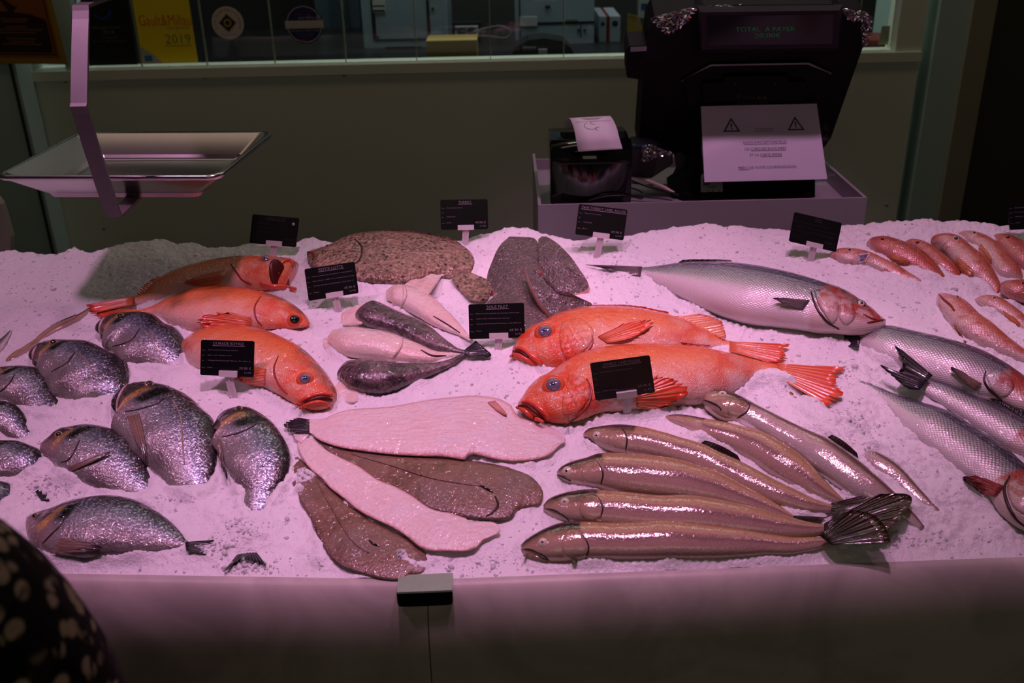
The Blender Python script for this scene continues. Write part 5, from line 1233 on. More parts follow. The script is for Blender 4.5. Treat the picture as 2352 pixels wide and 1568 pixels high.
face = [(0, 0), (W2, 0), (W2, -0.013)] + [(W2 - 0.006 + 0.006 * math.cos(R(a)), -0.013 - 0.006 * math.sin(R(a))) for a in (30, 60, 90)] + [(0.006 - 0.006 * math.sin(R(a)), -0.013 - 0.006 * math.cos(R(a))) for a in (0, 30, 60, 90)]
prism('front_plate', [cpt(cl_, 0.027, zt) + e_ * a + Vector((0, 0, b)) for a, b in face], nx_ * 0.003, plain('shaded_steel', (22, 19, 21), 0.35), bk)  # steel coloured near black, the shade of the unlit face put into it
prism('inner_wall', [cpt(cl_, 0.0265, zt - 0.003) + e_ * a + Vector((0, 0, b * 0.9)) for a, b in ((0.001, 0), (W2 - 0.001, 0), (W2 - 0.001, -0.02), (0.001, -0.02))], nx_ * -0.003, STEEL_R, bk)

# ================================================================== HANGING SCALE AND ITS PAN
XB = -0.580
sc_base = Vector((XB, 1.45, 1.19))
scale = thing('hanging_scale', 'steel arm of a hanging scale reaching down in front of its pan', 'scale', sc_base)
path = [(1.60, 1.494), (1.445, 1.494), (1.428, 1.480), (1.367, 1.377), (1.364, 1.360), (1.402, 1.213), (1.412, 1.201), (1.43, 1.198), (1.60, 1.206)]
def strap(name, path, x, wd, th, m, parent):
    P = crom(path, 60); vs, fs = [], []
    for i in range(60):
        d = P[min(i + 1, 59)] - P[max(i - 1, 0)]; d /= np.linalg.norm(d); nn = np.array([-d[1], d[0]])
        for sx, so in ((-1, 0), (1, 0), (1, 1), (-1, 1)):
            q = P[i] + nn * th * so; vs.append(Vector((x + sx * wd / 2, q[0], q[1])))
    for i in range(59):
        for j in range(4): fs.append((4 * i + j, 4 * i + (j + 1) % 4, 4 * i + 4 + (j + 1) % 4, 4 * i + 4 + j))
    fs.append((3, 2, 1, 0)); fs.append(tuple(59 * 4 + j for j in range(4)))
    return mesh(name, vs, fs, m, parent)
ARM_M = plain('satin_steel_arm', (126, 122, 126), 0.5, metal=0.7, var=0.08, nscale=80)
strap('arm', path, XB, 0.0225, 0.0045, ARM_M, scale)
box('load_block', XB - 0.045, XB + 0.05, 1.46, 1.60, 1.498, 1.56, STEEL_R, scale, 0.004)
box('cable_gland', XB + 0.012, XB + 0.036, 1.45, 1.475, 1.497, 1.512, STEEL, scale, 0.003)
tube('hanging_rod', [(XB, 1.53, 1.56), (XB, 1.53, 2.95)], 0.012, STEEL_R, scale, 12)
# pan
yaw = R(-4.5); cx0, cy0, zr = -0.585, 1.583, 1.250
def pp(lx, ly, zz):
    return Vector((cx0 + lx * math.cos(yaw) - ly * math.sin(yaw), cy0 + lx * math.sin(yaw) + ly * math.cos(yaw), zz))
def rr_loop(hw, hd, rad, zz, n=7):
    pts = []
    for sx, sy, a0 in ((1, 1, 0), (-1, 1, 90), (-1, -1, 180), (1, -1, 270)):
        for i in range(n + 1):
            a = R(a0 + 90 * i / n); pts.append(pp(sx * (hw - rad) + rad * math.cos(a), sy * (hd - rad) + rad * math.sin(a), zz))
    return pts
pan = thing('scale_pan', 'shallow stainless weighing pan hanging over the ice', 'scale pan', (cx0, cy0, zr - 0.05))
hw, hd = 0.171, 0.138
loops = [rr_loop(hw, hd, 0.02, zr - 0.006), rr_loop(hw + 0.003, hd + 0.003, 0.022, zr - 0.003), rr_loop(hw + 0.003, hd + 0.003, 0.022, zr + 0.001), rr_loop(hw, hd, 0.02, zr + 0.003), rr_loop(hw - 0.006, hd - 0.006, 0.018, zr + 0.001),
         rr_loop(hw - 0.045, hd - 0.04, 0.014, zr - 0.034), rr_loop(hw - 0.05, hd - 0.045, 0.012, zr - 0.037)]
n_l = len(loops[0]); vs, fs = [], []
for l in loops: vs += l
for i in range(len(loops) - 1):
    for j in range(n_l): fs.append((i * n_l + j, i * n_l + (j + 1) % n_l, (i + 1) * n_l + (j + 1) % n_l, (i + 1) * n_l + j))
fs.append(tuple((len(loops) - 1) * n_l + j for j in range(n_l)))
mesh('pan_body', vs, fs, STEEL, pan, True)
u_l = [rr_loop(hw - 0.002, hd - 0.002, 0.018, zr - 0.005), rr_loop(hw - 0.043, hd - 0.038, 0.014, zr - 0.036), rr_loop(hw - 0.05, hd - 0.045, 0.012, zr - 0.0385)]
vs, fs = [], []
for l in u_l: vs += l
for i in range(2):
    for j in range(n_l): fs.append((i * n_l + j, (i + 1) * n_l + j, (i + 1) * n_l + (j + 1) % n_l, i * n_l + (j + 1) % n_l))
fs.append(tuple(2 * n_l + j for j in range(n_l))[::-1])
mesh('underside', vs, fs, STEEL, pan, True)
sup = bmesh.new()
lo = [rr_loop(0.128, 0.102, 0.01, zr - 0.028, 3), rr_loop(0.118, 0.092, 0.01, zr - 0.045, 3)]
a_ = [sup.verts.new(p) for p in lo[0]]; b_ = [sup.verts.new(p) for p in lo[1]]
for j in range(len(a_)): sup.faces.new((a_[j], a_[(j + 1) % len(a_)], b_[(j + 1) % len(a_)], b_[j]))
sup.faces.new(b_)
bm_obj('support_plate', sup, STEEL_R, scale)

# ================================================================== TILL STAND WITH TERMINAL, PRINTER, NOTICE
WHITE_ST = plain('white_lacquer', (158, 152, 160), 0.4, var=0.04, nscale=12)
Y0, Y1 = 1.83, 2.22
TL, TR = at_y(1236, 467, Y0), at_y(1992, 458, Y0)
zl = (TL.z + TR.z) / 2; xs0, xs1 = TL.x, TR.x
st = thing('till_stand', 'white open tray stand for the till behind the ice', 'stand', ((xs0 + xs1) / 2, (Y0 + Y1) / 2, 0))
box('front_panel', xs0, xs1, Y0, Y0 + 0.006, 0.78, zl, WHITE_ST, st, 0.001)
box('side_panel', xs0, xs0 + 0.006, Y0 + 0.006, Y1, 0.78, zl, WHITE_ST, st, 0.001)
box('side_panel', xs1 - 0.006, xs1, Y0 + 0.006, Y1, 0.78, zl, WHITE_ST, st, 0.001)
box('back_panel', xs0 + 0.006, xs1 - 0.006, Y1 - 0.006, Y1, 0.78, zl - 0.012, WHITE_ST, st, 0.001)
ZF = zl - 0.035
box('tray_floor', xs0 + 0.006, xs1 - 0.006, Y0 + 0.006, Y1 - 0.006, ZF - 0.006, ZF, WHITE_ST, st)
box('pedestal', xs0 + 0.15, xs1 - 0.15, Y0 + 0.1, Y1 - 0.08, 0.0, 0.78, WHITE_ST, st)
# ---- terminal
POLY = lambda pts, Y: [at_y(x, y, Y) for x, y in pts]
term = thing('till_terminal', 'black touch till seen from behind with a green customer display', 'till', (at_y(1740, 440, 2.02).x, 2.02, ZF))
bz = term.location
MATB = plain('matt_black_case', (17, 14, 17), 0.6, spec=0.15, var=0.12, nscale=120)
YT = lambda y, o=0.0: 1.945 + (y - 10) / 335.0 * 0.085 + o
POLYT = lambda pts, o=0.0: [at_y(x, y, YT(y, o)) for x, y in pts]
prism('housing', POLYT([(1492, 66), (1505, 44), (1600, 24), (1615, 12), (1912, 10), (1935, 24), (1988, 36), (1996, 58), (1985, 100), (1908, 318), (1888, 345), (1600, 358), (1466, 345), (1478, 180), (1486, 110)], 0.0), (0, 0.07, 0.03), MATB, term, 0.004)
prism('rear_shell', POLYT([(1570, 184), (1635, 154), (1855, 150), (1905, 170), (1880, 330), (1600, 345)], -0.012), (0, 0.02, 0.008), MATB, term, 0.004)
prism('rear_groove', POLYT([(1562, 186), (1632, 148), (1858, 144), (1912, 168), (1905, 172), (1855, 153), (1636, 157), (1574, 190)], -0.010), (0, 0.01, 0.004), BLACKG, term)
prism('bracket_plate', POLYT([(1614, 192), (1662, 190), (1664, 176), (1808, 174), (1810, 188), (1850, 188), (1848, 246), (1616, 248)], -0.024), (0, 0.014, 0.005), MATB, term, 0.002)
for px in (1688, 1780): dome('bolt', at_y(px, 191, YT(191, -0.024)), Vector((0, -1, 0)), 0.003, 0.002, BLACKG, term, 10, 3)
a_, b_ = POLYT([(1610, 28), (1928, 24), (1926, 110), (1612, 113)], -0.105), POLYT([(1600, 12), (1936, 10), (1926, 125), (1600, 128)], 0.01)
bez = hexa('display_bezel', a_, b_, plain('purple_black_bezel', (30, 23, 31), 0.5, spec=0.2), term, 0.004)
sc4 = POLYT([(1624, 37), (1914, 33), (1912, 101), (1626, 104)], -0.1058)
hexa('display_glass', sc4, [p + Vector((0, 0.002, 0)) for p in sc4], plain('display_black', (5, 6, 8), 0.15, spec=0.25), bez)
lettering('display_text', Quad(*sc4, lift=0.0008), [('TOTAL  A PAYER', 0.225, 0.53, 0.16, 'L', 0.47), ('20,00€', 0.375, 0.74, 0.15, 'L', 0.21)], emit('display_green', (20, 140, 70), 0.1), bez)
prism('card_reader', POLYT([(1440, 112), (1446, 106), (1486, 104), (1492, 110), (1490, 182), (1466, 182), (1440, 178)], 0.0), (0, 0.05, 0.02), MATB, term, 0.003)
hexa('reader_lid', POLYT([(1448, 108), (1486, 106), (1485, 117), (1448, 119)], -0.003), POLYT([(1448, 108), (1486, 106), (1485, 117), (1448, 119)], 0.003), BLACKG, term, 0.001)
hexa('neck', POLY([(1605, 340), (1872, 335), (1872, 452), (1605, 458)], 1.955), POLY([(1620, 330), (1860, 330), (1850, 440), (1620, 440)], 2.06), MATB, term, 0.005)
prism('neck_shoulder', POLY([(1600, 352), (1612, 352), (1612, 458), (1548, 458), (1546, 436), (1562, 425), (1574, 400), (1590, 358)], 1.965), (0, 0.09, 0), MATB, term, 0.003)
fx0, fx1 = at_y(1546, 455, 1.95).x, at_y(1884, 455, 1.95).x
ft = [Vector(((fx0 + fx1) / 2 + (fx1 - fx0) / 2 * math.copysign(abs(math.cos(R(a))) ** 0.6, math.cos(R(a))), 2.01 + 0.10 * math.sin(R(a)), ZF)) for a in range(0, 360, 10)]
prism('foot', ft, (0, 0, 0.016), MATB, term, 0.003)
prism('lever', POLY([(1550, 356), (1556, 350), (1566, 350), (1571, 358), (1573, 382), (1566, 391), (1559, 391), (1553, 384)], 1.99), (0, 0.012, 0), BLACKP, term, 0.002)
lq = POLY([(1610, 399), (1660, 397), (1660, 451), (1610, 453)], 1.9535)
lQ = Quad(*lq, lift=0.0006)
lab = prism('rating_label', [lQ.p(u, v, 0) for u, v in round_rect(0.14, 0.93)], (0, 0.001, 0), plain('label_white', (206, 200, 204), 0.4), term)
lettering('label_print', lQ, [('CE', 0.3, 0.8, 0.14, 'L', 0.32), ('X', 0.76, 0.8, 0.13, 'L')], BLACKP, lab)
marks('label_bars', lQ, [(0.1 + 0.035 * i, 0.2, 0.12 + 0.035 * i, 0.5) for i in range(9)] + [(0.3, 0.56, 0.7, 0.585)], BLACKP, lab)
pq = Quad(*POLYT([(1650, 205), (1812, 203), (1812, 246), (1650, 248)], -0.0245))
lettering('maker_name', pq, [('Point', 0.27, 0.55, 0.3, 'L', 0.26)], plain('blue_print', (24, 40, 78), 0.4), term)
lettering('maker_name_end', pq, [('ex', 0.55, 0.55, 0.24, 'L', 0.14)], plain('yellow_print', (96, 92, 20), 0.4), term)
marks('maker_phone', pq, [(0.27 + 0.05 * i, 0.68, 0.305 + 0.05 * i, 0.8) for i in range(9)], plain('olive_print', (50, 50, 20), 0.4), term)
fm_ = Mat('plastic_film', rough=0.1); tr = fm_.node('ShaderNodeBsdfTransparent', {'Color': (0.85, 0.82, 0.85, 1)}); gl = fm_.node('ShaderNodeBsdfGlossy', {'Roughness': 0.12, 'Color': (0.9, 0.85, 0.9, 1)})
mx = fm_.node('ShaderNodeMixShader', {0: 0.4}); fm_.nt.links.new(tr.outputs[0], mx.inputs[1]); fm_.nt.links.new(gl.outputs[0], mx.inputs[2]); fm_.nt.links.new(mx.outputs[0], fm_.nt.nodes['Material Output'].inputs['Surface'])
FILM = fm_.m
def film(name, quad_px, Y, parent, amp=0.006, n=18):
    vs, fs = [], []
    for i in range(n):
        for j in range(n):
            u, v = i / (n - 1), j / (n - 1)
            x = (quad_px[0][0] * (1 - u) + quad_px[1][0] * u) * (1 - v) + (quad_px[3][0] * (1 - u) + quad_px[2][0] * u) * v
            y = (quad_px[0][1] * (1 - u) + quad_px[1][1] * u) * (1 - v) + (quad_px[3][1] * (1 - u) + quad_px[2][1] * u) * v
            p = at_y(x, y, Y); vs.append(p + Vector((rng.uniform(-1, 1), rng.uniform(-1.6, 0.4), rng.uniform(-1, 1))) * amp * 0.5 + Vector((0, math.sin(u * 9 + v * 4) * amp * 0.4 - v * 0.008, 0)))
    for i in range(n - 1):
        for j in range(n - 1): fs.append((i * n + j, (i + 1) * n + j, (i + 1) * n + j + 1, i * n + j + 1))
    return mesh(name, vs, fs, FILM, parent)
film('plastic_film', [(1496, 42), (1596, 20), (1582, 44), (1532, 82)], 1.94, term)
film('plastic_film', [(1930, 18), (1990, 28), (2006, 50), (1948, 46)], 1.94, term)
film('plastic_film', [(1496, 40), (1610, 12), (1700, 8), (1600, 22)], 1.945, term, 0.003)
film('plastic_film', [(1978, 48), (2006, 42), (1990, 100), (1976, 110)], 1.955, term, 0.004)
# ---- notice in its sleeve
sT = [at_y(1610, 244, 1.968), at_y(1876, 238, 1.968)]; sB = [at_y(1900, 411, 1.88), at_y(1618, 418, 1.88)]
nq = Quad(sT[0], sT[1], sB[0], sB[1], lift=0.0008)
no = thing('notice_sign', 'white notice about cheques in a clear sleeve, taped to the till', 'sign', (sB[0] + sB[1]) / 2)
gN = 14; vs, fs = [], []
for s_ in (0, -0.0012):
    for i in range(gN + 1):
        for j in range(gN + 1):
            u, v = i / gN, j / gN; vs.append(nq.p(u, v, s_))
k_ = (gN + 1) ** 2
for i in range(gN):
    for j in range(gN):
        a = i * (gN + 1) + j; fs.append((a, a + 1, a + gN + 2, a + gN + 1)); fs.append((k_ + a, k_ + a + gN + 1, k_ + a + gN + 2, k_ + a + 1))
mesh('paper', vs, fs, plain('notice_paper', (236, 230, 248), 0.45), no)
INK = plain('notice_ink', (58, 46, 66), 0.6)
its = [('ATTENTION', 0.52, 0.345, 0.036, 'C', 0.157), ("NOUS N'ACCEPTONS PLUS", 0.52, 0.515, 0.036, 'C', 0.36), ('LES CHEQUES BANCAIRES', 0.52, 0.60, 0.036, 'C', 0.345), ('ET LA CARTE REPAS', 0.52, 0.68, 0.036, 'C', 0.265), ('MERCI DE VOTRE COMPREHENSION', 0.52, 0.845, 0.036, 'C', 0.475)]
for it_ in its: lettering('notice_line', nq, [it_], INK, no)
marks('underlines', nq, [(0.44, 0.352, 0.60, 0.356), (0.34, 0.522, 0.70, 0.526), (0.40, 0.607, 0.692, 0.611), (0.475, 0.687, 0.652, 0.691), (0.283, 0.852, 0.375, 0.856)], INK, no)
for uu in (0.25, 0.795):
    tri = [(uu, 0.165), (uu + 0.072, 0.35), (uu - 0.072, 0.35)]; cn = (uu, 0.288)
    V = [nq.p(*p) for p in tri] + [nq.p(cn[0] + (p[0] - cn[0]) * 0.72, cn[1] + (p[1] - cn[1]) * 0.72) for p in tri]
    w_ = mesh('warning_triangle', V, [(0, 1, 4, 3), (1, 2, 5, 4), (2, 0, 3, 5)], INK, no)
    marks('exclamation_mark', nq, [(uu - 0.006, 0.235, uu + 0.006, 0.29), (uu - 0.006, 0.30, uu + 0.006, 0.318)], INK, w_)
slv = Mat('clear_sleeve', rough=0.08); tr = slv.node('ShaderNodeBsdfTransparent', {'Color': (0.96, 0.95, 0.96, 1)}); gl = slv.node('ShaderNodeBsdfGlossy', {'Roughness': 0.16, 'Color': (1, 1, 1, 1)})
mx = slv.node('ShaderNodeMixShader', {0: 0.06}); slv.nt.links.new(tr.outputs[0], mx.inputs[1]); slv.nt.links.new(gl.outputs[0], mx.inputs[2]); slv.nt.links.new(mx.outputs[0], slv.nt.nodes['Material Output'].inputs['Surface'])
vs, fs = [], []; gs = 22
for i in range(gs + 1):
    for j in range(gs + 1):
        u, v = -0.012 + 1.075 * i / gs, -0.01 + 1.02 * j / gs
        vs.append(nq.p(u, v, 0.0022 + 0.0016 * math.sin(u * 8 + v * 5) * math.sin(v * 6 + 1) + 0.002 * max(0, u - 0.97) * 10 * math.sin(v * 40)))
for i in range(gs):
    for j in range(gs): a = i * (gs + 1) + j; fs.append((a, a + 1, a + gs + 2, a + gs + 1))
mesh('sleeve', vs, fs, slv.m, no, True)
# ---- receipt printer
pr = thing('receipt_printer', 'glossy black receipt printer on the left of the till stand', 'printer', (at_y(1350, 440, 1.92).x, 1.92, ZF))
x0, x1 = at_y(1268, 400, 1.86).x, at_y(1450, 400, 1.86).x
zt0, zt1 = at_y(1360, 372, 1.86).z, at_y(1360, 300, 1.97).z
prof = [(1.86, ZF), (1.855, ZF + 0.03), (1.855, zt0), (1.857, zt0 + 0.012), (1.866, zt0 + 0.026), (1.884, zt0 + 0.038), (1.915, zt1 - 0.003), (1.96, zt1), (2.02, zt1 - 0.005), (2.035, zt1 - 0.02), (2.04, ZF)]
prism('case', [Vector((x0, a, b)) for a, b in prof], (x1 - x0, 0, 0), BLACKG, pr, 0.013, 4, True)
hexa('front_recess', [Vector((x0 + 0.012, 1.8545, ZF + 0.001)), Vector((x1 - 0.004, 1.8545, ZF + 0.001)), Vector((x1 - 0.004, 1.8515, ZF + 0.028)), Vector((x0 + 0.004, 1.8515, ZF + 0.03))], [Vector((x0 + 0.012, 1.87, ZF + 0.001)), Vector((x1 - 0.004, 1.87, ZF + 0.001)), Vector((x1 - 0.004, 1.87, ZF + 0.028)), Vector((x0 + 0.004, 1.87, ZF + 0.03))], plain('grey_black_plastic', (74, 66, 74), 0.4), pr, 0.002)
box('cover_seam', x0 + 0.004, x1 - 0.004, 1.8535, 1.86, zt0 - 0.002, zt0 + 0.0005, BLACKP, pr)
box('paper_slot', x0 + 0.02, x1 - 0.03, 1.945, 1.952, zt1 - 0.004, zt1 + 0.004, BLACKP, pr)
class Sheet:
    def __init__(s, L, Rr): s.L, s.R = [Vector(p) for p in crom([tuple(p) for p in L], 40)], [Vector(p) for p in crom([tuple(p) for p in Rr], 40)]; s.w, s.h = (s.L[0] - s.R[0]).length, sum((s.L[i + 1] - s.L[i]).length for i in range(39))
    def p(s, u, v, l=None):
        l = 0.0009 if l is None else l
        t = min(max(v, 0), 1) * 39; i = min(int(t), 38); f_ = t - i
        a, b = s.L[i].lerp(s.L[i + 1], f_), s.R[i].lerp(s.R[i + 1], f_); nn = (b - a).cross(s.L[i + 1] - s.L[i]).normalized()
        if nn.dot(CAM - a) < 0: nn = -nn
        return a.lerp(b, u) + nn * l
shL = [at_y(1298, 296, 1.95), at_y(1297, 280, 1.945), at_y(1308, 272, 1.92), at_y(1318, 295, 1.875), at_y(1323, 320, 1.852), at_y(1328, 348, 1.846)]
shR = [at_y(1392, 290, 1.95), at_y(1392, 274, 1.945), at_y(1402, 267, 1.92), at_y(1415, 290, 1.875), at_y(1422, 315, 1.852), at_y(1430, 342, 1.846)]
SH = Sheet(shL, shR)
rc = thing('receipt', 'white paper receipt curling out of the black printer', 'receipt', shL[0])
vs, fs = [], []
for i in range(40):
    for u in (0, 0.33, 0.66, 1): vs.append(SH.p(u, i / 39, 0))
for i in range(39):
    for j in range(3): a = i * 4 + j; fs.append((a, a + 1, a + 5, a + 4))
o = mesh('paper', vs, fs, plain('receipt_paper', (238, 232, 240), 0.6), rc, True)
so = o.modifiers.new('thickness', 'SOLIDIFY'); so.thickness = 0.0004

INK2 = plain('thermal_ink', (96, 82, 100), 0.6)
lettering('shop_name', SH, [('POISSONNERIE DURAND', 0.5, 0.47, 0.028, 'C', 0.82, True)], INK2, rc)
marks('small_print', SH, [(0.25 + 0.03 * i, 0.36 + 0.022 * i, 0.78 - 0.04 * i, 0.366 + 0.022 * i) for i in range(4)], INK2, rc)
for k_, (uc, vc, ra) in enumerate(((0.42, 0.60, 0.013), (0.5, 0.53, 0.006), (0.56, 0.68, 0.005))):
    ring_on('logo_outline', SH, uc, vc, ra - 0.0009, ra, INK2, rc, None, 20 + 40 * k_, 250 + 40 * k_, 24)
# ---- card reader wrapped in film
ct = thing('card_terminal', 'black card payment terminal wrapped in film beside the printer', 'card terminal', (at_y(1500, 405, 1.99).x, 1.99, ZF))
prism('case', POLY([(1452, 340), (1460, 332), (1494, 332), (1544, 352), (1546, 374), (1540, 380), (1496, 409), (1452, 406)], 1.965), (0, 0.07, 0), BLACKP, ct, 0.003)
prism('grey_side', POLY([(1510, 361), (1541, 355), (1540, 377), (1500, 404)], 1.9635), (0, 0.004, 0), plain('dark_grey_plastic', (58, 58, 56), 0.5), ct, 0.001)
prism('blue_top', POLY([(1454, 333), (1490, 331), (1494, 335), (1454, 337)], 1.963), (0, 0.01, 0), plain('gloss_blue_plastic', (24, 58, 78), 0.15, coat=0.6), ct)  # thin glossy blue strip along the top of the case
film('plastic_film', [(1474, 334), (1498, 332), (1550, 350), (1478, 366)], 1.958, ct, 0.005)
film('plastic_film', [(1474, 336), (1486, 336), (1484, 366), (1473, 368)], 1.957, ct, 0.004)
# ---- cables in the tray
def cable(label, px, Y, rad, rgb, grp='cables behind the till'):
    P = [at_y(x, y, yy) for (x, y), yy in zip(px, Y)]
    P = [Vector((p.x, p.y, max(p.z, ZF + rad))) for p in P]
    o = tube('cable', [Vector(p) for p in crom([tuple(p) for p in P], 40)], rad, plain('cable_sheath', rgb, 0.4)); return tag(o, label, 'cable', grp)
cable('thick beige cable running from the printer to the till foot', [(1446, 400), (1480, 412), (1520, 428), (1548, 444)], (1.98, 1.97, 1.96, 1.95), 0.0042, (206, 190, 170))
cable('black cable lying under the thick beige one', [(1446, 412), (1490, 428), (1530, 440), (1560, 448)], (1.95, 1.94, 1.94, 1.94), 0.003, (20, 18, 20))
cable('thin black looped cable at the printer corner', [(1440, 430), (1465, 436), (1478, 446), (1472, 456), (1450, 448), (1444, 436)], (1.9, 1.89, 1.88, 1.875, 1.88, 1.9), 0.0018, (16, 14, 16))
cable('thin black cable with a ferrite lump at the printer front', [(1350, 462), (1372, 455), (1400, 450), (1440, 449), (1475, 452)], (1.846, 1.846, 1.846, 1.85, 1.87), 0.0018, (22, 18, 22))
cable('fine olive cable behind the beige one', [(1446, 420), (1500, 425), (1550, 424), (1580, 424)], (2.0, 2.0, 2.0, 2.0), 0.0014, (70, 70, 40))
# ================================================================== POSTERS AND STICKERS ON THE GLASS
YG = YW + 0.0285
def flat_quad(px4, Y): return [at_y(x, y, Y) for x, y in px4]
def sheet(name, label, cat, px4, Y, rgb, th=0.0012, rough=0.45, group=None):
    c = flat_quad(px4, Y); t = thing(name, label, cat, (c[2] + c[3]) / 2, group)
    hexa('sheet', c, [p + Vector((0, th, 0)) for p in c], plain(name + '_paper', rgb, rough), t)
    return t, Quad(*c, lift=0.0008)
# yellow guide poster
gp, q = sheet('guide_poster', 'yellow restaurant guide poster dated 2019 behind the glass', 'poster', [(285, -110), (416, -112), (455, 143), (328, 145)], YG, (240, 216, 16))
RED_M = plain('poster_red', (214, 34, 28), 0.5); GREY_M = plain('poster_grey', (116, 120, 88), 0.5)
V0 = lambda y: (y + 111) / 255.0
lettering('poster_title', q, [('Gault&Millau', 0.52, V0(56), 0.105, 'C', 0.92)], RED_M, gp)
lettering('poster_script', q, [("l'esprit gourmand", 0.94, V0(64), 0.03, 'R', 0.42), ('2019', 0.93, V0(98), 0.088, 'R', 0.45)], GREY_M, gp)
marks('poster_rule', q, [(0.46, V0(102), 0.93, V0(105))], plain('poster_gold', (206, 176, 40), 0.5), gp)
poly_on('page_curl', q, [(0.0, V0(105)), (0.16, V0(118)), (0.27, V0(130)), (0.36, 1.0), (0.0, 1.0)], plain('curl_grey', (176, 172, 160), 0.5), gp)
marks('blue_stamp', q, [(0.05, V0(126), 0.19, V0(140))], plain('stamp_blue', (30, 120, 160), 0.5), gp, 0.0012)
# black award poster
ap, q = sheet('award_poster', 'black award poster dated 2018 behind the scale arm', 'poster', [(170, -110), (275, -112), (316, 148), (205, 151)], YG, (12, 12, 15))
AW = plain('award_print', (120, 120, 116), 0.5)
lettering('award_text', q, [('MAGASIN AGRÉÉ', 0.47, (64 + 111) / 261, 0.026, 'C', 0.6), ('2018', 0.5, (76 + 111) / 261, 0.038, 'C', 0.24), ('La Passion', 0.52, (86 + 111) / 261, 0.02, 'C', 0.3), ('de vous offrir le meilleur', 0.5, (95 + 111) / 261, 0.02, 'C', 0.72)], AW, ap)
ring_on('award_swoosh', q, 0.42, (18 + 111) / 261, 0.022, 0.03, plain('award_blue', (20, 50, 130), 0.4), ap, None, 10, 150)
# round stickers
def disc(name, label, px, py, rx, ry, rgb):
    c = at_y(px, py, YG); rad = (rx + ry) / 2 * dep(c) / F
    t = thing(name, label, 'sticker', c, 'round stickers on the glass')
    prism('disc', [c + Vector((math.cos(R(a)) * rad, 0, math.sin(R(a)) * rad)) for a in range(0, 360, 8)], (0, 0.001, 0), plain(name + '_vinyl', rgb, 0.4), t)
    return t, Quad(c + Vector((-rad, 0, rad)), c + Vector((rad, 0, rad)), c + Vector((rad, 0, -rad)), c + Vector((-rad, 0, -rad)), lift=0.0008), rad
t, q, rad = disc('round_sticker', 'round white sticker with a blue diamond in the centre', 523, 53, 35, 38, (206, 200, 190))
def arc_text(name, q, text, r, a0, a1, hh, m, parent):
    V, Fc = [], []; n = len(text)
    for i, ch in enumerate(text):
        if ch == ' ': continue
        g, fs = text_geo(ch); s_ = hh / 0.72; w_ = (g[:, 0].max() + g[:, 0].min()) / 2
        a = R(a0 + (a1 - a0) * (i + 0.5) / n); b = len(V)
        for x, y in g:
            lx, ly = (x - w_) * s_, r + y * s_
            X, Yv = lx * math.cos(a) + ly * math.sin(a), -lx * math.sin(a) + ly * math.cos(a)
            V.append(q.p(0.5 + X / 2, 0.5 - Yv / 2))
        Fc += [tuple(k + b for k in f_) for f_ in fs]
    return mesh(name, V, Fc, m, parent)
ORG = plain('sticker_orange', (196, 90, 44), 0.5); NAVY = plain('sticker_navy', (26, 38, 74), 0.5); GOLD = plain('sticker_gold', (190, 150, 40), 0.5)
arc_text('slogan', q, 'JE SUIS TOUJOURS PRÊT À LES SOUTENIR', 0.72, -118, 118, 0.16, ORG, t)
poly_on('diamond_edge', q, [(0.5, 0.2), (0.79, 0.49), (0.5, 0.78), (0.21, 0.49)], GOLD, t, 0.0009)
poly_on('diamond', q, [(0.5, 0.23), (0.76, 0.49), (0.5, 0.75), (0.24, 0.49)], NAVY, t, 0.0013)
ring_on('diamond_ring', q, 0.5, 0.49, rad * 0.15, rad * 0.24, GOLD, t, 0.0017)
arc_text('diamond_text', q, 'LES SAUVETEURS EN MER', 0.30, -80, 80, 0.08, plain('sticker_pale', (190, 186, 170), 0.5), t)
lettering('web_line', q, [('lessauveteurs.snsm.org', 0.5, 0.87, 0.05, 'C', 0.5)], NAVY, t)
t, q, rad = disc('round_sticker', 'round blue quality sticker crossed by a white band', 699, 56, 42, 44, (30, 26, 84))
WH = plain('sticker_white', (190, 186, 180), 0.5)
ring_on('rim_line', q, 0.5, 0.5, rad * 0.9, rad * 0.94, WH, t)
marks('white_band', q, [(-0.01, 0.40, 1.01, 0.60)], WH, t, 0.0014)
q.lift = 0.002
lettering('band_text', q, [('la démarche de la qualité', 0.5, 0.49, 0.055, 'C', 0.75), ('et de la sécurité des aliments', 0.5, 0.575, 0.055, 'C', 0.95)], plain('band_gold', (176, 140, 96), 0.5), t)
lettering('sticker_name', q, [('eurofins', 0.57, 0.36, 0.085, 'C', 0.42), ('FOOD QUALITY & SAFETY CHECKS', 0.5, 0.68, 0.04, 'C', 0.8)], WH, t)
marks('fine_print', q, [(0.25 + 0.02 * i, 0.72 + 0.035 * i, 0.75 - 0.02 * i, 0.735 + 0.035 * i) for i in range(4)], plain('faint_blue', (70, 66, 120), 0.5), t)
marks('fork_and_knife', q, [(0.84, 0.27, 0.855, 0.38), (0.88, 0.27, 0.9, 0.38)], WH, t)
marks('red_mark', q, [(0.36, 0.88, 0.5, 0.94), (0.3, 0.24, 0.7, 0.25)], plain('sticker_red', (150, 36, 40), 0.5), t)
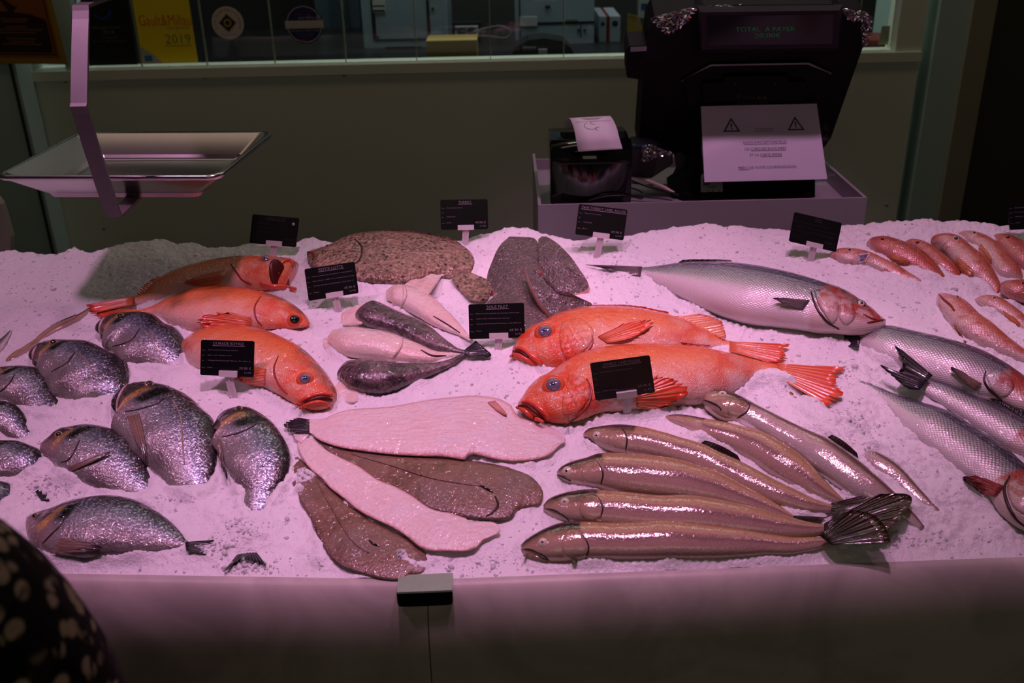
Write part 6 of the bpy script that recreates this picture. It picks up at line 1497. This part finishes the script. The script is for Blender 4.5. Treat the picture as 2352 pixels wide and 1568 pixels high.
# brown and gold poster on the left pillar
bp, q = sheet('shop_poster', 'brown and gold framed poster on the left pillar', 'poster', [(-120, -140), (82, -142), (156, 148), (-105, 144)], YW - 0.112, (168, 132, 44))
marks('poster_field', q, [(0.0, 0.0, 0.945, 0.945)], plain('poster_orange', (150, 84, 20), 0.5), bp, 0.0009)
marks('inner_line', q, [(0.0, 0.915, 0.92, 0.925), (0.915, 0.0, 0.925, 0.92)], plain('poster_line', (40, 20, 12), 0.5), bp, 0.0011)
poly_on('brown_panel', q, [(0.0, 0.62), (0.3, 0.57), (0.55, 0.57), (0.75, 0.59), (0.88, 0.63), (0.9, 0.65), (0.9, 0.87), (0.89, 0.9), (0.86, 0.905), (0.0, 0.905)], plain('poster_brown', (44, 16, 12), 0.5), bp, 0.0014)
poly_on('tree_silhouette', q, [(0.3, 0.1), (0.5, 0.45), (0.62, 0.53), (0.66, 0.52), (0.6, 0.575), (0.55, 0.57), (0.4, 0.35)], plain('poster_umber', (56, 28, 12), 0.5), bp, 0.0014)  # dark brown shape in the poster print
rr_ = random.Random(3); dash = []
for v, u0, u1 in ((0.625, 0.45, 0.72), (0.645, 0.48, 0.7), (0.69, 0.5, 0.7), (0.71, 0.4, 0.82), (0.735, 0.4, 0.78), (0.785, 0.5, 0.75), (0.81, 0.52, 0.74), (0.83, 0.46, 0.8)):
    u = u0
    while u < u1: l = rr_.uniform(0.008, 0.022); dash.append((u, v, u + l, v + 0.011)); u += l + 0.006
marks('poster_lines', q, dash, plain('poster_ochre', (150, 96, 40), 0.5), bp, 0.002)

# ================================================================== THINGS IN THE BACK ROOM
CT = zs - 0.02
desk = thing('back_desk', 'dark worktop behind the glass partition', 'desk', (0.2, 3.5, 0))
box('desk_top', -1.6, 2.2, YW + 0.1, 3.95, CT - 0.03, CT, plain('dark_worktop', (24, 24, 27), 0.3), desk, 0.003)
for x in (-1.55, 2.12): box('leg', x, x + 0.05, 3.2, 3.9, 0.0, CT - 0.03, plain('desk_leg', (20, 20, 22), 0.5), desk)
MACH = plain('pale_grey_casing', (150, 166, 180), 0.4, var=0.04, nscale=10); SEAM = plain('dark_seam', (30, 34, 40), 0.6)
def P2(x, y, Y): return at_y(x, y, Y)
def machine(label, xa, xb, yb, Y, lines, extra):
    a, b = P2(xa, yb, Y), P2(xb, yb, Y); z0 = CT + 0.001
    t = thing('office_printer', label, 'printer', ((a.x + b.x) / 2, Y + 0.2, z0), 'office machines behind the glass')
    box('casing', a.x, b.x, Y, Y + 0.4, z0, z0 + 0.5, MACH, t, 0.012)
    for (x0, y0, x1, y1) in lines:
        p, q_ = P2(x0, y0, Y), P2(x1, y1, Y); w_ = 0.0012
        box('panel_seam', min(p.x, q_.x) - w_, max(p.x, q_.x) + w_, Y - 0.001, Y + 0.002, min(p.z, q_.z) - w_, max(p.z, q_.z) + w_, SEAM, t)
    for nm, x0, y0, x1, y1, rgb in extra:
        p, q_ = P2(x0, y1, Y), P2(x1, y0, Y); box(nm, p.x, q_.x, Y - 0.003, Y + 0.002, max(p.z, z0), q_.z, plain(nm + '_colour', rgb, 0.4), t)
    return t
machine('pale grey office printer on the left behind the glass', 838, 1028, 122, 3.42, [(858, 0, 858, 90), (984, 0, 984, 90), (862, 91, 985, 91)],
    [('rating_label', 857, 0, 884, 28, (196, 196, 196)), ('red_stripe', 857, 12, 884, 16, (150, 30, 40)), ('green_stripe', 857, 22, 884, 27, (60, 90, 40)), ('tray_gap', 885, 106, 968, 119, (14, 15, 18)), ('socket', 865, 82, 871, 88, (60, 56, 44)), ('latch', 992, 17, 996, 24, (30, 32, 38))])
machine('pale grey office printer on the right behind the glass', 1186, 1364, 100, 3.42, [(1194, 0, 1194, 86), (1196, 53, 1364, 53), (1334, 53, 1334, 84)],
    [('knob', 1252, 12, 1264, 19, (50, 54, 60)), ('handle_slot', 1300, 42, 1326, 48, (120, 134, 146)), ('white_note', 1194, 38, 1234, 60, (190, 190, 196)), ('key', 1326, 66, 1332, 72, (60, 66, 72)), ('key', 1340, 66, 1346, 72, (60, 66, 72))])
a, b = P2(981, 130, 3.14), P2(1096, 130, 3.14); zt = P2(1040, 95, 3.14).z
cb = thing('cardboard_box', 'brown cardboard box standing behind the glass between the printers', 'box', ((a.x + b.x) / 2, 3.2, CT + 0.001))
CBM = plain('cardboard', (150, 124, 62), 0.8, var=0.08, nscale=20)
box('carton', a.x, b.x, 3.14, 3.26, CT + 0.001, zt, CBM, cb, 0.002)
box('lid_flap', a.x - 0.001, b.x + 0.001, 3.139, 3.20, zt, zt + 0.003, plain('cardboard_pale', (176, 150, 90), 0.8), cb); box('lid_flap', a.x - 0.001, b.x + 0.001, 3.201, 3.262, zt, zt + 0.003, CBM, cb)
c0, c1 = P2(1046, 84, 3.5), P2(1098, 60, 3.5)
so_ = thing('wall_socket', 'white double power socket behind the glass', 'socket', ((c0.x + c1.x) / 2, 3.5, c0.z))
box('plate', c0.x, c1.x, 3.49, 3.52, c0.z, c1.z, plain('socket_white', (170, 172, 176), 0.4), so_, 0.003)
for k in (0.3, 0.72): dome('outlet', Vector((c0.x + (c1.x - c0.x) * k, 3.49, (c0.z + c1.z) / 2)), Vector((0, -1, 0)), 0.016, 0.003, SEAM, so_, 16, 3)
box('mount', c0.x - 0.01, c1.x + 0.01, 3.52, 3.56, CT, c1.z + 0.01, DARK_M, so_)
def wire(label, pts, Y, rad, rgb):
    o = tube('power_cord', [Vector(p) for p in crom([tuple(at_y(x, y, Y)) for x, y in pts], 40)], rad, plain('cord_sheath', rgb, 0.5)); tag(o, label, 'cord', 'cords behind the glass')
wire('grey cord looping right from the double socket', [(1085, 74), (1120, 64), (1150, 60), (1170, 68), (1172, 80), (1158, 88), (1130, 84), (1095, 82)], 3.47, 0.003, (120, 118, 112))
wire('black cord plugged in the left outlet of the socket', [(1046, 64), (1058, 72), (1080, 77), (1092, 76)], 3.47, 0.003, (18, 18, 20))
# desk telephone
tp = thing('desk_phone', 'black desk telephone with one white key behind the glass', 'telephone', (P2(1245, 118, 3.2).x, 3.2, CT))
prism('body', [at_y(x, y, 3.16) for x, y in ((1176, 124), (1184, 108), (1214, 92), (1250, 88), (1290, 94), (1312, 110), (1318, 124))], (0, 0.12, 0), BLACKP, tp, 0.004)
box('white_key', P2(1237, 124, 3.155).x, P2(1257, 124, 3.155).x, 3.152, 3.162, P2(1237, 124, 3.155).z, P2(1237, 113, 3.155).z, plain('key_white', (196, 196, 200), 0.4), tp, 0.002)
box('keypad', P2(1200, 118, 3.155).x, P2(1232, 118, 3.155).x, 3.154, 3.162, P2(1200, 118, 3.155).z, P2(1200, 106, 3.155).z, BLACKG, tp)
# binders and papers
for i, (xa, xb, rgb, nm) in enumerate(((1376, 1392, (150, 160, 172), 'white'), (1393, 1399, (130, 26, 30), 'narrow red'), (1400, 1424, (160, 170, 184), 'wide white'))):
    a, b = P2(xa, 90, 3.45), P2(xb, 90, 3.45); t = thing('binder', '%s spine binder standing on the back desk' % nm, 'binder', ((a.x + b.x) / 2, 3.5, CT), 'binders behind the glass')
    box('cover', a.x, b.x, 3.45, 3.7, CT + 0.001, P2(xa, 38, 3.45).z, plain('binder_' + nm.replace(' ', '_'), rgb, 0.5), t, 0.003)
    dome('finger_ring', Vector(((a.x + b.x) / 2, 3.45, CT + 0.06)), Vector((0, -1, 0)), (b.x - a.x) * 0.3, 0.002, SEAM, t, 12, 3)
ev, q = sheet('envelope', 'yellow kraft envelope leaning behind the glass by the till', 'envelope', [(1442, 32), (1468, 38), (1486, 94), (1440, 94)], 3.3, (176, 140, 52), 0.004)
marks('flap', q, [(0.0, 0.0, 1.0, 0.12)], plain('kraft_dark', (140, 108, 40), 0.6), ev)
nb, q = sheet('notice_board', 'white board with a small blue picture behind the till', 'board', [(1466, -80), (1506, -80), (1504, 40), (1464, 42)], 3.4, (168, 172, 178), 0.006)
marks('picture', q, [(0.2, 0.72, 0.55, 0.84)], plain('picture_blue', (40, 74, 130), 0.5), nb); marks('picture_end', q, [(0.56, 0.72, 0.8, 0.84)], plain('picture_brown', (110, 90, 70), 0.5), nb)
pk, q = sheet('note_card', 'small cream note card propped at the right end of the window', 'card', [(2026, 60), (2061, 59), (2057, 102), (2018, 103)], YW + 0.06, (150, 140, 112), 0.002)
marks('scribble', q, [(0.3, 0.3 + 0.1 * i, 0.3 + 0.1 * (3 + i % 3), 0.33 + 0.1 * i) for i in range(5)], plain('red_ink', (140, 70, 60), 0.5), pk)
rb = thing('red_tray', 'low red tray behind the right end of the window', 'tray', (P2(2010, 100, 3.15).x, 3.15, CT))
a, b = P2(1972, 103, 3.1), P2(2058, 103, 3.1)
box('tray_body', a.x, b.x, 3.1, 3.25, CT + 0.001, P2(2000, 92, 3.1).z, plain('red_plastic', (120, 34, 26), 0.4), rb, 0.003); box('tray_rim', a.x - 0.004, b.x + 0.004, 3.096, 3.104, P2(2000, 95, 3.1).z, P2(2000, 91, 3.1).z, plain('red_rim', (150, 60, 44), 0.4), rb)
cl = thing('tall_cabinet', 'blue grey cabinet side standing in the back room on the left', 'cabinet', (P2(760, 100, 3.96).x, 4.1, 0))
box('carcass', P2(728, 60, 3.96).x, P2(800, 60, 3.96).x, 3.96, 4.3, 0, 2.0, plain('blue_grey_cabinet', (60, 74, 84), 0.5), cl, 0.004); box('door', P2(762, 60, 3.96).x, P2(800, 60, 3.96).x, 3.952, 3.96, 0.1, 1.98, plain('blue_grey_door', (50, 64, 74), 0.4), cl, 0.002)
# ================================================================== PERSON AT THE LEFT FRONT (only the sleeve is in view)
cm = Mat('mottled_coat', rough=0.85, spec=0.2)
P_ = cm.P(); v1 = cm.voro(64, P_, 'F1', 0.8); v2 = cm.noise(34, P_, 3, 0.5, 0.8)
blob = cm.math('MULTIPLY', cm.math('SUBTRACT', 1.0, cm.smooth(v1, 0.3, 0.5)), cm.smooth(v2, 0.4, 0.5))
cc = cm.mix(blob, srgb(16, 14, 14), srgb(206, 184, 158))
cc = cm.mix(cm.math('MULTIPLY', cm.smooth(cm.noise(15, P_, 3), 0.55, 0.65), 0.7), cc, srgb(44, 38, 40))
cm.set('Base Color', cc); cm.bump(cm.noise(220, P_, 3), 0.5, 0.003)
skin_m = plain('skin', (196, 150, 126), 0.5); hair_m = plain('dark_hair', (30, 22, 18), 0.6, var=0.3, nscale=150); trou = plain('dark_trousers', (26, 28, 36), 0.8); shoe = plain('black_shoe', (18, 16, 16), 0.5)
pers = thing('person', 'person in a dark mottled coat at the left, only the sleeve in view', 'person', (-0.68, 0.36, 0.0))
J = {'pel': (-0.68, 0.34, 0.92, .15, .11), 'waist': (-0.68, 0.34, 1.06, .15, .11), 'chest': (-0.68, 0.36, 1.28, .17, .12), 'neckb': (-0.68, 0.37, 1.415, .085, .075), 'neck': (-0.68, 0.385, 1.475, .055, .055),
     'head': (-0.68, 0.405, 1.565, .078, .09), 'crown': (-0.68, 0.40, 1.63, .062, .072),
     'shR': (-0.52, 0.39, 1.375, .08, .078), 'elR': (-0.345, 0.489, 1.25, .072, .072), 'frR': (-0.33, 0.51, 1.12, .072, .072), 'wrR': (-0.37, 0.60, 0.98, .042, .042),
     'shL': (-0.83, 0.38, 1.36, .078, .078), 'elL': (-0.90, 0.36, 1.05, .06, .06), 'wrL': (-0.88, 0.42, 0.84, .042, .042),
     'hipR': (-0.59, 0.34, 0.84, .095, .095), 'knR': (-0.585, 0.36, 0.48, .062, .062), 'anR': (-0.585, 0.34, 0.10, .045, .045), 'hipL': (-0.77, 0.34, 0.84, .095, .095), 'knL': (-0.775, 0.36, 0.48, .062, .062), 'anL': (-0.775, 0.34, 0.10, .045, .045),
     'toeR': (-0.575, 0.50, 0.045, .042, .04), 'toeL': (-0.785, 0.50, 0.045, .042, .04)}
E = [('pel', 'waist'), ('waist', 'chest'), ('chest', 'neckb'), ('neckb', 'neck'), ('neck', 'head'), ('head', 'crown'), ('chest', 'shR'), ('shR', 'elR'), ('elR', 'frR'), ('frR', 'wrR'), ('chest', 'shL'), ('shL', 'elL'), ('elL', 'wrL'),
     ('pel', 'hipR'), ('hipR', 'knR'), ('knR', 'anR'), ('anR', 'toeR'), ('pel', 'hipL'), ('hipL', 'knL'), ('knL', 'anL'), ('anL', 'toeL')]
names = list(J); b_ = Vector(pers.location)
verts = [Vector(J[n][:3]) - b_ for n in names]; rad = [J[n][3:] for n in names]; edges_ = [(names.index(a), names.index(b)) for a, b in E]
# hands: palm plus five separate fingers each side
for side, wr, sgn in (('R', 'wrR', -1), ('L', 'wrL', 1)):
    w_ = Vector(J[wr][:3]) - b_; fw = Vector((-0.2 if side == 'R' else 0.05, 0.75, -0.55)).normalized(); sd = Vector((1, 0.1, 0)).normalized(); dn = fw.cross(sd).normalized()
    iw = names.index(wr); pi = len(verts); verts.append(w_ + fw * 0.06); rad.append((.034, .018)); edges_.append((iw, pi))
    for k, (o_, L_) in enumerate(((-0.027, 0.062), (-0.009, 0.074), (0.009, 0.07), (0.026, 0.056))):
        a = w_ + fw * 0.085 + sd * o_; ii = len(verts)
        verts += [a, a + fw * L_ * 0.5 + dn * 0.006, a + fw * L_ * 0.85 + dn * 0.03]; rad += [(.0095, .0095), (.0088, .0088), (.0075, .0075)]
        edges_ += [(pi, ii), (ii, ii + 1), (ii + 1, ii + 2)]
    a = w_ + fw * 0.03 - sd * 0.034 * (1 if side == 'R' else -1); ii = len(verts)
    verts += [a, a + (fw * 0.03 - sd * 0.02 * (1 if side == 'R' else -1) + dn * 0.01), a + (fw * 0.055 - sd * 0.024 * (1 if side == 'R' else -1) + dn * 0.02)]; rad += [(.012, .012), (.0105, .0105), (.009, .009)]
    edges_ += [(pi, ii), (ii, ii + 1), (ii + 1, ii + 2)]
me = bpy.data.meshes.new('body'); me.from_pydata([tuple(v) for v in verts], edges_, [])
bo = link('body', me, None, pers)
bo.modifiers.new('skin', 'SKIN'); sl = me.skin_vertices[0].data
for i, r_ in enumerate(rad): sl[i].radius = r_
sl[0].use_root = True
ss = bo.modifiers.new('smooth', 'SUBSURF'); ss.levels = 2; ss.render_levels = 2
bpy.context.view_layer.update()
ev_ = bo.evaluated_get(bpy.context.evaluated_depsgraph_get()); m2 = bpy.data.meshes.new_from_object(ev_)
bo.modifiers.clear(); bo.data = m2; bpy.data.meshes.remove(me)
for mm in (cm.m, skin_m, trou, shoe): m2.materials.append(mm)
mi = []
for p in m2.polygons:
    c = p.center + b_
    if c.z > 1.45: k = 1
    elif c.z < 0.075: k = 3
    elif c.z < 0.72: k = 2
    elif c.x > -0.56 and c.y > 0.56 and c.z < 0.99: k = 1
    elif c.x < -0.81 and c.z < 0.845: k = 1
    else: k = 0
    mi.append(k)
m2.polygons.foreach_set('material_index', mi); m2.polygons.foreach_set('use_smooth', [True] * len(m2.polygons)); m2.update()
hd_ = Vector((-0.68, 0.405, 1.575))
def ell(name, c, r3, m, cut=None, n=20):
    vs, fs = [], []
    for i in range(n + 1):
        for j in range(2 * n):
            a, b = math.pi * i / n, math.pi * j / n; vs.append(c + Vector((r3[0] * math.sin(a) * math.cos(b), r3[1] * math.sin(a) * math.sin(b), r3[2] * math.cos(a))))
    for i in range(n):
        for j in range(2 * n):
            f_ = (i * 2 * n + j, i * 2 * n + (j + 1) % (2 * n), (i + 1) * 2 * n + (j + 1) % (2 * n), (i + 1) * 2 * n + j)
            if cut is None or cut(sum((vs[k] for k in f_), Vector()) / 4): fs.append(f_)
    return mesh(name, vs, fs, m, pers, True)
ell('hair', hd_ + Vector((0, -0.012, 0.012)), (0.098, 0.112, 0.125), hair_m, lambda c: c.y < hd_.y + 0.035 or c.z > hd_.z + 0.06)
for s_ in (-1, 1):
    ell('ear', hd_ + Vector((0.086 * s_, 0.0, -0.005)), (0.012, 0.02, 0.03), skin_m, None, 8); ell('eye', hd_ + Vector((0.03 * s_, 0.085, 0.01)), (0.012, 0.009, 0.008), plain('eye_white', (220, 220, 216), 0.2), None, 8)
ell('nose', hd_ + Vector((0, 0.098, -0.018)), (0.013, 0.018, 0.022), skin_m, None, 8); ell('mouth', hd_ + Vector((0, 0.084, -0.055)), (0.022, 0.008, 0.007), plain('lips', (160, 84, 78), 0.4), None, 8)
# ------------------------------------------------------------------ ice banked up against every fish
BF = np.zeros_like(GX); ddx = gx[1] - gx[0]
for ex_, ey0, hh_ in EDGES:
    i0 = int((ex_ - gx[0]) / ddx)
    if i0 < 12 or i0 > NX - 13: continue
    yf_ = float(y_front(np.array(ex_))); j0 = int((ey0 - yf_) / (1.775 - yf_) * (NY - 1))
    ja, jb, ia, ib = max(j0 - 9, 0), min(j0 + 10, NY), i0 - 9, i0 + 10
    if jb <= ja: continue
    sx_, sy_ = GX[ja:jb, ia:ib] - ex_, GY[ja:jb, ia:ib] - ey0
    BF[ja:jb, ia:ib] = np.maximum(BF[ja:jb, ia:ib], hh_ * np.exp(-(sx_ ** 2 + sy_ ** 2) / 0.0075 ** 2))
BF *= 0.35 + 1.1 * vnoise(GX, GY, 0.02, 21)
GZ2 = GZ + BF
V_[:, 2] = (GZ2 - 0.84).ravel()
ice.children[0].data.vertices.foreach_set('co', V_.ravel()); ice.children[0].data.update()
# ------------------------------------------------------------------ loose ice flakes (too many to count), scattered on the bed and against the fish
nr_ = np.random.RandomState(5)
t_ = nr_.rand(7000); cx = nr_.uniform(-0.95, 1.05, 7000)
cy = y_front(cx) + 0.004 + (1.70 - y_front(cx)) * t_
ex, ey_ = [], []
for px, py, rx, ry, n in ((1560, 1288, 200, 8, 260), (1930, 990, 70, 40, 300), (2010, 1060, 50, 30, 140), (1690, 1010, 30, 16, 160), (1500, 950, 70, 14, 160), (1450, 1120, 30, 8, 90), (1390, 1175, 16, 10, 60),
        (1900, 860, 80, 24, 160), (2040, 835, 24, 16, 60), (830, 1285, 110, 22, 260), (700, 1095, 26, 16, 120), (920, 1275, 26, 12, 80), (570, 1300, 60, 16, 160), (460, 1262, 60, 14, 140), (110, 1125, 60, 18, 160),
        (1440, 630, 60, 18, 120), (340, 1165, 40, 16, 100), (430, 1140, 40, 16, 90), (560, 1220, 50, 22, 120), (1900, 1230, 160, 14, 260), (2050, 1240, 120, 14, 160), (1330, 1290, 120, 8, 120), (1100, 1290, 150, 24, 160), (2150, 650, 90, 20, 120), (880, 645, 80, 14, 90)):
    for _ in range(n * 2 // 3):
        P = on_ice(px + rng.gauss(0, 0.6) * rx, py + rng.gauss(0, 0.6) * ry); ex.append(P.x); ey_.append(P.y)
cx = np.concatenate([cx, ex]); cy = np.concatenate([cy, ey_])
ok = (cy > y_front(cx) + 0.003) & (cy < 1.72); cx, cy = cx[ok], cy[ok]
cz = ice_height(cx, cy)
ico = bmesh.new(); bmesh.ops.create_icosphere(ico, subdivisions=1, radius=1.0)
iv = np.array([tuple(v.co) for v in ico.verts]); ifc = np.array([[v.index for v in f_.verts] for f_ in ico.faces]); ico.free()
n_ = len(cx)
sc_ = np.exp(nr_.normal(-6.6, 0.4, n_)); sc_ = np.clip(sc_, 0.0008, 0.0045)
al = np.stack([nr_.uniform(0.7, 1.7, n_), nr_.uniform(0.6, 1.2, n_), nr_.uniform(0.25, 0.8, n_)], 1)
jit = 1 + 0.45 * (nr_.rand(n_, len(iv)) - 0.5)
L = iv[None] * jit[..., None] * al[:, None, :] * sc_[:, None, None]
ra, rb = nr_.uniform(0, 6.28, n_), nr_.normal(0, 0.5, n_)
x_, y_, z_ = L[..., 0], L[..., 1], L[..., 2]
y2, z2 = y_ * np.cos(rb)[:, None] - z_ * np.sin(rb)[:, None], y_ * np.sin(rb)[:, None] + z_ * np.cos(rb)[:, None]
x3, y3 = x_ * np.cos(ra)[:, None] - y2 * np.sin(ra)[:, None], x_ * np.sin(ra)[:, None] + y2 * np.cos(ra)[:, None]
W_ = np.stack([x3 + cx[:, None], y3 + cy[:, None] - 1.3, z2 + (cz + sc_ * 0.12)[:, None] - 0.84], -1).reshape(-1, 3)
F_ = (ifc[None] + (np.arange(n_) * len(iv))[:, None, None]).reshape(-1, 3)
me = bpy.data.meshes.new('ice_flakes')
me.vertices.add(len(W_)); me.vertices.foreach_set('co', W_.ravel())
me.loops.add(F_.size); me.loops.foreach_set('vertex_index', F_.ravel())
me.polygons.add(len(F_)); me.polygons.foreach_set('loop_start', np.arange(0, F_.size, 3)); me.polygons.foreach_set('loop_total', np.full(len(F_), 3))
me.update(); me.validate()
tag(link('ice_flakes', me, ICE_CHUNK, ice), kind='stuff')
